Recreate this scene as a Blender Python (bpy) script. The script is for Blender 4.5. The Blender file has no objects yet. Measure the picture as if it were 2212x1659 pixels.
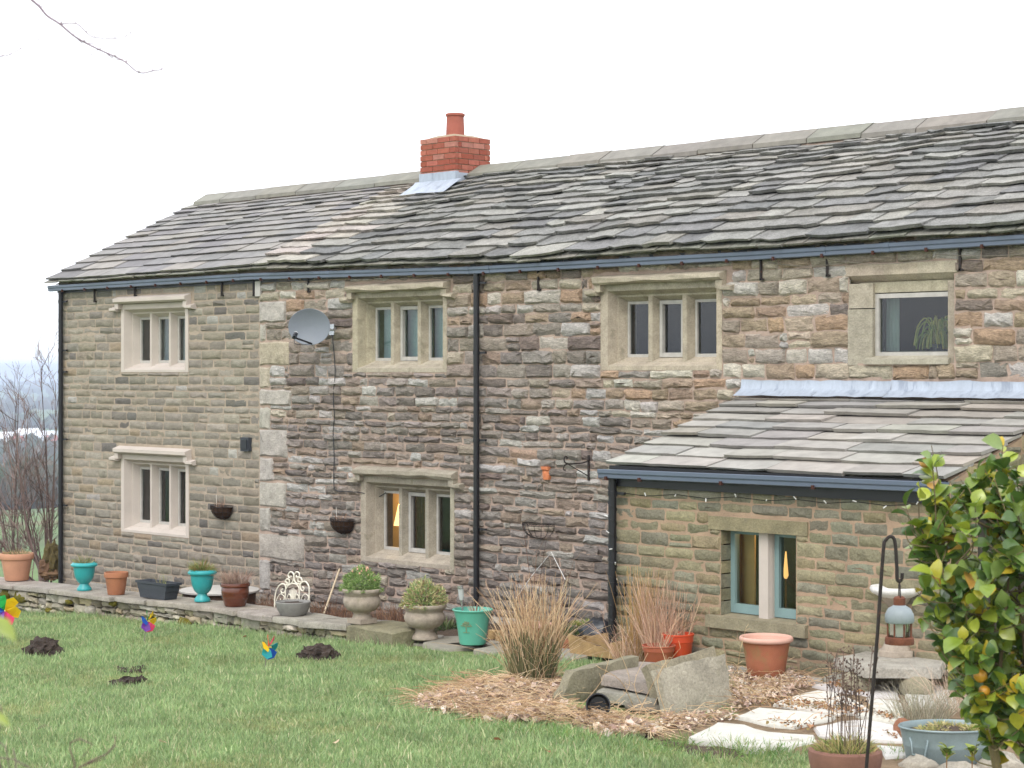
import bpy, math, random
import numpy as np
from mathutils import Vector, noise as mnoise
sc = bpy.context.scene
COL = sc.collection
R = random.Random(7)
# ---------------------------------------------------------------- camera, sky, sun, exposure
# photo measured on a 2212 x 1659 grid: F focal length, (CX, HY) point on the horizon straight ahead
F, CX, HY, EYE, D = 4333.0, 1106.0, 800.0, 2.8, 16.4
ANG = math.atan(1 / .97)
FW = (-math.sin(ANG), math.cos(ANG)); RT = (math.cos(ANG), math.sin(ANG))
CAM = Vector((0, -D, EYE))
cd = bpy.data.cameras.new('camera'); cam = bpy.data.objects.new('camera', cd); COL.objects.link(cam)
cam.location = CAM; cam.rotation_euler = (math.pi / 2, 0, ANG)
cd.sensor_width = 36; cd.lens = F / 2212 * 36; cd.shift_y = (HY - 829.5) / 2212
cd.clip_end = 20000; cd.clip_start = .1
cd.dof.use_dof = True; cd.dof.focus_distance = 21; cd.dof.aperture_fstop = 6.5
sc.camera = cam
w = bpy.data.worlds.new('World'); sc.world = w; w.use_nodes = True
nt = w.node_tree; nt.nodes.clear()
wo = nt.nodes.new('ShaderNodeOutputWorld'); bg = nt.nodes.new('ShaderNodeBackground')
sky = nt.nodes.new('ShaderNodeTexSky'); sky.sky_type = 'NISHITA'; sky.sun_disc = False
SUN_EL, SUN_AZ = math.radians(48), math.radians(150)
sky.sun_elevation = SUN_EL; sky.sun_rotation = SUN_AZ; sky.dust_density = 6; sky.air_density = 1.0
sm = nt.nodes.new('ShaderNodeMix'); sm.data_type = 'RGBA'; sm.blend_type = 'MIX'
sm.inputs[0].default_value = .86                      # mostly closed cloud cover in front of the blue
sm.inputs[7].default_value = (9.3, 9.6, 10.0, 1)
nt.links.new(sky.outputs[0], sm.inputs[6]); nt.links.new(sm.outputs[2], bg.inputs[0])
bg.inputs[1].default_value = .13; nt.links.new(bg.outputs[0], wo.inputs[0])
sl = bpy.data.lights.new('sun', 'SUN'); sun = bpy.data.objects.new('sun', sl); COL.objects.link(sun)
sl.energy = 0.9; sl.angle = math.radians(25); sl.color = (1, .97, .93)
sd = Vector((math.sin(SUN_AZ) * math.cos(SUN_EL), math.cos(SUN_AZ) * math.cos(SUN_EL), math.sin(SUN_EL)))
sun.location = (0, -30, 40); sun.rotation_euler = sd.to_track_quat('Z', 'Y').to_euler()
sc.view_settings.view_transform = 'Standard'; sc.view_settings.look = 'None'
sc.view_settings.exposure = 0.8; sc.view_settings.gamma = 1
sc.render.engine = 'CYCLES'
sc.cycles.max_bounces = 8; sc.cycles.transparent_max_bounces = 12
# ---------------------------------------------------------------- pixel -> place
def ray(px, py):
    r = (px - CX) / F
    return Vector((FW[0] + r * RT[0], FW[1] + r * RT[1], (HY - py) / F))
def onY(px, py, Y): d = ray(px, py); return CAM + d * ((Y + D) / d.y)
def onX(px, py, X): d = ray(px, py); return CAM + d * (X / d.x)
def onZ(px, py, Z): d = ray(px, py); return CAM + d * ((Z - EYE) / d.z)
def atD(px, py, t): return CAM + ray(px, py) * t
def lerp_tab(x, tab):
    if x <= tab[0][0]: return tab[0][1]
    for (a, b), (c, d) in zip(tab, tab[1:]):
        if x <= c: return b + (d - b) * (x - a) / (c - a)
    return tab[-1][1]
GT = [(-28, -.68), (-24.8, -.55), (-22.4, -.39), (-16.6, -.21), (-13.6, -.03), (-12.2, .05), (-11, .09), (-7, .13), (10, .16)]
def G(x, y):
    z = lerp_tab(x, GT)
    rr = math.hypot(x, y + D)
    if rr < 11: k = 1 - rr / 11; z += 1.15 * k * k * (3 - 2 * k)
    return z
def onG(px, py, dz=0):
    z = 0.0
    for _ in range(12): p = onZ(px, py, z); z = G(p.x, p.y) + dz
    return p
def depth(p): return (p.x - CAM.x) * FW[0] + (p.y - CAM.y) * FW[1]
def pix(p): return depth(p) / F               # metres per grid pixel at p
def sr(r, g, b, k=1.0):
    f = lambda c: ((c / 255) / 12.92 if c < 10 else (((c / 255) + .055) / 1.055) ** 2.4) * k
    return (f(r), f(g), f(b))
def desat(c, k=.45):
    g = .3 * c[0] + .55 * c[1] + .15 * c[2]; return tuple(x + (g - x) * k for x in c)
def vary(c, rng=R, a=.12, h=.03):
    k = 1 + rng.uniform(-a, a)
    return tuple(max(0, x * k * (1 + rng.uniform(-h, h))) for x in c)
def nz(x, y=0, z=0): return mnoise.noise(Vector((x, y, z)))
# ---------------------------------------------------------------- materials
MATS = {}
def mat(name, col=(.5, .5, .5), rough=.85, attr=False, spots=(), var=.25, vscale=6, bump=.3, bscale=40, spec=.3,
        metal=0, fine=120, bdist=.01, trans=0, emit=None, fk=.8, an=None):
    m = bpy.data.materials.new(name); m.use_nodes = True; MATS[name] = m
    t = m.node_tree; b = t.nodes['Principled BSDF']; L = t.links.new
    geo = t.nodes.new('ShaderNodeNewGeometry'); pos = geo.outputs['Position']
    if an:
        vm = t.nodes.new('ShaderNodeVectorMath'); vm.operation = 'MULTIPLY'; vm.inputs[1].default_value = an; L(pos, vm.inputs[0]); pos = vm.outputs[0]
    def N(scale, det=5, rough_=.6):
        n = t.nodes.new('ShaderNodeTexNoise'); n.inputs['Scale'].default_value = scale
        n.inputs['Detail'].default_value = det; n.inputs['Roughness'].default_value = rough_
        L(pos, n.inputs['Vector']); return n
    if attr:
        a = t.nodes.new('ShaderNodeAttribute'); a.attribute_name = 'Col'; c = a.outputs['Color']
    else:
        a = t.nodes.new('ShaderNodeRGB'); a.outputs[0].default_value = (*col, 1); c = a.outputs[0]
    def mul(c, nn, lo, hi):
        mr = t.nodes.new('ShaderNodeMapRange'); mr.inputs[1].default_value = .3; mr.inputs[2].default_value = .7
        mr.inputs[3].default_value = lo; mr.inputs[4].default_value = hi; L(nn.outputs[0], mr.inputs[0])
        x = t.nodes.new('ShaderNodeVectorMath'); x.operation = 'SCALE'; L(c, x.inputs[0]); L(mr.outputs[0], x.inputs[3])
        return x.outputs[0]
    if var:
        c = mul(c, N(vscale), 1 - var, 1 + var); c = mul(c, N(fine, 4, .75), 1 - var * fk, 1 + var * fk)
    for (sc_, th, scol, amt) in spots:              # lichen, stains: threshold noise
        n = N(sc_, 6, .65); mr = t.nodes.new('ShaderNodeMapRange')
        mr.inputs[1].default_value = th; mr.inputs[2].default_value = th + .1; mr.inputs[4].default_value = amt
        L(n.outputs[0], mr.inputs[0]); mx = t.nodes.new('ShaderNodeMix'); mx.data_type = 'RGBA'
        L(mr.outputs[0], mx.inputs[0]); L(c, mx.inputs[6]); mx.inputs[7].default_value = (*scol, 1); c = mx.outputs[2]
    L(c, b.inputs['Base Color'])
    b.inputs['Roughness'].default_value = rough; b.inputs['Specular IOR Level'].default_value = spec
    b.inputs['Metallic'].default_value = metal
    if emit:
        b.inputs['Emission Color'].default_value = (*emit[0], 1); b.inputs['Emission Strength'].default_value = emit[1]
    if bump:
        n1 = N(bscale, 8, .7); n2 = N(bscale * .22, 4); ad = t.nodes.new('ShaderNodeMath'); ad.operation = 'ADD'
        L(n1.outputs[0], ad.inputs[0]); L(n2.outputs[0], ad.inputs[1])
        bp = t.nodes.new('ShaderNodeBump'); bp.inputs['Strength'].default_value = bump; bp.inputs['Distance'].default_value = bdist
        L(ad.outputs[0], bp.inputs['Height']); L(bp.outputs[0], b.inputs['Normal'])
    if trans:
        tr = t.nodes.new('ShaderNodeBsdfTranslucent'); L(c, tr.inputs[0]); ms = t.nodes.new('ShaderNodeMixShader')
        ms.inputs[0].default_value = trans; L(b.outputs[0], ms.inputs[1]); L(tr.outputs[0], ms.inputs[2])
        L(ms.outputs[0], t.nodes['Material Output'].inputs[0])
    return m
def glass_mat(name, tint=(.85, .92, .9), rough=.02, ior=1.5):
    m = bpy.data.materials.new(name); m.use_nodes = True; t = m.node_tree; t.nodes.clear(); L = t.links.new
    o = t.nodes.new('ShaderNodeOutputMaterial'); tr = t.nodes.new('ShaderNodeBsdfTransparent'); gl = t.nodes.new('ShaderNodeBsdfGlossy')
    fr = t.nodes.new('ShaderNodeFresnel'); fr.inputs[0].default_value = ior; mx = t.nodes.new('ShaderNodeMixShader')
    tr.inputs[0].default_value = (*tint, 1); gl.inputs['Roughness'].default_value = rough
    nn = t.nodes.new('ShaderNodeTexNoise'); nn.inputs['Scale'].default_value = 3; bp = t.nodes.new('ShaderNodeBump')
    bp.inputs['Strength'].default_value = .04; L(nn.outputs[0], bp.inputs['Height']); L(bp.outputs[0], gl.inputs['Normal'])
    mu = t.nodes.new('ShaderNodeMath'); mu.operation = 'MULTIPLY'; mu.inputs[1].default_value = 1.7; L(fr.outputs[0], mu.inputs[0])
    L(mu.outputs[0], mx.inputs[0]); L(tr.outputs[0], mx.inputs[1]); L(gl.outputs[0], mx.inputs[2]); L(mx.outputs[0], o.inputs[0])
    MATS[name] = m
# ---------------------------------------------------------------- objects
WL = {}
def link(o, parent=None, loc=(0, 0, 0)):
    COL.objects.link(o); loc = Vector(loc); WL[o] = loc
    if parent: o.parent = parent; o.location = loc - WL[parent]
    else: o.location = loc
    return o
def tag(o, label=None, cat=None, group=None, kind=None):
    if label: o['label'] = label
    if cat: o['category'] = cat
    if group: o['group'] = group
    if kind: o['kind'] = kind
    return o
def thing(name, label, cat, loc, group=None):
    return tag(link(bpy.data.objects.new(name, None), None, loc), label, cat, group)
def finish(me, smooth):
    if smooth:
        me.polygons.foreach_set('use_smooth', [True] * len(me.polygons))
        if smooth is not True: me.set_sharp_from_angle(angle=math.radians(smooth))
class MB:
    def __init__(s): s.v = []; s.f = []; s.c = []; s.col = (.5, .5, .5)
    def add(s, vs, fs, col=None):
        k = len(s.v); s.v += [tuple(p) for p in vs]; s.f += [tuple(i + k for i in f) for f in fs]
        c = col or s.col; s.c += [c] * len(fs); return s
    def box(s, a, b, col=None):
        (x0, y0, z0), (x1, y1, z1) = a, b
        return s.add([(x, y, z) for x in (x0, x1) for y in (y0, y1) for z in (z0, z1)],
                     [(0, 1, 3, 2), (4, 6, 7, 5), (0, 4, 5, 1), (2, 3, 7, 6), (0, 2, 6, 4), (1, 5, 7, 3)], col)
    def hexa(s, b, t, col=None):                 # bottom ring, top ring (ccw from above)
        n = len(b); return s.add(list(b) + list(t), [tuple(range(n))[::-1], tuple(range(n, 2 * n))] +
                                 [(i, (i + 1) % n, n + (i + 1) % n, n + i) for i in range(n)], col)
    def tube(s, pts, r, n=6, col=None, cap=True, r1=None):
        pts = [Vector(p) for p in pts]; m = len(pts); vs = []; up = Vector((.3, .2, 1)).normalized()
        for i, p in enumerate(pts):
            d = (pts[min(i + 1, m - 1)] - pts[max(i - 1, 0)]); d = d.normalized() if d.length > 1e-9 else Vector((0, 0, 1))
            a = d.cross(up)
            if a.length < .1: a = d.cross(Vector((1, 0, 0)))
            a.normalize(); b = d.cross(a)
            rr = r[i] if isinstance(r, (list, tuple)) else (r if r1 is None else r + (r1 - r) * i / max(1, m - 1))
            for k in range(n): q = 2 * math.pi * k / n; vs.append(p + a * (rr * math.cos(q)) + b * (rr * math.sin(q)))
        fs = [(i * n + k, i * n + (k + 1) % n, (i + 1) * n + (k + 1) % n, (i + 1) * n + k) for i in range(m - 1) for k in range(n)]
        fs = [f[::-1] for f in fs]
        if cap and n > 2: fs += [tuple(range(n)), tuple(range((m - 1) * n, m * n))[::-1]]
        return s.add(vs, fs, col)
    def lathe(s, prof, n=28, at=(0, 0, 0), col=None, wob=0, rng=R):
        at = Vector(at); vs = []; m = len(prof)
        for (r, z) in prof:
            for k in range(n):
                q = 2 * math.pi * k / n; rr = r * (1 + wob * nz(3 * math.cos(q), 3 * math.sin(q), z * 9))
                vs.append(at + Vector((rr * math.cos(q), rr * math.sin(q), z)))
        fs = [(i * n + k, i * n + (k + 1) % n, (i + 1) * n + (k + 1) % n, (i + 1) * n + k) for i in range(m - 1) for k in range(n)]
        if prof[0][0] > 1e-4: fs.append(tuple(range(n))[::-1])
        if prof[-1][0] > 1e-4: fs.append(tuple(range((m - 1) * n, m * n)))
        return s.add(vs, fs, col)
    def build(s, name, m, parent=None, smooth=None, label=None, cat=None, group=None, kind=None):
        if not s.v: return None
        a = np.array(s.v, dtype=np.float32); c = (a.min(0) + a.max(0)) / 2
        if parent is None: c[2] = a[:, 2].min()
        me = bpy.data.meshes.new(name); me.from_pydata((a - c).tolist(), [], s.f); me.materials.append(MATS[m])
        ca = me.attributes.new('Col', 'FLOAT_COLOR', 'FACE')
        cc = np.ones((len(s.f), 4), dtype=np.float32); cc[:, :3] = np.array(s.c, dtype=np.float32); ca.data.foreach_set('color', cc.ravel())
        finish(me, smooth)
        return tag(link(bpy.data.objects.new(name, me), parent, c), label, cat, group, kind)
def mesh_np(name, V, Fq, Cf, m, parent=None, smooth=None, **kw):
    V = np.asarray(V, dtype=np.float32); Fq = np.asarray(Fq, dtype=np.int32); n, k = Fq.shape
    me = bpy.data.meshes.new(name); me.vertices.add(len(V)); me.vertices.foreach_set('co', V.ravel())
    me.loops.add(n * k); me.loops.foreach_set('vertex_index', Fq.ravel())
    me.polygons.add(n); me.polygons.foreach_set('loop_start', np.arange(0, n * k, k, dtype=np.int32))
    me.polygons.foreach_set('loop_total', np.full(n, k, dtype=np.int32)); me.update(calc_edges=True)
    me.materials.append(MATS[m])
    ca = me.attributes.new('Col', 'FLOAT_COLOR', 'FACE'); cc = np.ones((n, 4), dtype=np.float32); cc[:, :3] = Cf
    ca.data.foreach_set('color', cc.ravel()); finish(me, smooth)
    return tag(link(bpy.data.objects.new(name, me), parent, (0, 0, 0)), **kw)
# ---------------------------------------------------------------- pieces: stones and slates
class Map:
    def __init__(s, o, u, v, n): s.o, s.u, s.v, s.n = Vector(o), Vector(u), Vector(v), Vector(n)
    def __call__(s, p): return s.o + s.u * p[0] + s.v * p[1] + s.n * p[2]
def stone_piece(u0, u1, v0, v1, rng, gap=.016, prot=.02, j=.006, rough=.008, back=.04):
    g = gap / 2; u0 += g; u1 -= g; v0 += g; v1 -= g; w_, h = u1 - u0, v1 - v0
    if w_ < .02 or h < .015: return None
    c = min(.3 * h, .35 * w_, rng.uniform(.006, .022)); nt_ = 1 if w_ < .12 else (2 if w_ < .3 else 3)
    def edge(a, b): return [a + (b - a) * (i + 1 + rng.uniform(-.2, .2)) / (nt_ + 1) for i in range(nt_)]
    o = [(u0 + c, v0)] + [(x, v0) for x in edge(u0 + c, u1 - c)] + [(u1 - c, v0), (u1, v0 + c), (u1, v1 - c), (u1 - c, v1)] + \
        [(x, v1) for x in edge(u1 - c, u0 + c)] + [(u0 + c, v1), (u0, v1 - c), (u0, v0 + c)]
    o = [(x + rng.uniform(-j, j), y + rng.uniform(-j, j)) for x, y in o]; K = len(o)
    cu, cv = (u0 + u1) / 2, (v0 + v1) / 2; k = min(.02, h * .22) ; fx, fy = 1 - k * 2 / w_, 1 - k * 2 / h
    p2 = prot + rng.uniform(-.004, .006)
    V = [(x, y, -back) for x, y in o] + [(x, y, prot * .3) for x, y in o] + \
        [(cu + (x - cu) * fx, cv + (y - cv) * fy, p2 + rng.uniform(-rough, rough)) for x, y in o]
    nc = 3 if w_ > 1.4 * h else 1
    cs = [(cu + (i - (nc - 1) / 2) * w_ * .27 + rng.uniform(-.01, .01), cv + rng.uniform(-.15, .15) * h, p2 + rng.uniform(-rough * .3, rough * 1.6)) for i in range(nc)]
    V += cs; Fs = []
    for r_ in (0, 1):
        for i in range(K): a, b = r_ * K + i, r_ * K + (i + 1) % K; Fs.append((a, b, b + K, a + K))
    near = [min(range(nc), key=lambda q: abs(cs[q][0] - V[2 * K + i][0])) for i in range(K)]
    for i in range(K):
        i2 = (i + 1) % K; Fs.append((2 * K + i, 2 * K + i2, 3 * K + near[i]))
        if near[i] != near[i2]: Fs.append((2 * K + i2, 3 * K + near[i2], 3 * K + near[i]))
    return V, Fs
def slate_piece(u0, u1, v0, v1, lift, t, rng, j=.012, gap=.006):
    u0 += gap / 2; u1 -= gap / 2; nb = max(2, int((u1 - u0) / .13))
    lo = [(u0 + (u1 - u0) * i / nb, v0 + rng.uniform(-j, j) + (abs(rng.gauss(0, .6)) * j if i in (0, nb) else 0)) for i in range(nb + 1)]
    l1 = lift + rng.uniform(-.012, .014) * lift / .05; l2 = l1 + rng.uniform(-.012, .012) * lift / .05; s_ = lambda u: l1 + (l2 - l1) * (u - u0) / (u1 - u0)
    up = [(u1 + rng.uniform(-.01, .004), v1), (u0 + rng.uniform(-.004, .01), v1)]
    tt = t * rng.uniform(.75, 1.3)
    V = [(x, y + .016, s_(x)) for x, y in lo] + [(x, y, 0) for x, y in up]
    V += [(x, y + rng.uniform(-.004, .006), s_(x) + tt) for x, y in lo] + [(x, y, tt * .8) for x, y in up]
    b = nb + 3
    return V, [tuple(range(b))[::-1], tuple(range(b, 2 * b))] + [(i, (i + 1) % b, b + (i + 1) % b, b + i) for i in range(b)]
def put_pieces(pieces, name, parent, m, limit=300, smooth=40):
    """pieces: list of (world verts, faces, colour); the largest in view become parts, the rest one joined part"""
    def size(p):
        a = np.array(p[0]); e = a.max(0) - a.min(0); e = np.sort(e); d = np.linalg.norm(a.mean(0) - np.array(CAM)); return e[2] * e[1] / d ** 2
    order = sorted(range(len(pieces)), key=lambda i: -size(pieces[i])); big = set(order[:limit]); rest = MB()
    for i, (V, Fs, c) in enumerate(pieces):
        if i in big: MB().add(V, Fs, c).build(name, m, parent, smooth)
        else: rest.add(V, Fs, c)
    if rest.v: rest.build(name + '_work', m, parent, smooth, kind='stuff')
def courses(u0, u1, v0, v1, rects, ch, cw, rng, skip=None):
    """lay stones in courses round the holes; yields (a, b, lo, hi)"""
    v = v0; out = []
    while v < v1 - .02:
        h = ch(rng, v); v2 = min(v1, v + h)
        if v1 - v2 < .05: v2 = v1
        brk = sorted({u0, u1, *[x for r in rects for x in (r[0], r[1]) if u0 < x < u1 and r[2] < v2 and r[3] > v]})
        segs = []
        for a, b in zip(brk, brk[1:]):
            lo, hi, m = v, v2, (a + b) / 2
            for r in rects:
                if r[0] <= m <= r[1] and r[2] < hi and r[3] > lo:
                    if r[2] <= lo and r[3] >= hi: lo = hi
                    elif r[2] - lo >= hi - r[3]: hi = r[2]
                    else: lo = r[3]
            if hi - lo > .025:
                if segs and abs(segs[-1][1] - a) < 1e-6 and segs[-1][2:] == [lo, hi]: segs[-1][1] = b
                else: segs.append([a, b, lo, hi])
        for a, b, lo, hi in segs:
            x = a
            while x < b - .01:
                w_ = cw(rng, v); x2 = x + w_
                if b - x2 < .08: x2 = b if b - x < w_ * 1.5 else (x + b) / 2
                if hi - lo > .13 and rng.random() < .22 and x2 - x < .3:      # two thin stones in one course
                    m = lo + (hi - lo) * rng.uniform(.38, .62); out += [(x, x2, lo, m), (x, x2, m, hi)]
                else: out.append((x, x2, lo, hi))
                x = x2
        v = v2
    return out
def sheet(mp, u0, u1, v0, v1, holes, n=0):
    """flat sheet with rectangular holes, as cells"""
    us = sorted({u0, u1, *[x for h in holes for x in h[:2] if u0 < x < u1]}); vs = sorted({v0, v1, *[x for h in holes for x in h[2:] if v0 < x < v1]})
    b = MB()
    for a, c in zip(us, us[1:]):
        for d, e in zip(vs, vs[1:]):
            mu, mv = (a + c) / 2, (d + e) / 2
            if any(h[0] < mu < h[1] and h[2] < mv < h[3] for h in holes): continue
            b.add([mp((a, d, n)), mp((c, d, n)), mp((c, e, n)), mp((a, e, n))], [(0, 1, 2, 3)])
    return b
# ---------------------------------------------------------------- material set
mat('wall_stone', attr=True, var=.24, vscale=9, bump=1, bscale=26, bdist=.04, fine=34, fk=1.5, an=(1, 1, 2.6),
    spots=((14, .62, sr(178, 170, 158), .45), (5, .66, sr(84, 78, 70), .4)))
mat('wing_stone', attr=True, var=.15, vscale=7, bump=.8, bscale=34, bdist=.02, fine=45, fk=1.3, an=(1, 1, 1.8),
    spots=((14, .66, sr(168, 160, 144), .4), (2.2, .58, sr(104, 95, 80), .5)))
mat('lean_stone', attr=True, var=.2, vscale=8, bump=.9, bscale=38, bdist=.025, fine=60, fk=1.2,
    spots=((16, .66, sr(170, 168, 155), .5), (4, .6, sr(112, 112, 74), .4)))
mat('quoin_stone', attr=True, var=.24, vscale=9, bump=.9, bscale=45, bdist=.025, fine=60, fk=1.1, spots=((20, .62, sr(120, 112, 102), .5),))
mat('mortar_pink', sr(166, 146, 133), var=.2, vscale=5, bump=.6, bscale=70, bdist=.012)
mat('mortar_tan', sr(158, 135, 113), var=.18, vscale=5, bump=.6, bscale=70, bdist=.012)
mat('mortar_left', sr(158, 144, 128), var=.18, vscale=5, bump=.6, bscale=70, bdist=.012)
mat('sawn_stone', sr(184, 174, 165), var=.07, vscale=3, bump=.08, bscale=90, fine=200)
mat('old_stone', attr=True, var=.2, vscale=6, bump=.6, bscale=45, bdist=.02, fine=60, fk=1.1, spots=((5, .58, sr(122, 116, 98), .6), (11, .66, sr(104, 98, 84), .5), (24, .7, sr(196, 190, 176), .5)))
mat('slate', attr=True, var=.26, vscale=6, bump=1, bscale=32, bdist=.03, fine=42, fk=1.4, rough=.8,
    spots=((11, .6, sr(150, 148, 140, .75), .6), (4, .66, sr(110, 106, 66, .7), .5), (38, .7, sr(190, 188, 180, .7), .5)))
mat('slate_smooth', attr=True, var=.18, vscale=5, bump=.3, bscale=50, bdist=.01, rough=.75, spots=((9, .63, sr(128, 122, 116, .75), .5), (34, .72, sr(185, 182, 174, .7), .4)))
mat('roof_felt', sr(40, 40, 42), var=0, bump=0)
mat('lead', sr(158, 166, 178), rough=.5, var=.12, vscale=9, bump=.15, bscale=14, spec=.5, metal=.1, an=(1.6, 1, .35), spots=((6, .54, sr(128, 136, 150), .8), (9, .66, sr(200, 206, 214), .7)))
mat('brick', attr=True, var=.16, vscale=14, bump=.4, bscale=70, spots=((18, .68, sr(214, 170, 150), .4),))
mat('brick_mortar', sr(150, 134, 112), var=.15, bump=.4, bscale=80)
mat('clay_pot', sr(152, 88, 74), var=.12, vscale=6, bump=.12, bscale=50, rough=.8, spots=((6, .64, sr(150, 70, 56), .5),))
mat('gutter_paint', sr(84, 95, 111), rough=.35, var=.06, vscale=3, bump=.03, bscale=8, spec=.6)
mat('black_paint', sr(22, 22, 26), rough=.4, var=.15, bump=.05, bscale=20, spec=.5)
mat('iron', sr(44, 38, 36), rough=.7, var=.3, vscale=20, bump=.3, bscale=90, spots=((25, .6, sr(92, 56, 38), .6),))
mat('rust_clip', sr(70, 42, 34), rough=.8, var=.2, bump=.2)
mat('white_timber', sr(172, 168, 162), rough=.6, var=.12, vscale=12, bump=.2, bscale=60, spots=((30, .66, sr(140, 134, 124), .6),))
mat('teal_timber', sr(122, 146, 146), rough=.5, var=.05, vscale=5, bump=.05)
mat('grey_timber', sr(126, 120, 108), rough=.8, var=.2, vscale=8, bump=.3)
mat('interior', sr(70, 66, 60), var=.1, bump=0)
mat('cream_plaster', sr(196, 160, 104), var=.08, bump=.1)
mat('curtain_pale', sr(176, 190, 186), var=.08, bump=.1, trans=.2)
mat('blind_teal', sr(150, 182, 176), var=.06, vscale=3, bump=.05, trans=.15)
mat('curtain_brown', sr(120, 84, 48), var=.25, vscale=20, bump=.1)
mat('lamp_shade', sr(255, 214, 130), var=0, bump=0, emit=((1, .6, .24), 1.6))
mat('lamp_strip', sr(255, 200, 110), var=0, bump=0, emit=((1, .55, .18), .7))
glass_mat('glass')
glass_mat('glass_soft', (.8, .88, .86), .25)
XF = lambda px: onY(px, 800, 0).x
ZF = lambda px, py: onY(px, py, 0).z
XL0, XR0, XSPL = XF(128), -7.0, XF(562)
ZEAVE = 4.14; YR, ZR = 2.7, 5.53
GPTS = [(101, 617), (532, 590), (1026, 575), (1620, 542.6), (2212, 505.7), (2400, 494)]
GP = [onY(a, b, -.15) for a, b in GPTS]; GTAB = [(p.x, p.z) for p in GP]
def gutz(x): return lerp_tab(x, GTAB)
house = thing('farmhouse', 'long two-storey stone farmhouse with stone slate roof and red brick chimney', 'house', ((XL0 + XR0) / 2, 0, -.4))
FM = Map((0, 0, 0), (1, 0, 0), (0, 0, 1), (0, -1, 0))
# windows: outer stone surround in wall coordinates
def wrect(x0, x1, yt, yb): xm = (x0 + x1) / 2; return (XF(x0), XF(x1), ZF(xm, yb), ZF(xm, yt))
W1 = wrect(263, 408, 655, 804); W6 = wrect(263, 409, 984, 1155); W2 = wrect(763, 967, 628, 804)
W5 = wrect(781, 983, 1033, 1221); W3 = wrect(1299, 1561, 610, 800); W4 = wrect(1834, 2064, 572, 787)
WINS = [W1, W6, W2, W5, W3, W4]
HOODS = {}
QY = [(651, 697, 620), (699.7, 737, 576), (739, 790, 626), (792, 838, 584), (841, 876, 631), (880, 927, 586), (928, 986, 622),
      (989, 1039, 592), (1041, 1094, 619), (1096.5, 1147.5, 585.5), (1151.5, 1205, 659), (1208, 1275, 585)]
QR = [(XSPL, XF(r), ZF(575, b), ZF(575, t)) for t, b, r in QY]
# lean-to place (needed for the holes in the wall behind it)
LX0 = onY(1612, 850, 0).x; LY = onX(1325, 1040, LX0).y; LEV = onX(1312, 998, LX0 - .05); LTOP = ZF(1605, 850)
LX1 = onY(2052, 1040, LY).x
# main wall body, mortar sheets
holes = [(a + .01, b - .01, c + .01, d - .01) for a, b, c, d in WINS]
wl = sheet(FM, XL0, XSPL, -1.0, ZEAVE + .05, holes, .005).build('wall', 'mortar_left', house, label='left wing wall of coursed tan stone')
wr = sheet(FM, XSPL, XR0, -1.0, ZEAVE + .05, holes, .006).build('wall', 'mortar_pink', house, label='old wall of rough grey and tan stones')
b = MB()
b.box((XL0 - .0, .002, -1), (XL0 + .3, 5.5, ZEAVE)).box((XR0 - .3, .002, -1), (XR0, 5.5, ZEAVE)).box((XL0, 5.2, -1), (XR0, 5.5, ZEAVE))
b.add([(XL0, 0.002, ZEAVE), (XL0, 5.5, ZEAVE), (XL0, YR, ZR - .05)], [(0, 1, 2)]).add([(XR0, 0.002, ZEAVE), (XR0, 5.5, ZEAVE), (XR0, YR, ZR - .05)], [(0, 1, 2)])
b.build('gable_and_back_wall', 'mortar_left', house)
b = MB().box((XL0 + .3, 1.6, -1), (XR0 - .3, 1.7, ZEAVE)).box((XL0 + .3, .05, 1.62), (XR0 - .3, 1.6, 1.72))
for x in (XF(480), XF(600), XF(1150), XF(1700)): b.box((x, .05, -1), (x + .1, 1.6, ZEAVE))
b.build('inner_wall', 'interior', house)
rng = random.Random(11)
hood_rects = [(W1[0] - .13, W1[1] + .13, W1[3] - .02, W1[3] + .13), (W6[0] - .13, W6[1] + .13, W6[3] - .02, W6[3] + .13),
              (W2[0] - .16, W2[1] + .1, W2[3] - .02, W2[3] + .13), (W5[0] - .16, W5[1] + .1, W5[3] - .02, W5[3] + .14), (W3[0] - .12, W3[1] + .14, W3[3] - .02, W3[3] + .13)]
block = WINS + hood_rects
TAN = [sr(156, 142, 114), sr(149, 136, 112), sr(160, 147, 121), sr(142, 130, 109), sr(154, 139, 108)]
GREY = [sr(148, 134, 120), sr(137, 123, 110), sr(157, 145, 132), sr(126, 113, 102), sr(150, 131, 111), sr(142, 131, 120)]
WARM = [sr(168, 148, 120), sr(178, 162, 136), sr(160, 136, 106), sr(186, 176, 158), sr(152, 138, 118), sr(172, 138, 102)]
pcs = []
def warp(V, amp):
    return [(u + amp * .5 * nz(u * 1.7, v * 3, 5), v + amp * nz(u * .9, v * .7, 9) + amp * .5 * nz(u * 2.6, v * 2, 3), n) for u, v, n in V]
for a, c, lo, hi in courses(XL0, XSPL - .01, -.75, ZEAVE - .02, block, lambda r, v: r.uniform(.088, .14), lambda r, v: r.uniform(.2, .5), rng):
    s = stone_piece(a, c, lo, hi, rng, gap=rng.uniform(.008, .018), prot=rng.uniform(.009, .017), j=.005, rough=.006)
    if not s: continue
    col = rng.choice(TAN); x = rng.random(); dk = .5 + .5 * nz(a * .6, lo * .8, 2)
    if x < .05: col = sr(118, 110, 98)
    elif x < .075: col = sr(164, 136, 92)
    elif x < .1: col = sr(176, 168, 154)
    col = desat(col, .46)
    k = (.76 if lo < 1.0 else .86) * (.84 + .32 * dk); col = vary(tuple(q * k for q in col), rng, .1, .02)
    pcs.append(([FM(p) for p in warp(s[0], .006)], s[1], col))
npl = len(pcs)
EXTB = (LX0 - .05, LX1 + .05, -1, LTOP + .16)
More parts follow.
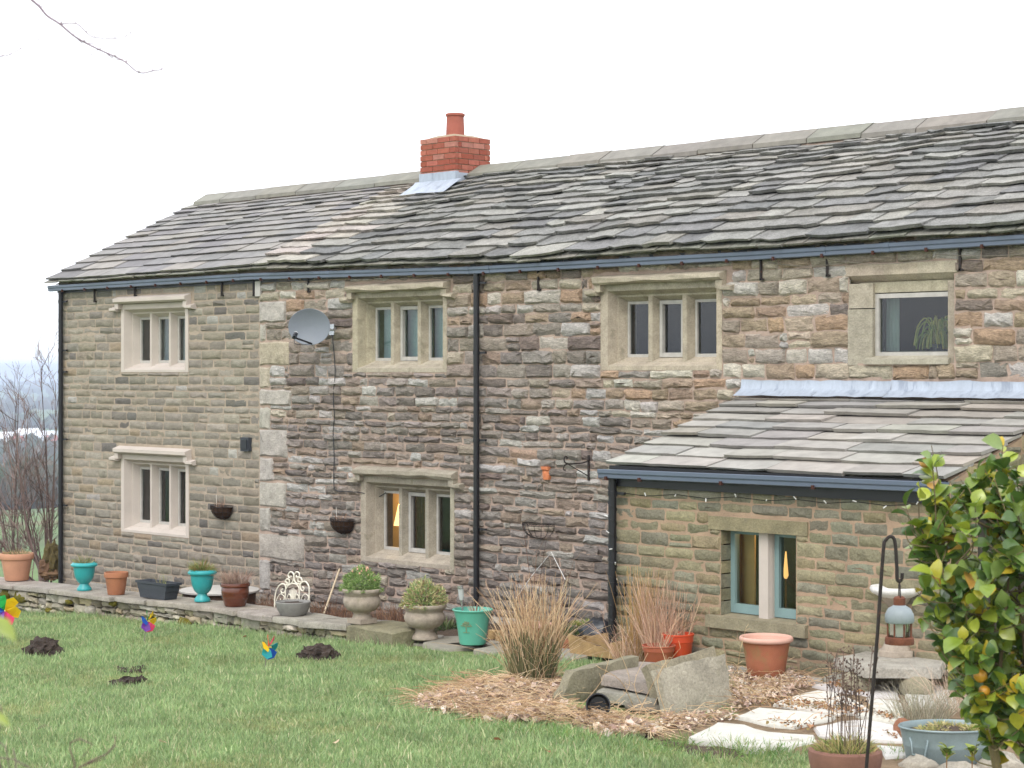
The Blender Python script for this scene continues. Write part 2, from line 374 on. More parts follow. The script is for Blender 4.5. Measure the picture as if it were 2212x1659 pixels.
for a, c, lo, hi in courses(XSPL, XR0, -.75, ZEAVE - .02, block + QR + [EXTB], lambda r, v: r.uniform(.075, .125) if v < 2.3 else r.uniform(.105, .17),
                            lambda r, v: min(.62, max(.1, r.gauss(.32 if v < 2.3 else .36, .11))), rng):
    x = (a + c) / 2; wf = max(0, min(1, (x + 17) / 3)) * max(0, min(1, (lo - 1.9) / .6)); wf = max(wf, .55 if lo > 3.2 else 0)
    s = stone_piece(a, c, lo, hi, rng, gap=rng.uniform(.004, .022), prot=rng.uniform(.014, .04), j=.011, rough=.014)
    if not s: continue
    col = rng.choice(WARM) if rng.random() < wf * .85 + .08 else rng.choice(GREY)
    y = rng.random()
    if y < .1: col = sr(176, 169, 160)
    elif y < .14: col = sr(150, 124, 98)
    elif y < .18: col = sr(124, 106, 94)
    col = desat(col, .38 - .1 * wf); col = tuple(q * (1.08 + .1 * wf) for q in col)
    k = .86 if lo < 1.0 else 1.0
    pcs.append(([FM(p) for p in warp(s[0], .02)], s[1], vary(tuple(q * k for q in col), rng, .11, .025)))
L_, R_ = pcs[:npl], pcs[npl:]
put_pieces(L_, 'stone', wl, 'wing_stone', 110); put_pieces(R_, 'stone', wr, 'wall_stone', 190)
qp = []
for i, (a, c, lo, hi) in enumerate(QR):
    s = stone_piece(a, c, lo, hi, rng, gap=.012, prot=.03, j=.012, rough=.006)
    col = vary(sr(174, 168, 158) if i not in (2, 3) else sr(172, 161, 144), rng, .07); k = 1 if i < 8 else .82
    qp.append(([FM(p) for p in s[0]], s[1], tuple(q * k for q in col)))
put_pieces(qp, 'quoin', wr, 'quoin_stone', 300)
# ---- mullioned windows
def surround(win, x0, x1, z0, z1, m, a=.075, aj=None, pr=.012, dark=(.35, .3, .22), rng=rng, d1=.1, d2=.2, sillpr=0, bs=.035):
    al = aj or a
    rings = [(0, 0, 0, 0, .12), (0, 0, 0, 0, -pr), (al, a, a, bs, -pr), (al + .045, a + .045, a + .045, bs + .045, d1),
             (al + .065, a + .065, a + .065, bs + .05, d1), (al + .115, a + .115, a + .115, bs + .1, d2), (al + .115, a + .115, a + .115, bs + .1, d2 + .14)]
    q = [((x0 + l, x1 - r, z0 + b_, z1 - t), y) for l, r, t, b_, y in rings]
    js = lambda: rng.uniform(-.002, .002)
    for side in ('jamb', 'jamb', 'lintel', 'sill'):
        pass
    def side(nm, f):
        mb = MB(); vs = []
        for (r_, y) in q:
            for k in (0, 1): p = f(r_, k); vs.append((p[0], y, p[1]))
        mb.add(vs, [(2 * i, 2 * i + 1, 2 * i + 3, 2 * i + 2) for i in range(len(q) - 1)], vary(dark, rng, .08)); mb.build(nm, m, win)
    side('jamb', lambda r_, k: (r_[0], r_[2 + k])); side('jamb', lambda r_, k: (r_[1], r_[2 + k]))
    side('lintel', lambda r_, k: (r_[k], r_[3])); side('sill', lambda r_, k: (r_[k], r_[2]))
    return q[5][0], q[3][0]
def lights(win, inner, outer, m, n=3, d1=.1, d2=.2, mw=.045, mb_=.12, colr=(.3, .25, .2), timber='white_timber', fw=.035, mid=.0, gl='glass'):
    xa, xb, za, zb = inner; wv = (xb - xa - (n - 1) * mb_) / n; pos = xa
    for i in range(n):
        x0, x1 = pos, pos + wv
        e = .022 if (mid and i == 1) else 0; y0, y1 = d2 - .01 - e, d2 + .035
        f = MB(); fz = za - .004; f_ = fw + (.012 if e else 0)
        f.box((x0 + .002, y0, fz), (x0 + f_, y1, zb)).box((x1 - f_, y0, fz), (x1 - .002, y1, zb))
        f.box((x0 + f_, y0 + .003, fz), (x1 - f_, y1, fz + f_ * 1.15)).box((x0 + f_, y0 + .003, zb - f_), (x1 - f_, y1, zb))
        f.build('casement', timber, win)
        MB().add([(x0 + f_, d2 + .014, fz + f_), (x1 - f_, d2 + .014, fz + f_), (x1 - f_, d2 + .014, zb - f_), (x0 + f_, d2 + .014, zb - f_)], [(0, 1, 2, 3)]).build('pane', gl, win)
        if i < n - 1:
            c = x1 + mb_ / 2; mu = MB(); zt = zb + .055
            for (za_, zb_) in ((za - .1, zt),):
                mu.hexa([(c - mb_ / 2, d2, za_), (c - mb_ / 2, d2 + .08, za_), (c + mb_ / 2, d2 + .08, za_), (c + mb_ / 2, d2, za_), (c + mw / 2, d1 - .003, za_), (c - mw / 2, d1 - .003, za_)][::-1],
                        [(c - mb_ / 2, d2, zb_), (c - mb_ / 2, d2 + .08, zb_), (c + mb_ / 2, d2 + .08, zb_), (c + mb_ / 2, d2, zb_), (c + mw / 2, d1 - .003, zb_), (c - mw / 2, d1 - .003, zb_)][::-1], colr)
            mu.build('mullion', m, win)
        pos = x1 + mb_
def hood(win, x0, x1, zt, m, col, h=.12, dep=.12, rough=0, rng=rng, left=True, right=True, stop=.13):
    mb = MB()
    def bar(a, b_, z, d=dep, hh=h, n=1):
        pf = [(.03, z), (-d, z - hh * .42), (-d, z - hh * .8), (-d * .7, z - hh), (.03, z - hh)]
        xs = [a + (b_ - a) * i / n for i in range(n + 1)]; V = []
        for x in xs: V += [(x, y - (rng.uniform(0, rough) if y < 0 else 0), zz + (rng.uniform(-rough, rough) * .8 if 0 < i_ < 4 else 0)) for i_, (y, zz) in enumerate(pf)]
        k = len(pf); fs = [(i * k + j_, i * k + (j_ + 1) % k, (i + 1) * k + (j_ + 1) % k, (i + 1) * k + j_) for i in range(n) for j_ in range(k)]
        fs += [tuple(range(k))[::-1], tuple(range(n * k, n * k + k))]; mb.add(V, fs, col)
    bar(x0, x1, zt, n=7 if rough else 1)
    for s_, on in ((0, left), (1, right)):
        if not on: continue
        xe = x1 if s_ else x0; sg = 1 if s_ else -1; a, b_ = sorted((xe, xe - sg * .09))
        mb.box((a, -dep * .72, zt - h - .08), (b_, .03, zt - h + .002), col)
        a, b_ = sorted((xe - sg * .03, xe + sg * stop)); bar(a, b_, zt - h - .03, d=dep * .85, hh=.085)
    mb.build('hood_mould', m, win)
def wthing(nm_label, r):
    o = link(bpy.data.objects.new('window', None), house, ((r[0] + r[1]) / 2, 0, r[2])); o['label'] = nm_label; return o
SAWN = sr(190, 180, 168); OLD = sr(166, 156, 138); OLDG = sr(154, 146, 131)
for r, lb in ((W1, 'upper window of clean sawn stone on the left wing'), (W6, 'lower window of clean sawn stone on the left wing')):
    win = wthing(lb, r); inn, out = surround(win, *r, 'sawn_stone', dark=SAWN)
    lights(win, inn, out, 'sawn_stone', 3, colr=SAWN); hood(win, r[0] - .06, r[1] + .06, r[3] + .13, 'sawn_stone', SAWN)
for r, lb, cc, a in ((W2, 'weathered upper window with teal blinds beside the satellite dish', OLD, .1), (W3, 'weathered three-light window right of the middle downpipe', OLD, .11),
                  (W5, 'weathered lower window with a lit lamp behind it', OLDG, .1)):
    win = wthing(lb, r); inn, out = surround(win, *r, 'old_stone', a=.075, aj=a, dark=cc, bs=.05)
    lights(win, inn, out, 'old_stone', 3, colr=cc, mid=1, mw=.06, mb_=.14, fw=.03)
    hood(win, r[0] - .03, r[1] + .06, r[3] + (.14 if r is W5 else .115), 'old_stone', cc, h=.12, rough=.016)
r = W4; win = wthing('single-pane window with houseplant at the right end', r)
tx0, tx1 = XF(1893), XF(2040); tz0, tz1 = ZF(1965, 770), ZF(1965, 632)
tx0, tx1 = tx0 - .06, XF(2050)
b4 = MB()
for (x0, x1, z0, z1, y0, nm) in ((r[0], tx0 + .004, r[2] - .01, r[2] + .55, -.02, 'jamb'), (r[0] + .008, tx0 + .004, r[2] + .56, r[3] - .17, -.014, 'jamb'),
                                 (tx1 - .004, r[1] - .01, r[2] - .01, r[3] - .17, -.012, 'jamb'), (r[0] - .04, r[1] + .03, r[3] - .19, r[3] + .02, -.02, 'lintel')):
    if nm == 'jamb':
        MB().hexa([(x0, y0, z0), (x1, y0 + .035, z0), (x1, .2, z0), (x0, .2, z0)], [(x0, y0, z1), (x1, y0 + .035, z1), (x1, .2, z1), (x0, .2, z1)], vary(OLDG, rng, .06)).build(nm, 'old_stone', win)
    else:
        xs = [x0, x0 + (x1 - x0) * .36, x0 + (x1 - x0) * .66, x1]
        for q0, q1 in zip(xs, xs[1:]):
            MB().hexa([(q0, .1, z0 + .02), (q1, .1, z0 + .02), (q1, y0, z0 + .1), (q0, y0, z0 + .1)][::-1], [(q0, .1, z1), (q1, .1, z1), (q1, y0, z1), (q0, y0, z1)][::-1], vary(OLD, rng, .06)).build('lintel', 'old_stone', win)
MB().box((r[0] + .1, .055, tz1 + .01), (r[1] - .04, .3, r[3] - .16), vary(OLD, rng)).build('lintel', 'old_stone', win)
MB().hexa([(tx0 - .06, -.05, r[2]), (tx1 + .02, -.05, r[2]), (tx1 + .02, .2, r[2]), (tx0 - .06, .2, r[2])], [(tx0 - .06, -.05, r[2] + .05), (tx1 + .02, -.05, r[2] + .05), (tx1 + .02, .2, r[2] + .13), (tx0 - .06, .2, r[2] + .13)], vary(OLDG, rng)).build('sill', 'old_stone', win)
f = MB(); yy0, yy1 = .06, .12; g_ = .045
f.box((tx0, yy0, tz0), (tx0 + g_, yy1, tz1)).box((tx1 - g_, yy0, tz0), (tx1, yy1, tz1)).box((tx0 + g_, yy0 + .002, tz0), (tx1 - g_, yy1, tz0 + g_)).box((tx0 + g_, yy0 + .002, tz1 - g_), (tx1 - g_, yy1, tz1))
f.build('casement', 'white_timber', win)
MB().add([(tx0 + g_, .09, tz0 + g_), (tx1 - g_, .09, tz0 + g_), (tx1 - g_, .09, tz1 - g_), (tx0 + g_, .09, tz1 - g_)], [(0, 1, 2, 3)]).build('pane', 'glass', win)
# packing round W4 so no daylight gets in
MB().box((r[0], .121, r[2]), (tx0 + .01, .3, r[3])).box((tx1 - .01, .121, r[2]), (r[1], .3, r[3])).box((tx0, .121, r[2]), (tx1, .3, tz0 + .02)).build('packing', 'interior', win)
# curtains, lamp and plant indoors
def curtain(x0, x1, z0, z1, y, m, label, folds=7, amp=.025):
    n = folds * 4; V = []
    for z in (z0, z1):
        for i in range(n + 1): V.append((x0 + (x1 - x0) * i / n, y + amp * math.sin(i * math.pi / 2) , z))
    mb = MB().add(V, [(i, i + 1, n + 2 + i, n + 1 + i) for i in range(n)])
    return mb.build('curtain', m, None, True, label, 'curtain', None)
curtain(W2[0] + .2, W2[1] - .18, W2[2] + .12, W2[3] - .08, .33, 'blind_teal', 'pale teal blind behind the upper window by the satellite dish', 3, .01)
curtain(tx0 - .1, tx0 + .16, tz0 - .1, tz1 + .05, .25, 'curtain_pale', 'pale curtain at the left of the window with the houseplant', 6)
curtain(W5[0] + .5, W5[0] + .82, W5[2], W5[3] + .05, .42, 'curtain_brown', 'brown curtain behind the middle light of the lamp window', 6)
curtain(W1[0] + .2, W1[1] - .2, W1[2], W1[3], .6, 'curtain_pale', 'grey net curtain deep in the upper left window', 9)
px_, pz_ = W5[0] - .08, W5[2] + .5
lamp = thing('table_lamp', 'lit table lamp with fringed cream shade inside the lower window', 'lamp', (px_, .75, W5[2] - .1))
MB().lathe([(.045, pz_ + .17), (.05, pz_ + .165), (.1, pz_ - .06), (.11, pz_ - .1), (.1, pz_ - .1)], 20, (px_, .75, 0)).build('lamp_shade', 'lamp_shade', lamp, True)
MB().lathe([(.0, W5[2] - .1), (.07, W5[2] - .1), (.05, W5[2] - .05), (.02, W5[2] + .1), (.04, W5[2] + .2), (.015, W5[2] + .3), (.015, pz_ + .1)], 16, (px_, .75, 0)).build('lamp_base', 'curtain_brown', lamp, True)
pl_ = bpy.data.lights.new('lamp_bulb', 'POINT'); pl_.energy = 16; pl_.color = (1, .62, .28); pl_.shadow_soft_size = .03; lo_ = bpy.data.objects.new('lamp_bulb', pl_); link(lo_, lamp, (px_, .75, pz_ + .24))
MB().box((W5[0] - .5, .55, W5[2] - .14), (W5[1] - .1, 1.1, W5[2] - .1)).build('shelf', 'curtain_brown', house)
MB().box((W5[0] - 1.4, 1.1, W5[2] - .6), (W5[0] + .05, 1.15, W5[3] + .3)).build('inner_wall', 'cream_plaster', house)
# ---- roof
SL = Vector((0, YR + .10, ZR - 4.13)); SLEN = SL.length; SV = SL.normalized()
RM = Map((0, -.10, 4.13), (1, 0, 0), SV, Vector((0, -SV.z, SV.y)))
def roofpt(p):
    u, v, n = p; k = max(0, 1 - v / SLEN); sag = .035 * nz(u * .45, v * .5, 1) + .015 * nz(u * 1.3, v * 1.1, 4)
    q = RM((u, v, n + (sag if u > XSPL else sag * .25))); q.z += (gutz(u) - GTAB[2][1] - .02) * k; return q
roof = MB().add([(XL0 - .1, -.02, 4.11), (XR0, -.02, 4.11), (XR0, YR, ZR - .1), (XL0 - .1, YR, ZR - .1), (XR0, 5.6, 4.1), (XL0 - .1, 5.6, 4.1)], [(0, 1, 2, 3), (3, 2, 4, 5)]).build('roof', 'roof_felt', house)
sl_l, sl_r = [], []
def slate_run(u0, u1, vtab, wtab, lift, t, j, cols, out, gap=.006, edge=0):
    for i, (v, v2) in enumerate(zip(vtab, vtab[1:])):
        u = u0 + (rng.uniform(-.2, 0) if not edge else 0); k = i / len(vtab)
        while u < u1:
            w_ = rng.uniform(*wtab) * (1.12 - .5 * k); e = min(u + w_, u1)
            if u1 - e < .12: e = u1
            a = max(u, u0)
            if e - a > .05:
                V, Fs = slate_piece(a, e, v, v2 + (v2 - v) * .55 + .05, lift, t, rng, j, gap); V = [(x, y, n + i * .0003) for x, y, n in V]
                out.append(([roofpt(p) for p in V], Fs, cols(rng, a, i)))
            u = e
def vtab(n, a, b_, top=SLEN - .26, start=-.06, jit=0):
    e = [a + (b_ - a) * (i / (n - 1)) ** .8 for i in range(n)]; s_ = (top - start) / sum(e); v = start; o = [v]
    for q in e: v += q * s_; o.append(v)
    return o
GR = [sr(146, 144, 138, .86), sr(156, 153, 146, .86), sr(136, 134, 129, .86), sr(162, 158, 148, .86), sr(148, 143, 133, .86), sr(130, 129, 127, .86)]
PG = [sr(145, 142, 139, .74), sr(138, 135, 133, .74), sr(151, 147, 143, .74), sr(134, 131, 131, .74), sr(154, 149, 142, .74)]
cl = lambda r_, u, i: vary(r_.choice(PG), r_, .1, .012)
def cr(r_, u, i):
    if abs(u - XSPL - .2) < .45: return vary(sr(186, 178, 168, .78), r_, .08)
    c = r_.choice(GR); d = max(0, min(1, (u + 20.5) / 3))
    return vary(desat(tuple(x * (.86 + .14 * d) for x in c), .2), r_, .13, .012)
slate_run(XL0 - .12, XSPL, vtab(13, .29, .15), (.4, .85), .036, .026, .008, cl, sl_l, edge=1)
slate_run(XSPL, XR0, vtab(14, .29, .14), (.3, .78), .052, .034, .026, cr, sl_r, gap=.018)
# under-eaves course
for u0, u1, out in ((XL0 - .14, XSPL, sl_l), (XSPL, XR0, sl_r)):
    u = u0
    while u < u1:
        e = min(u1, u + rng.uniform(.25, .5)); V, Fs = slate_piece(u, e, -.10 + rng.uniform(-.01, .01), .25, .003, .022, rng, .012, .02)
        out.append(([roofpt((x, y, n - .006)) for x, y, n in V], Fs, vary(sr(158, 156, 144, .7), rng, .1))); u = e
put_pieces(sl_l, 'slate', roof, 'slate_smooth', 110, 25); put_pieces(sl_r, 'slate', roof, 'slate', 190, 25)
# ridge stones on mortar
CHX0, CHX1, CHY0, CHY1 = onY(908, 300, 2.2).x, onY(984, 300, 2.2).x, 2.2, 2.86
mo = MB()
for a, c in ((XL0 + .1, CHX0), (CHX1, XR0)):
    x = a; n = 0
    mo.add([(a, YR - .34, ZR - .16), (c, YR - .34, ZR - .16), (c, YR - .2, ZR + .0), (a, YR - .2, ZR + .0)], [(0, 1, 2, 3)])
    while x < c - .05:
        e = min(c, x + rng.uniform(.7, 1.0)); e = c if c - e < .3 else e; g_ = .008; h_ = rng.uniform(-.008, .008)
        def sec(xx): return [(xx, YR - .30, ZR - .075 + h_), (xx, YR - .295, ZR - .02 + h_), (xx, YR - .05, ZR + .12 + h_), (xx, YR + .05, ZR + .12 + h_), (xx, YR + .29, ZR - .02), (xx, YR, ZR + .04)]
        V = sec(x + g_) + sec(e - g_)
        fs = [(i, (i + 1) % 6, 6 + (i + 1) % 6, 6 + i) for i in range(6)] + [tuple(range(6))[::-1], tuple(range(6, 12))]
        MB().add(V, fs, vary(sr(150, 146, 136, .66), rng, .08)).build('ridge_stone', 'slate_smooth', roof); x = e
mo.build('ridge_mortar', 'mortar_pink', roof)
# chimney
ch = link(bpy.data.objects.new('chimney', None), house, ((CHX0 + CHX1) / 2, (CHY0 + CHY1) / 2, 5.3))
CT = EYE + 3.22; bh = .078; MB().box((CHX0 + .012, CHY0 + .012, 5.0), (CHX1 - .012, CHY1 - .012, CT - .006)).build('mortar_core', 'brick_mortar', ch)
BR = [desat(sr(q, q - 78, q - 100, .8), .1) for q in (172, 164, 180, 156)] + [sr(180, 122, 106, .8)]
for k in range(7):
    z1 = CT - k * bh; z0 = z1 - bh + .011
    for ax in (0, 1, 2, 3):
        n = 3; L0, L1 = ((CHX0, CHX1), (CHY0, CHY1))[ax % 2]
        cuts = [L0 + (L1 - L0) * q for q in ((0, .36, .68, 1) if (k + ax) % 2 else (0, .17, .5, .83, 1))]
        for i, (a, c) in enumerate(zip(cuts, cuts[1:])):
            a2, c2 = a + (.005 if i else (.0 if ax % 2 == 0 else .104 * (k % 2 == 0))), c - .005
            if ax % 2 and i == 0: a2 = a + .06
            if ax % 2 and i == len(cuts) - 2: c2 = c - .06
            if c2 - a2 < .02: continue
            pr_ = rng.uniform(0, .003)
            if ax == 0: bb = ((a2, CHY0 - pr_, z0), (c2, CHY0 + .1, z1))
            elif ax == 2: bb = ((a2, CHY1 - .1, z0), (c2, CHY1 + pr_, z1))
            elif ax == 1: bb = ((CHX1 - .1, a2, z0), (CHX1 + pr_ + .001, c2, z1))
            else: bb = ((CHX0 - pr_ - .001, a2, z0), (CHX0 + .1, c2, z1))
            MB().box(*bb, vary(rng.choice(BR), rng, .1)).build('brick', 'brick', ch)
pc = ((CHX0 + CHX1) / 2 + .02, (CHY0 + CHY1) / 2 - .02, CT)
MB().hexa([(CHX0 + .02, CHY0 + .02, CT - .004), (CHX1 - .02, CHY0 + .02, CT - .004), (CHX1 - .02, CHY1 - .02, CT - .004), (CHX0 + .02, CHY1 - .02, CT - .004)],
          [(pc[0] - .17, pc[1] - .17, CT + .05), (pc[0] + .17, pc[1] - .17, CT + .05), (pc[0] + .17, pc[1] + .17, CT + .05), (pc[0] - .17, pc[1] + .17, CT + .05)]).build('flaunching', 'brick_mortar', ch)
MB().lathe([(.133, .02), (.126, .18), (.12, .30), (.12, .315), (.134, .325), (.136, .35), (.12, .36), (.1, .352), (.098, .1)], 26, pc).build('chimney_pot', 'clay_pot', ch, 40)
zf = lambda y: 4.13 + (y + .1) * SV.z / SV.y
fl = MB(); o_ = .012
fl.box((CHX0 - o_, CHY0 - o_, zf(CHY0) - .05), (CHX1 + o_, CHY0 + .05, zf(CHY0) + .26)).box((CHX1 - .05, CHY0 - .010, zf(CHY0)), (CHX1 + o_ + .002, YR - .2, zf(CHY0) + .24))
V = []
for i in range(11):
    x = CHX0 - .1 + (CHX1 - CHX0 + .22) * i / 10; jz = rng.uniform(-.01, .012)
    V += [(x, CHY0 - .005, zf(CHY0) + .15), (x, CHY0 - .05, zf(CHY0) + .115 + jz), (x, CHY0 - .3 + rng.uniform(-.03, .03), zf(CHY0 - .3) + .10 + jz)]
fl.add(V, [(3 * i + j_, 3 * i + 3 + j_, 3 * i + 4 + j_, 3 * i + 1 + j_) for i in range(10) for j_ in (0, 1)])
fl.build('lead_flashing', 'lead', ch)
# ---- gutter and downpipes
def sweep(mb, path, prof, closed=False):
    """path of (x, z) along X; prof of (y, dz)"""
    k = len(prof); V = [(x, y, z + dz) for x, z in path for y, dz in prof]; n = len(path)
    fs = [(i * k + j_, i * k + j_ + 1, (i + 1) * k + j_ + 1, (i + 1) * k + j_) for i in range(n - 1) for j_ in range(k - 1)]
    fs += [tuple(range(k)), tuple(range((n - 1) * k, n * k))[::-1]]; mb.add(V, fs)
GPROF = [(-.035, -.004), (-.035, -.075), (-.05, -.088), (-.115, -.09), (-.128, -.083), (-.128, -.048), (-.136, -.044), (-.14, -.036), (-.14, -.004), (-.13, 0), (-.128, -.004), (-.122, -.07), (-.05, -.075)]
gut = MB(); path = [(x, z) for x, z in GTAB if x < XR0] + [(XR0, gutz(XR0))]; sweep(gut, path, GPROF); gut = gut.build('gutter', 'gutter_paint', house)
for px in (532, 1026, 1070, 1795, 1932):
    x = XF(px); z = gutz(x); m2 = MB(); sweep(m2, [(x - .03, z), (x + .03, z)], [(y - .004, d - (.003 if d < -.02 else -.003)) for y, d in GPROF]); m2.build('joint', 'gutter_paint', gut)
x = XL0 + .3
while x < XR0:
    z = gutz(x); MB().box((x - .012, -.146, z - .108), (x + .012, -.11, z - .07)).build('clip', 'rust_clip', gut); x += .62
MB().box((XL0, -.033, 4.0 - .02), (XR0, -.004, 4.065)).build('fascia', 'black_paint', house)
def pipe(parent, x, y, z0, z1, clips, label=None, r=.036):
    p = MB().tube([(x, y, z0), (x, y, z1)], r, 14).build('downpipe', 'black_paint', parent, 50, label)
    for z in clips:
        MB().tube([(x, y, z - .022), (x, y, z + .022)], r + .006, 14).box((x + .02, y + .002, z - .013), (x + .15, y + .03, z + .012)).build('pipe_clip', 'black_paint', p, 50)
    return p
xp = onY(1029, 800, -.09).x; pipe(house, xp, -.09, -.5, gutz(xp) - .05, [ZF(1033, q) for q in (612, 762, 950, 1141)], 'middle downpipe beside the weathered windows')
xp = onY(131, 800, -.07).x; pipe(house, xp, -.07, -.8, gutz(xp) - .05, [ZF(133, q) for q in (652, 757, 803, 948, 1090)], 'downpipe on the left corner')
for px, t_, b_ in ((209, 628, 653), (296, 625, 640), (484, 612, 640), (553, 605, 640), (671, 606, 632), (1168, 585, 628), (1649, 558, 606), (1792, 552, 598), (2079, 535, 585)):
    x = XF(px); MB().box((x - .012, -.05, ZF(px, b_)), (x + .012, -.03, ZF(px, t_) + .06)).box((x - .014, -.05, ZF(px, b_) + .0), (x + .03, -.02, ZF(px, b_) + .02)).build('gutter_strap', 'iron', gut)
pth = MB()
for (a, c, sagv) in ((1660, 1830, 8), (1790, 2010, 10), (2020, 2212, 4)):
    pth.tube([onY(a + (c - a) * i / 8, (570 - (a - 1660) * .05) + sagv * math.sin(math.pi * i / 8) - 3, -.06) for i in range(9)], .004, 5)
pth.build('fairy_light_cable', 'grey_timber', gut)
MB().box((XF(557), -.05, ZF(565, 640)), (XF(568), -.02, ZF(565, 608))).build('timber_post_end', 'white_timber', gut)
# ---------------------------------------------------------------- lean-to
lean = thing('lean_to', 'low stone lean-to with stone slate roof and teal window', 'building', ((LX0 + LX1) / 2, LY / 2, 0))
LM = Map((0, LY, 0), (1, 0, 0), (0, 0, 1), (0, -1, 0))
XE = lambda px: onY(px, 1100, LY).x
ZE = lambda px, py: onY(px, py, LY).z
ex0, ex1, ez0, ez1 = XE(1558), XE(1721), ZE(1640, 1338), ZE(1640, 1148)
LINT = (XE(1533), XE(1747), ez1, ez1 + .125); SILL = (XE(1532), XE(1747), ez0 - .115, ez0)
LZT = LEV.z - .10
LG = onY(1290, 1013, LY - .17)
lw = sheet(LM, LX0, LX1, -.5, LZT + .05, [(ex0, ex1, ez0, ez1)], .006).build('wall', 'mortar_tan', lean, label='front wall of coursed olive stone')
OLIVE = [sr(134, 128, 103), sr(130, 125, 101), sr(145, 137, 110), sr(121, 118, 102), sr(140, 129, 101), sr(127, 125, 108)]
pc_ = []
for a, c, lo, hi in courses(LX0, LX1, -.3, LZT + .04, [(ex0, ex1, ez0, ez1), LINT, SILL], lambda r, v: r.uniform(.09, .14), lambda r, v: r.uniform(.2, .44), rng):
    s = stone_piece(a, c, lo, hi, rng, gap=rng.uniform(.004, .015), prot=rng.uniform(.009, .02), j=.007, rough=.006)
    if s: pc_.append(([LM(p) for p in warp(s[0], .012)], s[1], vary(rng.choice(OLIVE), rng, .12, .03)))
put_pieces(pc_, 'stone', lw, 'lean_stone', 300)
CM = Map((LX1, 0, 0), (0, 1, 0), (0, 0, 1), (1, 0, 0))
slope = (LTOP - LEV.z) / (0 - LEV.y)
topz = lambda y: LTOP + slope * y - .06
dx0, dx1, dz1 = LY + .42, -.25, 1.62
ck = MB().add([CM((LY, -.5, 0)), CM((dx0, -.5, 0)), CM((dx0, dz1, 0)), CM((dx0, topz(dx0), 0)), CM((LY, topz(LY), 0))], [(0, 1, 2, 3, 4)])
ck.add([CM((dx0, dz1, 0)), CM((dx1, dz1, 0)), CM((dx1, topz(dx1), 0)), CM((dx0, topz(dx0), 0))], [(0, 1, 2, 3)])
ck.add([CM((dx1, -.5, 0)), CM((0, -.5, 0)), CM((0, topz(0), 0)), CM((dx1, topz(dx1), 0))], [(0, 1, 2, 3)])
ck = ck.build('wall', 'mortar_tan', lean, label='right side wall with a dark doorway')
pc_ = []
for a, c, lo, hi in courses(LY, 0, -.3, topz(0), [(dx0, dx1, -1, dz1), (dx0 - .15, dx1 + .1, dz1, dz1 + .17)], lambda r, v: r.uniform(.11, .15), lambda r, v: r.uniform(.25, .45), rng):
    if hi > topz(a) - .02: hi = topz((a + c) / 2) - .02
    s = stone_piece(a, c, lo, hi, rng, gap=.02, prot=.012, j=.006, rough=.006)
    if s: pc_.append(([CM(p) for p in s[0]], s[1], vary(rng.choice(OLIVE), rng, .12, .03)))
put_pieces(pc_, 'stone', ck, 'lean_stone', 300)
MB().box((LX1 - .1, dx0 - .15, dz1 + .004), (LX1 + .025, dx1 + .1, dz1 + .166), sr(150, 140, 122)).build('lintel', 'old_stone', ck)
dr = MB().box((LX1 - .16, dx0, -.5), (LX1 - .12, dx1, dz1)).build('door', 'interior', lean)
MB().box((LX1 - .12, dx0, -.5), (LX1 - .06, dx0 + .07, dz1)).box((LX1 - .12, dx1 - .07, -.5), (LX1 - .06, dx1, dz1)).box((LX1 - .118, dx0 + .07, dz1 - .07), (LX1 - .06, dx1 - .07, dz1)).build('door_frame', 'teal_timber', dr)
MB().box((LX0 - .002, LY + .002, -.5), (LX0 + .2, 0, LZT - .02)).build('wall', 'mortar_pink', lean)
# window
wn = link(bpy.data.objects.new('window', None), lean, ((ex0 + ex1) / 2, LY, ez0)); wn['label'] = 'teal two-light window with a stone mullion'
MB().box((LINT[0], LY - .022, LINT[2] - .01), (LINT[1], LY + .25, LINT[3] - .01), sr(132, 124, 98)).build('lintel', 'old_stone', wn, None)
MB().hexa([(SILL[0], LY - .06, SILL[2]), (SILL[1], LY - .06, SILL[2]), (SILL[1], LY + .25, SILL[2]), (SILL[0], LY + .25, SILL[2])],
          [(SILL[0], LY - .06, SILL[3] - .005), (SILL[1], LY - .06, SILL[3] - .005), (SILL[1], LY + .25, SILL[3] + .02), (SILL[0], LY + .25, SILL[3] + .02)], sr(138, 130, 108)).build('sill', 'old_stone', wn)
jm = []
for side in (0, 1):
    z = ez0
    while z < ez1 - .02:
        z2 = min(ez1, z + rng.uniform(.1, .15)); xx = (ex0 - .02, ex0 + .006) if side == 0 else (ex1 - .006, ex1 + .02)
        MB().box((xx[0], LY - .004, z + .006), (xx[1], LY + .2, z2 - .006), vary(rng.choice(OLIVE), rng, .1)).build('jamb_stone', 'lean_stone', wn); z = z2
MB().box((ex0 - .02, LY + .2, ez0), (ex0 + .004, LY + .3, ez1)).box((ex1 - .004, LY + .2, ez0), (ex1 + .02, LY + .3, ez1)).build('reveal', 'mortar_tan', wn)
yw = LY + .15
m0, m1 = onY(1652, 1240, yw).x, onY(1676, 1240, yw).x
MB().hexa([(m0 + .012, yw - .1, ez0), (m1 - .012, yw - .1, ez0), (m1, yw - .05, ez0), (m1, yw + .06, ez0), (m0, yw + .06, ez0), (m0, yw - .05, ez0)],
          [(m0 + .012, yw - .1, ez1), (m1 - .012, yw - .1, ez1), (m1, yw - .05, ez1), (m1, yw + .06, ez1), (m0, yw + .06, ez1), (m0, yw - .05, ez1)], sr(176, 168, 158)).build('mullion', 'sawn_stone', wn)
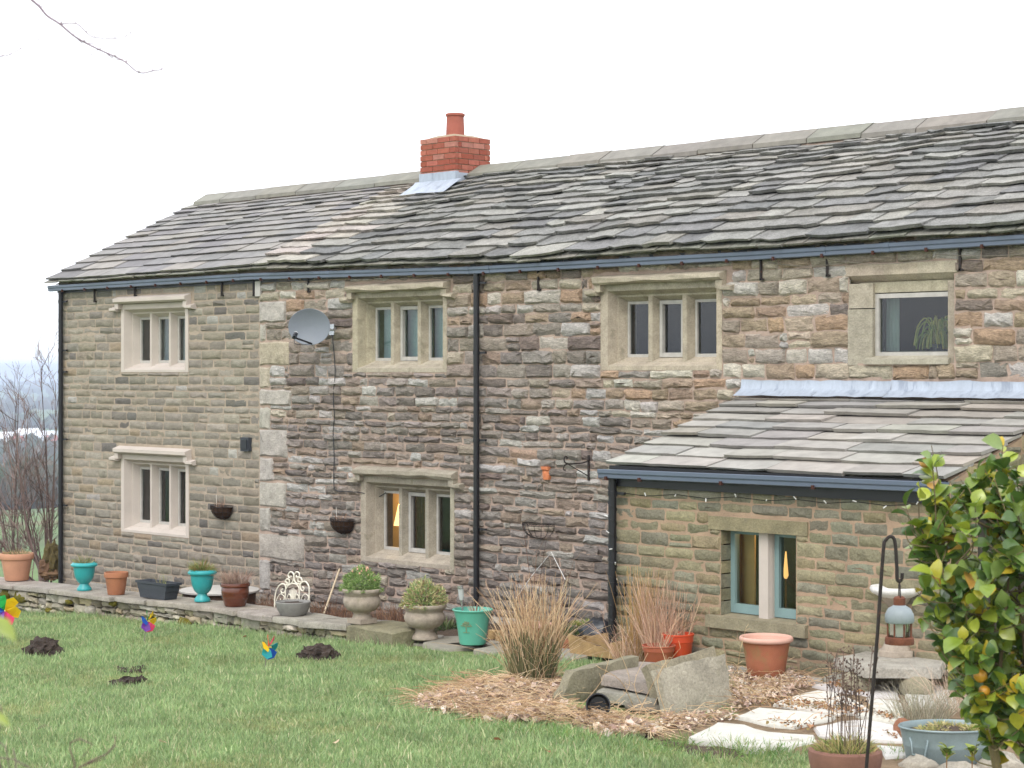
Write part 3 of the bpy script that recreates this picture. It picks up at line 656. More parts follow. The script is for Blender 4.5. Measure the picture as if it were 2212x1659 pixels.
for a, c in ((ex0 + .004, m0), (m1, ex1 - .004)):
    f = MB(); g_ = .05; z0, z1 = ez0 + .018, ez1
    f.box((a, yw - .02, z0), (a + g_, yw + .05, z1)).box((c - g_, yw - .02, z0), (c, yw + .05, z1)).box((a + g_, yw - .018, z0), (c - g_, yw + .05, z0 + .085)).box((a + g_, yw - .018, z1 - g_), (c - g_, yw + .05, z1))
    f.build('casement', 'teal_timber', wn)
    MB().add([(a + g_, yw + .015, z0 + .08), (c - g_, yw + .015, z0 + .08), (c - g_, yw + .015, z1 - g_), (a + g_, yw + .015, z1 - g_)], [(0, 1, 2, 3)]).build('pane', 'glass', wn)
MB().box((ex0 - .1, LY + .34, ez0 - .3), (ex0 + .12, LY + .36, ez1 + .2)).build('inner_wall', 'cream_plaster', lean)
MB().box((LX0 + .2, LY + 1.3, -.5), (LX1 - .2, LY + 1.35, 1.9)).box((LX0 + .2, LY + .3, -.4), (LX1 - .2, LY + 1.3, -.3)).build('inner_wall', 'interior', lean)
lx = m1 - .16
lp = thing('floor_lamp', 'glowing tall lamp inside the right light of the teal window', 'lamp', (lx, yw + .35, ez0 - .3))
MB().lathe([(.012, ez0 + .33), (.026, ez0 + .36), (.008, ez1 - .24), (.004, ez1 - .22)], 14, (lx, yw + .35, 0)).build('lamp_shade', 'lamp_strip', lp, True)
MB().lathe([(.0, ez0 - .3), (.06, ez0 - .3), (.008, ez0 - .26), (.008, ez0 + .34)], 12, (lx, yw + .35, 0)).build('lamp_base', 'curtain_brown', lp, True)
pl_ = bpy.data.lights.new('lamp_bulb', 'POINT'); pl_.energy = 3; pl_.color = (1, .6, .26); pl_.shadow_soft_size = .03; link(bpy.data.objects.new('lamp_bulb', pl_), lp, (lx, yw + .42, ez1 - .02))
# roof
lv = Vector((0, -LEV.y, LTOP - LEV.z)); ll = lv.length; lv.normalize()
LRM = Map((0, LEV.y, LEV.z - .055), (1, 0, 0), lv, Vector((0, -lv.z, lv.y)))
def lroof(p): q = LRM(p); q.z += .008 * nz(p[0] * 1.2, p[1] * 1.4, 8); return q
RX0, RX1 = LEV.x, onY(2046, 1030, LEV.y).x
lroofo = MB().add([lroof((RX0 + .05, -.0, -.03)), lroof((RX1 - .05, 0, -.03)), lroof((RX1 - .05, ll, -.03)), lroof((RX0 + .05, ll, -.03))], [(0, 1, 2, 3)]).build('roof', 'roof_felt', lean)
PL = [sr(174, 170, 163, .72), sr(170, 166, 160, .72), sr(183, 178, 169, .72), sr(164, 161, 157, .72), sr(180, 171, 161, .72)]
out = []; n = 9; e = [.26 - .012 * i for i in range(n)]; sc_ = (ll + .02) / sum(e); v = -.03
for i in range(n):
    h = e[i] * sc_; u = RX0
    while u < RX1 - .01:
        x2 = u + rng.uniform(.45, 1.05); x2 = RX1 if RX1 - x2 < .25 else x2
        V, Fs = slate_piece(u, x2, v, min(v + h * 1.6, ll), .042, .03, rng, .008, .012); out.append(([lroof(p) for p in V], Fs, vary(rng.choice(PL), rng, .08, .025))); u = x2
    v += h
u = RX0 + .02
while u < RX1:
    x2 = min(RX1, u + rng.uniform(.3, .6)); V, Fs = slate_piece(u, x2, -.045, .2, -.002, .022, rng, .008, .012); out.append(([lroof((x, y, n_ - .022)) for x, y, n_ in V], Fs, vary(sr(150, 148, 130, .65), rng, .1))); u = x2
put_pieces(out, 'slate', lroofo, 'slate_smooth', 300, 25)
MB().hexa([lroof((RX1 - .11, 0, -.05)), lroof((RX1 - .02, 0, -.05)), lroof((RX1 - .02, ll, -.05)), lroof((RX1 - .11, ll, -.05))],
          [lroof((RX1 - .11, 0, -.004)), lroof((RX1 - .02, 0, -.004)), lroof((RX1 - .02, ll, -.004)), lroof((RX1 - .11, ll, -.004))]).build('verge_mortar', 'mortar_tan', lroofo)
# lead flashing up the house wall, in lapped lengths
x = RX0 + .02; zt = ZF(1900, 823)
while x < LX1 + .1:
    x2 = min(x + rng.uniform(.85, 1.05), LX1 + .12); V = []; K = 8
    for i in range(K + 1):
        xx = x + (x2 - x) * i / K; V += [(xx, -.046, zt + rng.uniform(-.006, .012)), (xx, -.052 + rng.uniform(-.004, .004), LTOP + .06), (xx, -.085, LTOP + .035), (xx, -.19 + rng.uniform(-.012, .012), LTOP + slope * -.19 + .042 + rng.uniform(-.004, .006))]
    MB().add(V, [(4 * i + j_, 4 * i + j_ + 1, 4 * i + j_ + 5, 4 * i + j_ + 4) for i in range(K) for j_ in range(3)]).build('lead_flashing', 'lead', lean, True); x = x2 - .0
# gutter, pipe
lg0, lg1 = onY(1290, 1013, LY - .17), onY(1985, 1040, LY - .17); k = (lg1.z - lg0.z) / (lg1.x - lg0.x)
gx1 = onY(2035, 1040, LY - .17).x
g = MB(); sweep(g, [(lg0.x, lg0.z), (gx1, lg0.z + k * (gx1 - lg0.x))], [(y + LY - .03, d) for y, d in GPROF]); g = g.build('gutter', 'gutter_paint', lean)
for px in (1308, 1380, 1556, 1755):
    x = onY(px, 1030, LY - .17).x; z = lg0.z + k * (x - lg0.x); MB().box((x - .013, LY - .178, z - .105), (x + .013, LY - .14, z - .07)).build('clip', 'rust_clip', g)
MB().box((LX0, LY - .06, lg0.z - .165), (LX1, LY - .026, LEV.z - .03)).build('fascia', 'black_paint', lean)
xp = onY(1323, 1100, LY - .09).x; lpipe = pipe(lean, xp, LY - .09, -.2, lg0.z - .05, [onY(1323, q, LY - .09).z for q in (1065, 1262, 1283)], 'black downpipe wound with fairy lights', .04)
# fairy lights wound round the pipe and along the eaves
fb = MB(); wire = MB(); z = lg0.z - .1; a = 0; pts = []
while z > .2:
    pts.append((xp + .046 * math.cos(a), LY - .09 + .046 * math.sin(a), z)); a += .5; z -= .011
wire.tube(pts, .004, 5)
pts2 = [onY(1330 + 65 * i, 1066 + 2.6 * i + (3 if i % 2 else -3), LY - .065) for i in range(11)]; wire.tube(pts2, .004, 5)
fl_ = thing('string_lights', 'string of white fairy lights wound round the lean-to downpipe', 'string lights', (xp, LY - .09, .2))
wire.build('cable', 'black_paint', fl_)
mat('white_plastic', sr(226, 226, 224), rough=.35, var=.03, bump=0)
for i, p in enumerate(pts[5::14] + [p for p in pts2[::1]]):
    d = Vector((rng.uniform(-1, 1), rng.uniform(-1, .0), rng.uniform(-.6, 1))).normalized(); p = Vector(p)
    MB().tube([p, p + d * .035], .0055, 6).build('bulb', 'white_plastic', fl_)
# ---------------------------------------------------------------- ground
mat('lawn_earth', sr(120, 138, 82, .8), var=.3, vscale=2.5, bump=.5, bscale=30, fine=60, spots=((3, .62, sr(124, 112, 76, .7), .6),))
mat('soil', sr(96, 80, 66, .7), var=.35, vscale=8, bump=.9, bscale=35, bdist=.03, fine=70)
mat('dark_soil', sr(78, 66, 58, .75), var=.35, vscale=14, bump=1, bscale=45, bdist=.03)
mat('patio_earth', sr(146, 124, 98, .7), var=.35, vscale=7, bump=.8, bscale=50, bdist=.02, spots=((5, .58, sr(124, 124, 76, .7), .5),))
mat('grass', attr=True, rough=.6, var=.2, vscale=1.6, bump=0, trans=.25, fine=7)
mat('dry', attr=True, rough=.8, var=.15, vscale=6, bump=0, trans=.2)
mat('twig', attr=True, rough=.85, var=.2, vscale=10, bump=0)
mat('foliage', attr=True, rough=.5, var=.15, vscale=8, bump=0, trans=.2)
mat('flag', attr=True, rough=.8, var=.12, vscale=5, bump=.4, bscale=45, bdist=.01, fine=60, spots=((5, .58, sr(158, 148, 132, .7), .55), (26, .64, sr(128, 122, 110, .7), .55), (2.5, .62, sr(140, 140, 110, .7), .5)))
mat('slab', attr=True, rough=.85, var=.24, vscale=5, bump=.8, bscale=30, bdist=.025, fine=50, fk=1.1, spots=((6, .6, sr(112, 108, 78), .5), (30, .68, sr(186, 180, 166), .5), (12, .68, sr(84, 80, 70), .5)))
mat('dry_stone', attr=True, rough=.9, var=.25, vscale=9, bump=.6, bscale=45, bdist=.015, spots=((5, .66, sr(120, 114, 60), .55), (20, .66, sr(176, 170, 156), .5)))
mat('moss', sr(118, 110, 42), rough=1, var=.35, vscale=25, bump=1, bscale=80, bdist=.03)
mat('turquoise', sr(44, 146, 148), rough=.35, var=.1, vscale=7, bump=.05, spec=.5, spots=((12, .64, sr(96, 180, 176), .5), (7, .66, sr(52, 104, 100), .5)))
mat('terracotta', sr(156, 104, 76), rough=.85, var=.12, vscale=7, bump=.15, bscale=60, spots=((6, .56, sr(128, 92, 66), .6), (14, .66, sr(186, 152, 128), .5)))
mat('pale_terracotta', sr(182, 134, 108), rough=.7, var=.1, vscale=6, bump=.08, spots=((6, .66, sr(176, 120, 92), .5),))
mat('faded_rim', sr(196, 156, 140), rough=.7, var=.06, bump=.05)
mat('planter_algae', sr(160, 100, 74), rough=.7, var=.12, vscale=5, bump=.08, spots=((4.5, .5, sr(142, 114, 78), .75), (10, .68, sr(176, 92, 72), .6)))
mat('red_plastic', sr(200, 74, 44), rough=.4, var=.06, bump=.02, spec=.5)
mat('brown_plastic', sr(160, 88, 66), rough=.6, var=.1, bump=.03)
mat('brown_glaze', sr(94, 50, 34), rough=.25, var=.15, vscale=10, bump=.05, spec=.6)
mat('slate_plastic', sr(58, 62, 68), rough=.6, var=.08, bump=.05)
mat('black_plastic', sr(28, 30, 36), rough=.35, var=.1, bump=.05, spec=.5)
mat('cast_stone', sr(158, 146, 132), rough=.9, var=.2, vscale=14, bump=.5, bscale=110, bdist=.01, fine=160, spots=((8, .63, sr(130, 124, 100), .6), (40, .64, sr(190, 178, 164), .5)))
mat('bowl_grey', sr(128, 126, 122), rough=.8, var=.1, vscale=20, bump=.15, bscale=80)
mat('cream_iron', sr(222, 216, 200), rough=.5, var=.08, vscale=20, bump=.1, bscale=60, spots=((22, .7, sr(150, 120, 90), .5),))
mat('teal_glaze', sr(88, 162, 142), rough=.3, var=.05, vscale=4, bump=.02, spec=.5)
mat('emblem', sr(118, 134, 104), rough=.7, var=.2, vscale=40, bump=.2)
mat('steel', sr(190, 192, 194), rough=.25, metal=.8, var=.05, bump=.02)
mat('clear_plastic', sr(206, 210, 208), rough=.15, var=.05, bump=.05, trans=.4)
mat('wood_old', sr(150, 124, 86), rough=.85, var=.25, vscale=10, bump=.3, bscale=30, spots=((8, .6, sr(118, 106, 70), .5),))
mat('wood_dark', sr(84, 62, 48), rough=.8, var=.2, vscale=12, bump=.3)
mat('table_top', sr(176, 172, 166), rough=.6, var=.12, vscale=6, bump=.1)
mat('coir', sr(74, 52, 36), rough=1, var=.4, vscale=30, bump=1, bscale=70, bdist=.04)
mat('dish_grey', sr(118, 124, 132), rough=.5, var=.04, vscale=5, bump=.02)
mat('zinc', sr(126, 140, 142), rough=.45, metal=.25, var=.12, vscale=6, bump=.05, bscale=12, spots=((5, .6, sr(158, 168, 166), .4),))
mat('lantern_metal', sr(132, 140, 144), rough=.5, var=.1, bump=.05, spots=((14, .64, sr(140, 88, 60), .6),))
mat('rust', sr(104, 64, 48), rough=.9, var=.3, vscale=20, bump=.3)
mat('candle', sr(232, 228, 214), rough=.5, var=.03, bump=0)
mat('clay_dark', sr(122, 88, 76), rough=.9, var=.15, vscale=8, bump=.2, bscale=60)
mat('bird_white', sr(214, 212, 208), rough=.9, var=.12, vscale=20, bump=.4, bscale=60)
mat('face_clay', sr(196, 124, 86), rough=.8, var=.12, vscale=20, bump=.2)
mat('leaf', attr=True, rough=.28, var=.12, vscale=14, bump=.1, bscale=20, spec=.6, trans=.2, fine=30)
mat('paint', attr=True, rough=.35, var=.03, bump=0, spec=.5, trans=.25)
glass_mat('lantern_glass', (.9, .93, .93), .03)
def gridmesh(name, xs, ys, zf, m, col=(.3, .3, .3), kind='structure', smooth=True):
    nx, ny = len(xs), len(ys); V = [(x, y, zf(x, y)) for y in ys for x in xs]
    return MB().add(V, [(j_ * nx + i, j_ * nx + i + 1, (j_ + 1) * nx + i + 1, (j_ + 1) * nx + i) for j_ in range(ny - 1) for i in range(nx - 1)], col).build(name, m, None, smooth, kind=kind)
frange = lambda a, b_, s: [a + s * i for i in range(int((b_ - a) / s) + 1)]
lawn_z = lambda x, y: G(x, y) + .018 * nz(x * .8, y * .8) + .008 * nz(x * 3, y * 3)
gridmesh('lawn', frange(-28, 8, .25), frange(-22, .25, .25), lambda x, y: lawn_z(x, y) - .012, 'lawn_earth')
gridmesh('border_soil', frange(-28, -13.5, .12), frange(-1.9, .05, .12), lambda x, y: G(x, y) + .03 + .04 * nz(x * 3, y * 3, 2), 'soil')
def inpoly(x, y, P):
    c = False; n = len(P)
    for i in range(n):
        (x1, y1), (x2, y2) = P[i], P[i - 1]
        if (y1 > y) != (y2 > y) and x < (x2 - x1) * (y - y1) / (y2 - y1) + x1: c = not c
    return c
def topix(p):
    d = depth(p); r = (p.x * RT[0] + (p.y + D) * RT[1]) / d; return CX + r * F, HY - (p.z - EYE) / d * F
PATIO = [(1385, 1592), (1420, 1545), (1560, 1555), (1590, 1470), (1560, 1425), (1800, 1440), (2000, 1380), (2400, 1380), (2400, 1760), (1900, 1760), (1830, 1680), (1760, 1636), (1640, 1612), (1470, 1603)]
PILE = [(888, 1522), (1000, 1482), (1100, 1470), (1230, 1472), (1196, 1530), (1265, 1548), (1330, 1552), (1400, 1566), (1430, 1594), (1310, 1592), (1220, 1562), (1060, 1562), (925, 1536)]
MUD = [(1385, 1590), (1480, 1602), (1640, 1612), (1640, 1640), (1520, 1640), (1400, 1610)]
STEPS = [(850, 1400), (1010, 1386), (1110, 1390), (1240, 1400), (1300, 1420), (1290, 1432), (1150, 1424), (1090, 1418), (1000, 1420), (880, 1404)]
# patio bed of dry litter and earth
pz = lambda x, y: G(x, y) + .02 + .015 * nz(x * 2.5, y * 2.5, 7)
def polysheet(name, P, m, zf, step=.08, kind='structure', edge=0):
    W = [onG(a, b_) for a, b_ in P]; x0, x1 = min(q.x for q in W), max(q.x for q in W); y0, y1 = min(q.y for q in W), max(q.y for q in W)
    V = {}; mb = MB(); vs = []; fs = []; P2 = [(q.x, q.y) for q in W]
    xs, ys = frange(x0, x1, step), frange(y0, min(y1, LY - .0), step); ins = {}
    for i, x in enumerate(xs):
        for j_, y in enumerate(ys):
            ins[i, j_] = inpoly(x + .12 * nz(x * 3, y * 3, 1), y + .12 * nz(x * 3, y * 3, 5), P2)
    def vid(i, j_):
        if (i, j_) not in V: V[i, j_] = len(vs); vs.append((xs[i], ys[j_], zf(xs[i], ys[j_]) if all(ins.get((i + a, j_ + c), False) for a in (-1, 0, 1) for c in (-1, 0, 1)) else G(xs[i], ys[j_]) - .015))
        return V[i, j_]
    for (i, j_), v in ins.items():
        if v and i + 1 < len(xs) and j_ + 1 < len(ys): fs.append((vid(i, j_), vid(i + 1, j_), vid(i + 1, j_ + 1), vid(i, j_ + 1)))
    return MB().add(vs, fs).build(name, m, None, True, kind=kind)
polysheet('patio_bed', PATIO, 'patio_earth', pz)
polysheet('mud', MUD, 'soil', lambda x, y: G(x, y) + .012)
PW = [onG(a, b_) for a, b_ in PILE]
def edged(x, y):
    p = Vector((x, y)); m_ = 9
    for i, a in enumerate(PW):
        b_ = PW[i - 1]; a2, d = Vector((a.x, a.y)), Vector((b_.x - a.x, b_.y - a.y)); u = max(0, min(1, (p - a2).dot(d) / d.dot(d))); m_ = min(m_, (p - a2 - d * u).length)
    return m_
def mound(x, y): k = min(1, edged(x, y) / .5); k = k * k * (3 - 2 * k); return G(x, y) + .012 + k * (.0 + .05 * (nz(x * 1.1, y * 1.1, 3) + .5))
polysheet('litter_mound', PILE, 'soil', mound, .1)
# flagstones
def flag(P, z, t, rng, col, parent, name='flagstone', m='flag', j=.012, world=None, inset=.012):
    W = world or [onZ(a, b_, z) for a, b_ in P]; pts = []
    for i, p in enumerate(W):
        q = W[(i + 1) % len(W)]; n = max(1, int((q - p).length / .12))
        for k in range(n): e = p.lerp(q, k / n); pts.append(Vector((e.x + rng.uniform(-j, j), e.y + rng.uniform(-j, j), e.z)))
    if sum(pts[i].x * pts[(i + 1) % len(pts)].y - pts[(i + 1) % len(pts)].x * pts[i].y for i in range(len(pts))) < 0: pts.reverse()
    c = sum(pts, Vector()) / len(pts); n = len(pts); V = [p - Vector((0, 0, t)) for p in pts] + [p - Vector((0, 0, .012 + rng.uniform(0, .01))) for p in pts]
    V += [p + (c - p).normalized() * inset + Vector((0, 0, rng.uniform(-.003, .003))) for p in pts] + [c]
    fs = [tuple(range(n))[::-1]] + [(r_ * n + i, r_ * n + (i + 1) % n, (r_ + 1) * n + (i + 1) % n, (r_ + 1) * n + i) for r_ in (0, 1) for i in range(n)] + [(2 * n + i, 2 * n + (i + 1) % n, 3 * n) for i in range(n)]
    return MB().add(V, fs, col).build(name, m, parent, 35)
c3 = lambda L: [((2400 + a / 2.011) / 1.852, (2247 + b_ / 2.011) / 1.852) for a, b_ in L]
c4 = lambda L: [((2996 + a / 2.011) / 1.852, (2247 + b_ / 2.011) / 1.852) for a, b_ in L]
patio = tag(link(bpy.data.objects.new('patio', None), None, (-9, -4, 0)), kind='structure')
WH = sr(222, 218, 210, .72)
for L in (c3([(700, 1415), (960, 1290), (1160, 1310), (1350, 1370), (1740, 1390), (1750, 1440), (1480, 1490), (1200, 1490), (900, 1440)]),
          c3([(1085, 1240), (1280, 1175), (1550, 1190), (1890, 1240), (1860, 1265), (1560, 1330), (1420, 1310)]),
          c3([(1385, 1140), (1560, 1075), (1740, 1036), (1900, 1050), (2060, 1120), (2165, 1180), (2050, 1215), (1880, 1220)]),
          c4([(510, 990), (760, 950), (980, 985), (1200, 1010), (1200, 1095), (970, 1075), (800, 1040)]),
          c4([(530, 1330), (740, 1285), (950, 1265), (1190, 1320), (1240, 1450), (1020, 1430), (560, 1385)]),
          c4([(1010, 962), (1240, 872), (1500, 900), (1560, 1010), (1210, 1000)]),
          c4([(870, 1225), (1060, 1170), (1260, 1190), (1250, 1300), (1000, 1262)]),
          c4([(1020, 1470), (1240, 1490), (1290, 1560), (1100, 1570)]), c4([(940, 1090), (1200, 1115), (1240, 1165), (1000, 1165)]),
          c4([(1260, 1020), (1600, 1030), (1700, 1150), (1280, 1160)])):
    c = onG(*[sum(q[k] for q in L) / len(L) for k in (0, 1)]); flag(L, c.z + .045, .06, rng, vary(WH, rng, .05), patio)
for L in (c3([(1035, 838), (1200, 845), (1210, 905), (1045, 880)]), c3([(1470, 890), (1800, 932), (1790, 960), (1640, 958), (1480, 930)]), c3([(1810, 935), (1890, 880), (1990, 885), (1990, 930), (1870, 955)])):
    c = onG(*[sum(q[k] for q in L) / len(L) for k in (0, 1)]); flag(L, c.z + .05, .06, rng, vary(sr(176, 170, 160, .7), rng, .06), patio)
c2 = lambda L: [((1500 + a / 2.011) / 1.852, (2247 + b_ / 2.011) / 1.852) for a, b_ in L]
steps = tag(link(bpy.data.objects.new('stepping_path', None), None, onG(1050, 1405)), kind='structure')
for L in (c2([(150, 610), (300, 575), (560, 590), (540, 640), (390, 660), (250, 650)]), c2([(385, 650), (560, 600), (800, 590), (1040, 640), (900, 690), (640, 700), (560, 700)]),
          c2([(800, 700), (1000, 660), (1180, 680), (1180, 720), (950, 730)]), c2([(1380, 690), (1680, 700), (1700, 740), (1560, 780), (1400, 740)]), c2([(1480, 730), (1690, 715), (1720, 760), (1560, 790)])):
    c = onG(*[sum(q[k] for q in L) / len(L) for k in (0, 1)]); flag(L, c.z + .05 + (.02 if L[0][0] > 1100 and L[0][0] < 1260 else 0), .1, rng, vary(sr(160, 152, 140, .7), rng, .07), steps)
# ---------------------------------------------------------------- garden wall with coping
CT_ = [(-80, 1253), (0, 1263), (118, 1275), (256, 1292), (330, 1300), (435, 1311), (520, 1322), (600, 1333), (663, 1345), (760, 1351), (900, 1360)]
YWF = -2.12
cop_z = lambda px: onY(px, lerp_tab(px, CT_), YWF - .1).z
gw = thing('garden_wall', 'low dry-stone garden wall with flat coping slabs along the lawn', 'wall', onY(380, 1340, YWF))
DRY = [sr(158, 150, 130), sr(146, 138, 120), sr(166, 160, 144), sr(134, 126, 110), sr(152, 146, 134), sr(164, 152, 126)]
xw = lambda px: onY(px, 1300, YWF).x
brk = [-80, 44, 118, 256, 326, 437, 521, 602, 665, 762]
for i, (a, c) in enumerate(zip(brk, brk[1:])):
    x0, x1 = xw(a) + .01, xw(c) - .005; z = (cop_z(a) + cop_z(c)) / 2 + rng.uniform(-.008, .008); f0, f1 = YWF - .1 + rng.uniform(-.04, .03), YWF - .1 + rng.uniform(-.04, .03)
    zl, zr_ = cop_z(a + 5), cop_z(c - 5)
    flag(None, 0, rng.uniform(.05, .07), rng, vary(sr(172, 164, 152, .74), rng, .06), gw, 'coping_slab', 'slab', .014,
         [Vector((x0, f0, zl)), Vector(((x0 + x1) / 2, (f0 + f1) / 2 + rng.uniform(-.03, .03), z)), Vector((x1, f1, zr_)), Vector((x1 + rng.uniform(-.05, .05), -1.62, zr_)), Vector((x0 + rng.uniform(-.05, .05), -1.62, zl))])
WMM = Map((0, YWF, 0), (1, 0, 0), (0, 0, 1), (0, -1, 0)); pc_ = []
seg = 14
for s_ in range(seg):
    pa, pb = -80 + (842) * s_ / seg, -80 + 842 * (s_ + 1) / seg; x0, x1 = xw(pa), xw(pb); zt = min(cop_z(pa), cop_z(pb)) - .05; zb = G((x0 + x1) / 2, YWF) - .06
    for a, c, lo, hi in courses(x0, x1, zb, zt, [], lambda r, v: r.uniform(.055, .12), lambda r, v: r.uniform(.12, .36), rng):
        s = stone_piece(a, c, lo, hi, rng, gap=rng.uniform(.006, .02), prot=rng.uniform(.0, .05), j=.014, rough=.014, back=.2)
        if s: pc_.append(([WMM(p) for p in s[0]], s[1], vary(rng.choice(DRY), rng, .18, .04)))
put_pieces(pc_, 'wall_stone', gw, 'dry_stone', 300, 30)
V = [(xw(-80), YWF + .07, -.8), (xw(762), YWF + .07, -.5), (xw(762), YWF + .07, cop_z(750) - .07), (xw(-80), YWF + .07, cop_z(-80) - .07)]
bk = MB()
for s_ in range(seg):
    pa, pb = -80 + 842 * s_ / seg, -80 + 842 * (s_ + 1) / seg; zt = min(cop_z(pa), cop_z(pb)) - .07; bk.box((xw(pa), YWF + .07, -.8), (xw(pb), -1.66, zt))
bk.build('core', 'dark_soil', gw)
def lump(p, rx, ry, rz, rng, col, amp=.35, sub=2, f_=1.6, flat=0):
    """noisy boulder as verts, faces"""
    import bmesh
    bm = bmesh.new(); bmesh.ops.create_icosphere(bm, subdivisions=sub, radius=1); o = rng.uniform(0, 50); V = []
    for v in bm.verts:
        q = v.co.normalized(); k = 1 + amp * mnoise.noise(q * f_ + Vector((o, o, o))) + amp * .4 * mnoise.noise(q * f_ * 2.7 + Vector((o, 0, o)))
        z = q.z * rz * k; z = max(z, -flat) if flat else z
        V.append(Vector(p) + Vector((q.x * rx * k, q.y * ry * k, z)))
    fs = [tuple(v.index for v in f.verts) for f in bm.faces]; bm.free(); return V, fs
for px, py, w_ in ((12, 1283, 26), (43, 1290, 30), (105, 1318, 14), (245, 1302, 22), (398, 1345, 32), (150, 1300, 16), (330, 1330, 14)):
    p = onY(px, py, YWF - .03); k = pix(p); V, fs = lump(p, w_ * k * .75, .05, w_ * k * .4, rng, None, .5); MB().add(V, fs).build('moss', 'moss', gw, True)
# mossy block at the wall's end
bx = [onY(752, 1350, YWF - .12), onY(853, 1356, YWF - .12)]
zt = cop_z(770) + .0
W = [Vector((bx[0].x, YWF - .13, zt)), Vector((bx[1].x - .05, YWF - .12, zt - .02)), Vector((bx[1].x, YWF + .05, zt)), Vector((bx[1].x - .1, -1.55, zt)), Vector((bx[0].x, -1.6, zt))]
blk = flag(None, 0, .34, rng, sr(140, 134, 108, .8), None, 'stone_block', 'slab', .02, W, inset=.03)
tag(blk, 'mossy stone block at the right end of the garden wall', 'stone block')
# ---------------------------------------------------------------- pots and planters
def soil_disc(parent, p, r, z, m='dark_soil'):
    V = [Vector((p.x, p.y, p.z + z + .012))]; n = 18
    for k in range(n): q = 2 * math.pi * k / n; V.append(Vector((p.x + r * math.cos(q), p.y + r * math.sin(q), p.z + z + rng.uniform(-.006, .006))))
    MB().add(V, [(0, 1 + k, 1 + (k + 1) % n) for k in range(n)]).build('soil', m, parent, True)
def blade_tuft(mb, c, rad, n, h, wdt, cols, rng, up=.6, spread=1.0, dome=True, k3=2):
    """leafy tuft: tapered strips growing from a disc"""
    for _ in range(n):
        a = rng.uniform(0, 6.283); rr = rad * math.sqrt(rng.random()); b0 = c + Vector((rr * math.cos(a), rr * math.sin(a), 0))
        d = Vector((math.cos(a) * spread * (rr / max(rad, 1e-6)) + rng.gauss(0, .35), math.sin(a) * spread * (rr / max(rad, 1e-6)) + rng.gauss(0, .35), up + rng.random() * .6)).normalized()
        hh = h * rng.uniform(.5, 1.0) * ((1 - .45 * (rr / max(rad, 1e-6)) ** 2) if dome else 1); s = d.cross(Vector((rng.uniform(-1, 1), rng.uniform(-1, 1), .2))).normalized() * wdt * rng.uniform(.6, 1.2)
        t_ = b0 + d * hh + Vector((0, 0, -hh * .12)); m_ = b0 + d * hh * .55 + Vector((0, 0, hh * .03))
        mb.add([b0 - s * .4, b0 + s * .4, m_ + s * .5, m_ - s * .5, t_], [(0, 1, 2, 3), (3, 2, 4)], vary(rng.choice(cols), rng, .2, .06))
def dome(mb, c, R_, H_, n, L_, wdt, cols, rng):
    for _ in range(n):
        a = rng.uniform(0, 6.283); el = math.asin(rng.uniform(-.05, 1) ** 2 if rng.random() < .4 else rng.uniform(-.05, 1)); k = rng.uniform(.62, 1.0) ** .6; o = Vector((math.cos(a) * math.cos(el) * R_, math.sin(a) * math.cos(el) * R_, math.sin(el) * H_)); k *= 1 + .34 * nz(o.x * 11, o.y * 11, o.z * 11 + c.x)
        q = c + o * k; d = (o.normalized() + Vector((rng.gauss(0, .55), rng.gauss(0, .55), rng.gauss(.15, .45)))).normalized(); l_ = L_ * rng.uniform(.6, 1.3); s_ = d.cross(Vector((rng.uniform(-1, 1), rng.uniform(-1, 1), .3))).normalized() * wdt * rng.uniform(.6, 1.3)
        b0 = q - d * l_ * .5; m_ = q + Vector((0, 0, l_ * .08)); mb.add([b0, m_ + s_, q + d * l_ * .5, m_ - s_], [(0, 1, 2, 3)], vary(rng.choice(cols), rng, .22, .06))
def stems(mb, c, n, h, rad, lean, r, cols, rng, bend=.15, seg=4, sides=3, lo=.55, tipcol=None):
    for _ in range(n):
        a = rng.uniform(0, 6.283); rr = rad * math.sqrt(rng.random()); p = c + Vector((rr * math.cos(a), rr * math.sin(a), 0)); hh = h * rng.uniform(lo, 1.0)
        d = Vector((math.cos(a) * lean * rr / max(rad, 1e-6) + rng.gauss(0, lean * .45), math.sin(a) * lean * rr / max(rad, 1e-6) + rng.gauss(0, lean * .45), 1)).normalized(); bv = Vector((rng.gauss(0, bend), rng.gauss(0, bend), 0))
        pts = [p + d * hh * k / seg + bv * hh * (k / seg) ** 2 - Vector((0, 0, abs(bv.length) * hh * .5 * (k / seg) ** 2)) for k in range(seg + 1)]
        col = vary(rng.choice(cols), rng, .15, .04)
        if tipcol:
            mb.tube(pts[:seg // 2 + 1], r, sides, col, False); mb.tube(pts[seg // 2:], r, sides, vary(rng.choice(tipcol), rng, .15), False, r1=r * .4)
        else: mb.tube(pts, r, sides, col, False, r1=r * .35)
GRN = [sr(112, 138, 74), sr(96, 124, 64), sr(136, 156, 92), sr(84, 112, 60)]
STRAW = [sr(204, 178, 142), sr(190, 160, 124), sr(214, 190, 156), sr(176, 144, 112)]
DEAD = [sr(124, 92, 72), sr(104, 76, 60), sr(146, 112, 86), sr(92, 70, 58)]
TWG = [sr(150, 124, 104), sr(128, 104, 90), sr(166, 140, 118)]
FLOWERPOT = [(0, 0), (.68, 0), (.7, .02), (.9, .76), (.92, .77), (1, .78), (1, .97), (.98, 1), (.91, 1), (.89, .97), (.85, .8), (.8, .72)]
URN = [(0, 0), (.54, 0), (.55, .03), (.54, .07), (.46, .12), (.35, .19), (.33, .24), (.38, .27), (.42, .27), (.58, .36), (.7, .5), (.77, .68), (.79, .78), (.79, .82), (.82, .84), (.97, .87), (1, .9), (.99, .93), (.86, .99), (.8, 1), (.77, .97), (.74, .86)]
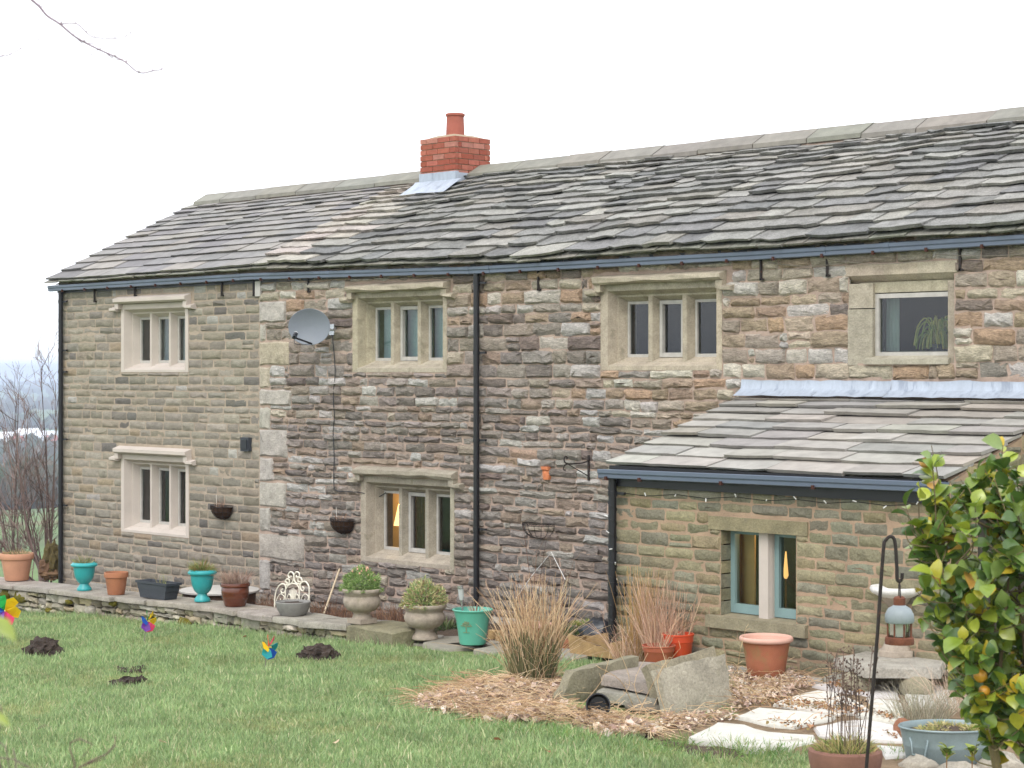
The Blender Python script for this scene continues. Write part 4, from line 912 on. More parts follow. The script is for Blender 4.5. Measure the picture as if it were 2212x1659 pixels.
def pot(name, label, cat, p, R_, H_, prof, m, soil=.86, sr_=.82, group=None, n=30, wob=0, body='body'):
    t = thing(name, label, cat, p, group)
    MB().lathe([(r_ * R_, z * H_) for r_, z in prof], n, p, wob=wob).build(body, m, t, 35)
    if soil: soil_disc(t, p, R_ * sr_, H_ * soil)
    return t
def onwall(px, py):                     # a spot on the coping
    z = cop_z(px); p = onZ(px, py, z + .002); p.y = min(max(p.y, YWF - .02), -1.74); q = onY(px, py, p.y); return Vector((q.x, q.y, z + .004))
def sized(px, py, w_, h_): p = onwall(px, py); k = pix(p); return p, w_ * k / 2, h_ * k
p, r_, h_ = sized(36, 1253, 72, 58)
t = pot('planter', 'large pale terracotta planter at the left end of the garden wall', 'planter', p, r_, h_, FLOWERPOT[:5] + [(.99, .79), (1.02, .84), (1.02, .95), (.98, 1), (.92, 1), (.86, .9)], 'pale_terracotta', .88)
mb = MB(); blade_tuft(mb, p + Vector((0, 0, h_ * .88)), r_ * .75, 240, .18, .008, [sr(150, 140, 104), sr(170, 156, 120), sr(130, 128, 92)], rng); mb.build('dry_plant', 'dry', t)
for px, py, w_, h2, lb, cols, hh in ((182, 1275, 58, 60, 'turquoise urn nearest the house corner, with a thin dry plant', [sr(150, 146, 104), sr(126, 130, 84)], .16),
                                (437, 1299, 63, 68, 'turquoise urn with leafy green plant between trough and brown pot', [sr(140, 142, 84), sr(120, 130, 74), sr(150, 128, 84)], .2)):
    p, r_, h_ = sized(px, py, w_, h2); t = pot('urn', lb, 'urn', p, r_, h_, URN, 'turquoise', .9, .74, 'turquoise urns on the garden wall')
    mb = MB(); blade_tuft(mb, p + Vector((0, 0, h_ * .88)), r_ * .6, 110 if px < 300 else 320, hh * 1.35, .009, cols, rng); stems(mb, p + Vector((0, 0, h_ * .85)), 16, hh * 1.5, r_ * .4, .3, .003, cols, rng); mb.build('plant', 'foliage', t)
p, r_, h_ = sized(251, 1284, 52, 48); pot('flowerpot', 'small plain terracotta flowerpot next to the black trough', 'flowerpot', p, r_, h_, FLOWERPOT, 'terracotta', .8)
# trough
p, r_, h_ = sized(342, 1292, 84, 36); p = Vector((p.x, p.y, p.z)); t = thing('trough', 'black ribbed plastic trough on the garden wall', 'trough', p)
def trough(x, y, s, z): return [Vector((p.x + sx * x * s, p.y + sy * y * s, p.z + z)) for sx, sy in ((-1, -1), (1, -1), (1, 1), (-1, 1))]
mb = MB(); lv_ = [(.33, .11, .82, 0), (.33, .11, .9, h_ * .5), (.33, .11, .93, h_ * .5), (.33, .11, .96, h_ * .84), (.33, .11, 1.05, h_ * .86), (.33, .11, 1.05, h_), (.33, .11, .96, h_), (.33, .11, .92, h_ * .8)]
V = [q for a in lv_ for q in trough(*a)]; mb.add(V, [(3, 2, 1, 0)] + [(4 * i + k, 4 * i + (k + 1) % 4, 4 * i + 4 + (k + 1) % 4, 4 * i + 4 + k) for i in range(len(lv_) - 1) for k in range(4)]); mb.build('body', 'slate_plastic', t, 30)
MB().add(trough(.33, .11, .93, h_ * .82), [(0, 1, 2, 3)]).build('soil', 'dark_soil', t)
mb = MB(); stems(mb, p + Vector((.1, 0, h_ * .8)), 9, .2, .08, .4, .003, [sr(170, 158, 110), sr(140, 140, 90)], rng); blade_tuft(mb, p + Vector((.12, 0, h_ * .8)), .07, 30, .08, .006, [sr(140, 140, 80)], rng); mb.build('dry_plant', 'dry', t)
p, r_, h_ = sized(508, 1309, 64, 50)
t = pot('flowerpot', 'glossy brown glazed pot with a mound of dry twigs', 'flowerpot', p, r_, h_, [(0, 0), (.68, 0), (.72, .03), (.86, .35), (.88, .36), (.88, .4), (.9, .41), (.92, .55), (.93, .56), (.93, .62), (.92, .8), (.9, .82), (1, .86), (1.01, .93), (.98, 1), (.9, 1), (.86, .88)], 'brown_glaze', .9)
mb = MB(); stems(mb, p + Vector((0, 0, h_ * .88)), 320, .26, r_ * .8, .55, .0026, [sr(168, 140, 124), sr(148, 120, 108), sr(184, 158, 140)], rng, .25); mb.build('dry_plant', 'dry', t)
# round table behind the wall
p = onY(474, 1287, -.95); p.z = cop_z(474) - .0
t = thing('round_table', 'low round dark wooden table with pale top behind the garden wall', 'table', Vector((p.x, p.y, G(p.x, p.y))))
MB().lathe([(0, -.03), (.5, -.03), (.52, -.02), (.52, 0), (.5, .008), (0, .01)], 40, p).build('table_top', 'table_top', t, 35)
MB().lathe([(.44, G(p.x, p.y) - p.z - .05), (.47, -.15), (.47, -.032), (.0, -.032)], 26, p).build('barrel', 'wood_dark', t, 35)
# cream scrollwork panel and grey bowl
p, r_, h_ = sized(633, 1329, 77, 30)
YT = p.y + .30
rc = lambda a, b_: onY((1050 + a / 3.687) / 1.852, (2200 + b_ / 3.687) / 1.852, YT)
t = thing('scroll_panel', 'cream wrought-iron scroll panel standing behind the grey bowl', 'garden ornament', Vector((p.x, YT, cop_z(633))))
mb = MB(); kk = 3.687 * 1.852
def wire2(pts, r=.009, m_=None): (m_ or mb).tube([rc(a, b_) for a, b_ in pts], r, 6)
def scroll(cx, cy, r0, a0, turns, out=None):
    n = int(abs(turns) * 14); pts = []
    for i in range(n + 1): f_ = i / n; a = a0 + turns * 2 * math.pi * f_; rr = r0 * (1 - .8 * f_); pts.append((cx + rr * math.cos(a), cy + rr * math.sin(a)))
    return (out or []) + pts
zb_ = 850
def smooth_pts(P, n=6):
    o = []
    for i in range(len(P) - 1):
        p0, p1, p2, p3 = P[max(i - 1, 0)], P[i], P[i + 1], P[min(i + 2, len(P) - 1)]
        for k in range(n):
            u = k / n; o.append(tuple(.5 * (2 * p1[d] + (p2[d] - p0[d]) * u + (2 * p0[d] - 5 * p1[d] + 4 * p2[d] - p3[d]) * u * u + (3 * p1[d] - p0[d] - 3 * p2[d] + p3[d]) * u ** 3) for d in range(len(p1))))
    return o + [P[-1]]
wire2(smooth_pts([(180, zb_), (185, 700), (210, 590), (260, 515), (320, 505), (345, 550), (330, 620), (290, 635), (275, 600), (300, 575)]))
wire2(smooth_pts([(685, zb_), (690, 650), (685, 540), (640, 470), (590, 475), (560, 520), (570, 590), (605, 600), (612, 560), (590, 545)]))
wire2(smooth_pts([(330, 850), (335, 700), (345, 560), (360, 480), (335, 470), (360, 430), (395, 440), (395, 490), (365, 490)]))
wire2(smooth_pts([(345, 520), (400, 510), (445, 470), (465, 400), (450, 340), (410, 325), (380, 370), (400, 410), (430, 390)]))
wire2(smooth_pts([(540, 850), (545, 700), (545, 560), (560, 500), (585, 460), (565, 410), (530, 420), (530, 470), (560, 470)]))
wire2(smooth_pts([(555, 505), (500, 490), (470, 440), (470, 370), (500, 325), (540, 340), (545, 390), (505, 400), (500, 370)]))
wire2(smooth_pts([(345, 580), (390, 520), (450, 495), (510, 515), (545, 570)]))
for a, b_ in ((200, 330), (345, 430), (470, 540), (560, 690)): wire2(smooth_pts([(a, 810), (a + 15, 720), ((a + b_) / 2, 650), (b_ - 10, 690), (b_ - 30, 750), ((a + b_) / 2 + 5, 755), ((a + b_) / 2, 715)]), .006)
for i in range(7): a = 400 + 15 * i; wire2([(430 + 5 * i, 840), (425 + 8 * i, 700), (400 + 18 * i, 560 + 12 * abs(i - 3))], .004)
wire2([(180, 800), (690, 800)], .006)
mb.build('scrollwork', 'cream_iron', t, True)
MB().tube([rc(180, zb_), rc(180, zb_) * 1], .009, 6)
q0, q1 = rc(182, zb_), rc(687, zb_)
MB().tube([q0, (q0.x, q0.y, cop_z(600) - .005)], .009, 6).tube([q1, (q1.x, q1.y, cop_z(670) - .005)], .009, 6).build('leg', 'cream_iron', t)
t = pot('bowl', 'shallow grey bowl planter in front of the cream scroll panel', 'bowl', p, r_, h_, [(0, 0), (.62, 0), (.7, .04), (.88, .4), (.98, .8), (1, .95), (.98, 1), (.93, 1), (.9, .9)], 'bowl_grey', .88, .88)
SURN = [(.58, 0), (.62, .03), (.6, .1), (.46, .2), (.42, .26), (.45, .31), (.7, .37), (.86, .47), (.93, .58), (.92, .68), (.84, .78), (.88, .84), (.98, .89), (1.01, .94), (.99, .985), (.94, 1), (.86, .97), (.82, .88)]
# urn 1 on the block / coping end
p, r_, h_ = sized(782, 1345, 87, 74); t = pot('stone_urn', 'weathered stone urn with round green plant on the wall end', 'urn', p, r_, h_, [(0, .1), (.5, .1)] + SURN[3:], 'cast_stone', .92, .83, 'stone urns', wob=.02)
MB().box((p.x - r_ * .52, p.y - r_ * .52, p.z - .004), (p.x + r_ * .52, p.y + r_ * .52, p.z + h_ * .13)).build('plinth', 'cast_stone', t)
mb = MB(); dome(mb, p + Vector((0, 0, h_ * .93)), r_ * 1.0, .25, 3000, .055, .0042, [sr(140, 164, 96), sr(118, 146, 80), sr(160, 180, 116), sr(100, 126, 70)], rng); mb.build('foliage', 'foliage', t)
mb = MB()
for _ in range(24):
    a = rng.uniform(0, 6.28); rr = r_ * rng.uniform(.3, .95); q = p + Vector((rr * .8 * math.cos(a), rr * .8 * math.sin(a), h_ * .95 + .27 * math.sqrt(max(.05, 1 - (rr / r_) ** 2))))
    V, fs = lump(q, .01, .01, .012, rng, None, .2, 1); mb.add(V, fs, sr(230, 180, 160))
mb.build('flower_buds', 'foliage', t, kind='stuff')
p = onG(917, 1381, .06); k = pix(p); r_, h_ = 95 * k / 2, 77 * k
t = pot('stone_urn', 'weathered stone urn with variegated plant beside the teal pot', 'urn', p, r_, h_, [(0, 0)] + SURN, 'cast_stone', .92, .83, 'stone urns', wob=.02)
mb = MB(); dome(mb, p + Vector((0, 0, h_ * .93)), r_ * 1.02, .28, 3200, .055, .0048, [sr(166, 170, 112), sr(206, 194, 146), sr(188, 180, 134), sr(128, 146, 94), sr(122, 156, 86), sr(160, 128, 104)], rng); mb.build('foliage', 'foliage', t)
V, fs = lump(p + Vector((-r_ * .4, -r_ * .75, h_ * .97)), .06, .04, .03, rng, None); MB().add(V, fs).build('moss', 'moss', t, True)
# teal pot, emblem, solar light
p = onG(1021, 1393, .052); k = pix(p); r_, h_ = 88 * k / 2, 78 * k
t = pot('flowerpot', 'glossy teal flowerpot with tree emblem on its front', 'flowerpot', p, r_, h_, [(0, .03), (.62, .03), (.64, .04), (.66, .1), (.72, .35), (.82, .7), (.94, .94), (1, .96), (1.01, .985), (.98, 1), (.92, 1), (.86, .9), (.8, .85)], 'teal_glaze', .86, .84)
MB().lathe([(0, 0), (.58 * r_, 0), (.6 * r_, .03 * h_)], 28, p).build('foot', 'black_plastic', t)
cdv = (Vector((CAM.x, CAM.y, 0)) - Vector((p.x, p.y, 0))).normalized(); sdv = Vector((-cdv.y, cdv.x, 0))
def onpot(u, z): # u metres to the viewer's right
    rr = r_ * (.72 + .30 * max(0, (z / h_ - .35))) + .004; a = -.42 + u / rr; return p + cdv * rr * math.cos(a) + sdv * rr * math.sin(a) + Vector((0, 0, z))
em = MB(); zc = h_ * .56
def blob(u, z, s): c = onpot(u, z); em.tube([c - cdv * .002, c + cdv * .003], s, 8)
for a in range(26):
    an = rng.uniform(0, math.pi); rr = .05 * math.sqrt(rng.random()); blob(rr * 1.1 * math.cos(an), zc + rr * math.sin(an) * 1.0, .007)
for i in range(9): blob(-.06 + .015 * i, zc + .005, .006)
for i in range(7): blob(0, zc - .01 * i, .006)
for i in range(5): blob(-.03 + .015 * i, zc - .065, .005)
em.build('tree_emblem', 'emblem', t)
mb = MB(); stems(mb, p + Vector((.05, 0, h_ * .85)), 16, .2, .05, .6, .005, TWG, rng, .2); mb.build('bare_plant', 'twig', t)
s0 = p + RT[0] * Vector((1, 0, 0)) * -.10 + RT[1] * Vector((0, 1, 0)) * -.10 + Vector((0, 0, h_ * .85))
t = thing('solar_light', 'steel solar stake light stuck in the teal pot', 'garden light', s0); ti = Vector((-.02, -.02, .28))
MB().tube([s0 - Vector((0, 0, .05)), s0 + ti * .5], .011, 10).build('stake', 'steel', t, 50)
MB().tube([s0 + ti * .5, s0 + ti * .54], .02, 14).tube([s0 + ti * .95, s0 + ti * 1.07], .032, 16).build('head', 'steel', t, 50)
MB().tube([s0 + ti * .54, s0 + ti * .7, s0 + ti * .95], [.022, .028, .03], 16).build('lens', 'clear_plastic', t, 50)
# logs
for px, py, lb in ((1063, 1377, 'short cut log behind the teal pot, left one'), (1080, 1379, 'short cut log behind the teal pot, right one')):
    q = onG(px, py, .05); o = MB().tube([q + Vector((0, 0, -.05)), q + Vector((.01, 0, .08))], [.055, .05], 9, sr(150, 112, 92)).build('log', 'wood_old', None, 40, lb, 'log', 'cut logs by the teal pot')
# pale-rimmed pot behind the rushes
p = onG(1161, 1392, .02); k = pix(p); r_, h_ = 66 * k / 2, 46 * k
t = pot('flowerpot', 'brown pot with pale rim half hidden behind the rush clump', 'flowerpot', p, r_, h_, FLOWERPOT[:5] + [(.96, .85)], 'brown_plastic', .8)
MB().lathe([(.95 * r_, .84 * h_), (1.02 * r_, .87 * h_), (1.02 * r_, .97 * h_), (.97 * r_, h_), (.9 * r_, .97 * h_), (.88 * r_, .85 * h_)], 28, p).build('rim', 'faded_rim', t, 40)
p = onG(1230, 1400, .04); k = pix(p)
t = pot('bowl', 'shallow terracotta bowl left of the scalloped wooden trough', 'bowl', p, 54 * k / 2, 22 * k, [(0, 0), (.8, 0), (.93, .55), (1, .57), (1, .97), (.97, 1), (.92, 1), (.88, .7)], 'terracotta', .75, .88)
mb = MB(); stems(mb, p + Vector((0, 0, 14 * k)), 26, .12, .08, .5, .002, [sr(120, 120, 84), sr(150, 130, 100)], rng); mb.build('dry_plant', 'dry', t)
# scalloped wooden trough
p = onG(1306, 1416, .03); k = pix(p); t = thing('trough', 'wooden trough with scalloped edges by the lean-to downpipe', 'trough', p)
ax = Vector((1, .1, 0)).normalized(); ay = Vector((-.1, 1, 0)); Lh, Dh, Hh = .36, .13, .17
def board(o_, u_, L2, prof, th, nv):
    n = 14; V = []
    for s_ in (0, 1):
        for i in range(n + 1): x = -1 + 2 * i / n; b0 = o_ + u_ * L2 * x * .9 + nv * th * s_; t0 = o_ + u_ * L2 * x + nv * th * s_ + Vector((0, 0, prof(x))); V += [b0, t0]
    m_ = 2 * (n + 1); fs = [(2 * i, 2 * i + 2, 2 * i + 3, 2 * i + 1) for i in range(n)] + [(m_ + 2 * i, m_ + 2 * i + 1, m_ + 2 * i + 3, m_ + 2 * i + 2) for i in range(n)]
    fs += [(2 * i + 1, 2 * i + 3, m_ + 2 * i + 3, m_ + 2 * i + 1) for i in range(n)] + [(0, 1, m_ + 1, m_), (2 * n, m_ + 2 * n, m_ + 2 * n + 1, 2 * n + 1)]
    MB().add(V, fs).build('side_board', 'wood_old', t)
board(p - ay * Dh, ax, Lh, lambda x: Hh * (.9 - .28 * math.cos(x * 1.6) ** 2 + .25 * abs(x)), .02, ay)
board(p + ay * Dh, ax, Lh, lambda x: Hh * (.92 + .3 * math.cos(x * 2.2) * (abs(x) < .72)), .02, -ay)
board(p - ax * Lh * .93, ay, Dh, lambda x: Hh * .92, .02, ax); board(p + ax * Lh * .93, ay, Dh, lambda x: Hh * .92, .02, -ax)
V = [p + ax * Lh * sx * .88 + ay * Dh * sy * .9 + Vector((0, 0, Hh * .45)) for sx, sy in ((-1, -1), (1, -1), (1, 1), (-1, 1))]; MB().add(V, [(0, 1, 2, 3)]).build('soil', 'dark_soil', t)
# black sack with green plant
p = onG(1290, 1392, .1); V, fs = lump(p + Vector((0, 0, .1)), .2, .16, .15, rng, None, .35, 3, 2.2, .12); t = thing('compost_sack', 'black plastic sack with green plant against the house wall', 'sack', p)
MB().add(V, fs).build('sack', 'black_plastic', t, True)
mb = MB(); blade_tuft(mb, p + Vector((-.14, 0, .18)), .15, 130, .1, .013, [sr(134, 142, 70), sr(104, 122, 62), sr(150, 150, 90)], rng); mb.build('plant', 'foliage', t)
# red and brown plastic pots with dead stems
for px, yr, yo, w_, lb, m_ in ((1464, 1368, -.25, 70, 'bright orange-red plastic pot with dead stems', 'red_plastic'), (1423, 1393, -.52, 71, 'dull brown plastic pot with dead stems beside the leaning slabs', 'brown_plastic')):
    p = onY(px, yr, LY + yo); zt = p.z; k = pix(p); p.z = G(p.x, p.y) + .02; r_, h_ = w_ * k / 2, zt - p.z
    t = pot('flowerpot', lb, 'flowerpot', p, r_, h_, [(0, 0), (.78, 0), (.8, .02), (.92, .72), (.93, .73), (.96, .74), (.99, .94), (1.03, .95), (1.03, .99), (1, 1), (.95, 1), (.9, .8)], m_, .8, .9)
    mb = MB(); stems(mb, p + Vector((0, 0, h_ * .8)), 34, .5, r_ * .6, .45, .0035, [sr(184, 146, 122), sr(160, 122, 100), sr(196, 164, 136)], rng, .25, 5); mb.build('dead_stems', 'twig', t)
# large planter on the patio
p = onY(1655, 1374, LY - .5); zt = p.z; p.z = G(p.x, p.y) - .02; k = pix(p); r_, h_ = 115 * k / 2, zt - p.z
t = thing('planter', 'big empty orange planter with pale faded rim in front of the teal window', 'planter', p)
MB().lathe([(r * r_, z * h_) for r, z in [(0, 0), (.62, 0), (.65, .02), (.78, .5), (.88, .84), (.9, .86), (.95, .89), (.88, .89), (.8, .6), (.66, .1), (0, .1)]], 40, p).build('body', 'planter_algae', t, 40)
MB().lathe([(r * r_, z * h_) for r, z in [(.94, .885), (1.0, .9), (1.02, .94), (1.0, .98), (.96, 1.0), (.9, .985), (.87, .93), (.88, .88)]], 40, p).build('rim', 'faded_rim', t, True)
# stone slabs
def slab4(name, label, cat, P, thick, col, group=None, j=.012, m='slab'):
    """front face P (bl, br, tr, tl), extruded away from the camera"""
    A, B_, C_, D_ = P; n = (B_ - A).cross(D_ - A).normalized()
    if n.dot(CAM - A) < 0: n = -n
    nu, nv = 8, 5; V = []
    for s_ in (0, 1):
        for jv in range(nv + 1):
            for iu in range(nu + 1):
                q = A.lerp(B_, iu / nu).lerp(D_.lerp(C_, iu / nu), jv / nv); e = iu in (0, nu) or jv in (0, nv)
                if e: q = q + Vector((rng.uniform(-j, j), rng.uniform(-j, j), rng.uniform(-j, j) * .7))
                V.append(q - n * (thick * s_ + (0 if not e else (.01 if s_ == 0 else -.01))) + n * rng.uniform(-.002, .002))
    w2 = nu + 1; N_ = w2 * (nv + 1); fs = []
    for jv in range(nv):
        for iu in range(nu): a = jv * w2 + iu; fs += [(a, a + 1, a + w2 + 1, a + w2), (N_ + a, N_ + a + w2, N_ + a + w2 + 1, N_ + a + 1)]
    ring = list(range(nu + 1)) + [jv * w2 + nu for jv in range(1, nv + 1)] + [nv * w2 + iu for iu in range(nu - 1, -1, -1)] + [jv * w2 for jv in range(nv - 1, 0, -1)]
    for i, a in enumerate(ring): b_ = ring[(i + 1) % len(ring)]; fs.append((a, N_ + a, N_ + b_, b_))
    return MB().add(V, fs, col).build(name, m, None, 35, label, cat, group)
SG = 'spare stone slabs by the patio'
a, b_ = onG(1206, 1532, -.03), onG(1372, 1506, -.03); td = .12
slab4('stone_slab', 'thick stone slab propped at a slant left of the stacked slabs', 'stone slab', [a, b_, atD(1386, 1417, depth(b_) + td), atD(1241, 1452, depth(a) + td)], .13, sr(128, 122, 102), SG)
for i, (dz, lb) in enumerate(((.0, 'lower of two flat slabs stacked between the leaning slabs'), (.1, 'upper of two flat slabs stacked between the leaning slabs'))):
    c = onG(1345, 1530); z = c.z + .1 + dz; o_ = i * 10
    sb_ = flag(None, 0, .08, rng, vary(sr(160, 152, 138, .75), rng, .05), None, 'stone_slab', 'slab', .012, [onZ(1290 + o_, 1493 - i * 34, z), onZ(1420, 1512 - i * 30, z), onZ(1440, 1462 - i * 30, z), onZ(1330 + o_, 1455 - i * 28, z)])
    tag(sb_, lb, 'stone slab', SG)
c = onG(1352, 1535); V, fs = lump(c + Vector((.12, .18, .02)), .28, .2, .045, rng, None, .2); MB().add(V, fs, sr(120, 112, 98)).build('stone_block', 'slab', None, True, 'low stone under the two flat stacked slabs', 'stone block')
a, b_ = onG(1452, 1556, -.02), onG(1586, 1530, -.02); td = .10
slab4('stone_slab', 'front of two square slabs leaning together, pale grey face to the viewer', 'stone slab', [a, b_, atD(1567, 1412, depth(b_) + td), atD(1424, 1444, depth(a) + td)], .1, sr(156, 149, 133), SG, .01)
a2, b2 = onG(1436, 1543, -.02), onG(1562, 1518, -.02)
slab4('stone_slab', 'rear of two square slabs leaning together, only its top edge showing', 'stone slab', [a2, b2, atD(1545, 1396, depth(b2) + td), atD(1399, 1437, depth(a2) + td)], .1, sr(136, 128, 108), SG, .012)
# black pot lying in the litter
p = onG(1292, 1524, .13); k = pix(p); t = thing('flowerpot', 'small black plastic pot lying in the dead leaves by the slabs', 'flowerpot', p)
ax = (CAM - p); ax.z = 2.2; ax.normalize(); e1 = ax.cross(Vector((0, 0, 1))).normalized(); e2 = ax.cross(e1); rr = 27 * k; mb = MB(); V = []
pf = [(.0, -.22), (.72, -.22), (.92, -.02), (1, -.02), (1, 0.02), (.9, .02), (.86, -.02), (.68, -.2), (0, -.2)]
for r0, z0 in pf:
    for q in range(24): an = 2 * math.pi * q / 24; V.append(p + e1 * r0 * rr * math.cos(an) + e2 * r0 * rr * math.sin(an) + ax * z0 * .7)
mb.add(V, [(i * 24 + q, i * 24 + (q + 1) % 24, i * 24 + 24 + (q + 1) % 24, i * 24 + 24 + q) for i in range(len(pf) - 1) for q in range(24)]); mb.build('body', 'black_plastic', t, 40)
# ---------------------------------------------------------------- bird bath on its slab
q = [onY(1801, 1418, LY - .42), onY(1880, 1436, LY - .75), onY(2030, 1448, LY - .95), onY(2060, 1410, LY - .3), onY(1910, 1404, LY - .05)]
SZ = .36
W = [onZ(1801, 1421, SZ), onZ(1870, 1441, SZ), onZ(2030, 1443, SZ), onZ(2060, 1405, SZ), onZ(1905, 1399, SZ)]
tag(flag(None, 0, .09, rng, sr(178, 172, 160, .78), None, 'stone_slab', 'slab', .01, W), 'raised pale slab under the bird bath', 'stone slab')
for i, (px, py) in enumerate(((1835, 1432), (1960, 1440), (1900, 1420), (2010, 1420))):
    c = onZ(px, py, SZ); g = G(c.x, c.y); V, fs = lump((c.x + .05, c.y + .05, (g + SZ - .09) / 2), .16, .13, (SZ - .09 - g) / 2 + .03, rng, None, .12)
    MB().add(V, fs, vary(sr(140, 132, 112), rng)).build('stone_block', 'slab', None, True, ['rough stone under the left end of the bird bath slab', 'rough stone under the front of the bird bath slab', 'rough stone under the back of the bird bath slab', 'rough stone under the right end of the bird bath slab'][i], 'stone block')
p = onZ(1936, 1416, SZ + .002); k = pix(p); t = thing('bird_bath', 'pale stone bird bath on hexagonal foot beside the lean-to wall', 'bird bath', p)
H_ = (1416 - 1266) * k; bw = 112 * k / 2
MB().lathe([(0, 0), (.165, 0), (.165, .045), (.15, .05)], 6, p).build('foot', 'cast_stone', t)
MB().lathe([(.13, .04), (.125, .06), (.09, .13), (.065, .18), (.055, .28), (.07, H_ * .7), (.12, H_ * .8), (.15, H_ * .86)], 12, p).build('pedestal', 'cast_stone', t, 30)
MB().lathe([(.13, H_ * .84), (.2, H_ * .9), (bw * .98, H_ * .93), (bw, H_ * .97), (bw * .97, H_), (bw * .9, H_ * .985), (.1, H_ * .93), (0, H_ * .92)], 30, p, wob=.03).build('basin', 'bird_white', t, 40)
# ---------------------------------------------------------------- crook and lantern
TD = 12.3
base = atD(1871, 1665, TD); gb = Vector((base.x + .0, base.y, G(base.x, base.y) - .05))
t = thing('shepherds_crook', 'rusty iron shepherd crook pole in front of the patio', 'garden hook', gb)
pts = [gb.lerp(base, .0), base] + [atD(a, b_, TD) for a, b_ in smooth_pts([(1896, 1363), (1908, 1190), (1914, 1167), (1924, 1159), (1933, 1170), (1937, 1220), (1938, 1250), (1943, 1256), (1948, 1250), (1949, 1238)], 5)]
MB().tube(pts, .011, 8).build('rod', 'iron', t, True)
lc = atD(1915, 1390, TD + .02); k = pix(lc)
t = thing('lantern', 'grey metal candle lantern hanging from the iron crook', 'lantern', lc)
top = atD(1943, 1258, TD); lc = Vector((top.x, top.y, lc.z)); lw = 31 * k; zl = lambda py: EYE + (HY - py) / F * TD
MB().lathe([(0, 0), (lw, 0), (lw * 1.02, .015), (lw * .98, .04), (lw * .9, .045), (0, .046)], 20, lc).build('base', 'rust', t, 35)
z1 = zl(1345) - lc.z
for i in range(8):
    a = math.pi / 4 * i + .2; MB().tube([lc + Vector((lw * .86 * math.cos(a), lw * .86 * math.sin(a), .04)), lc + Vector((lw * .86 * math.cos(a), lw * .86 * math.sin(a), z1))], .006, 5).build('upright', 'rust', t)
MB().lathe([(lw * .8, .045), (lw * .8, z1)], 8, lc).build('glass', 'lantern_glass', t)
MB().lathe([(0, .046), (.035, .046), (.035, .16), (.0, .16)], 14, lc).build('candle', 'candle', t, 40)
MB().lathe([(lw * .95, z1), (lw * 1.02, z1 + .01), (lw * 1.0, z1 + .05), (lw * .8, z1 + .085), (lw * .45, z1 + .105), (lw * .4, z1 + .11)], 24, lc).build('cap', 'lantern_metal', t, 40)
MB().lathe([(lw * .42, z1 + .105), (lw * .42, z1 + .15), (lw * .3, z1 + .16), (0, z1 + .165)], 16, lc).build('chimney', 'rust', t, 40)
hh = top.z - lc.z; MB().tube([lc + Vector((-.02, .02, z1 + .14)), lc + Vector((-.016, .016, hh - .02)), lc + Vector((0, 0, hh)), lc + Vector((.016, -.016, hh - .02)), lc + Vector((.02, -.02, z1 + .14))], .004, 6).build('hanging_loop', 'iron', t)
# ---------------------------------------------------------------- foreground clay pot, zinc bath
p = onG(1826, 1715); k = pix(p); r_ = 80 * k; h_ = .29
t = pot('flowerpot', 'wide dull clay pot with grass and tall dead seed stems in the foreground', 'flowerpot', p, r_, h_, [(0, 0), (.7, 0), (.85, .3), (.96, .65), (1, .85), (.98, .95), (.9, 1), (.82, .97), (.78, .88)], 'clay_dark', .9, .8)
top = p + Vector((0, 0, h_ * .9)); mb = MB()
blade_tuft(mb, top, r_ * .75, 420, .2, .006, [sr(140, 150, 84), sr(172, 160, 104), sr(120, 136, 72), sr(190, 170, 124)], rng, .5, .9); mb.build('grass_tuft', 'foliage', t)
mb = MB()
for _ in range(22):
    a = rng.uniform(0, 6.28); rr = r_ * .6 * math.sqrt(rng.random()); b0 = top + Vector((rr * math.cos(a), rr * math.sin(a), 0)); hh = rng.uniform(.35, .68); d = Vector((rng.gauss(0, .1), rng.gauss(0, .1), 1)); e = b0 + d * hh
    col = vary(rng.choice([sr(92, 74, 66), sr(110, 90, 80), sr(80, 66, 62)]), rng, .15); mb.tube([b0, b0.lerp(e, .5) + Vector((rng.gauss(0, .01), rng.gauss(0, .01), 0)), e], .0028, 3, col, False)
    for q in range(rng.randint(5, 12)):
        f_ = rng.uniform(.6, 1.0); c = b0.lerp(e, f_); o_ = Vector((rng.gauss(0, .025), rng.gauss(0, .025), rng.uniform(.01, .04))); mb.tube([c, c + o_], .0018, 3, col, False); V, fs = lump(c + o_, .006, .006, .008, rng, None, .3, 1); mb.add(V, fs, col)
mb.build('seed_stems', 'twig', t)
p = onG(2046, 1648); k = pix(p); RX_, RY_ = 105 * k, .24; h_ = .25; t = thing('tin_bath', 'oval galvanised tin bath with grass under the glossy bush', 'tub', p); ex = Vector((RT[0], RT[1], 0)); ey = Vector((FW[0], FW[1], 0))
def oval(prof, n=40):
    V = [p + ex * (RX_ * r0 * math.cos(2 * math.pi * q / n)) + ey * ((RY_ + RX_ * (r0 - 1) * .6) * math.sin(2 * math.pi * q / n)) + Vector((0, 0, z0)) for r0, z0 in prof for q in range(n)]
    return V, [(i * n + q, i * n + (q + 1) % n, i * n + n + (q + 1) % n, i * n + n + q) for i in range(len(prof) - 1) for q in range(n)]
V, fs = oval([(.8, 0), (.82, .01), (.9, h_ * .5), (.905, h_ * .52), (.9, h_ * .54), (.97, h_ * .96), (1, h_ * .97), (1.01, h_), (.99, h_ + .008), (.96, h_), (.93, h_ * .85)]); MB().add(V, fs).build('body', 'zinc', t, 40)
V, fs = oval([(.92, h_ * .84), (.5, h_ * .95), (.02, h_ * 1.0)]); MB().add(V, fs).build('soil', 'soil', t, True)
c = p + Vector((0, 0, h_ * .9)); mb = MB(); rs = random.Random(5)
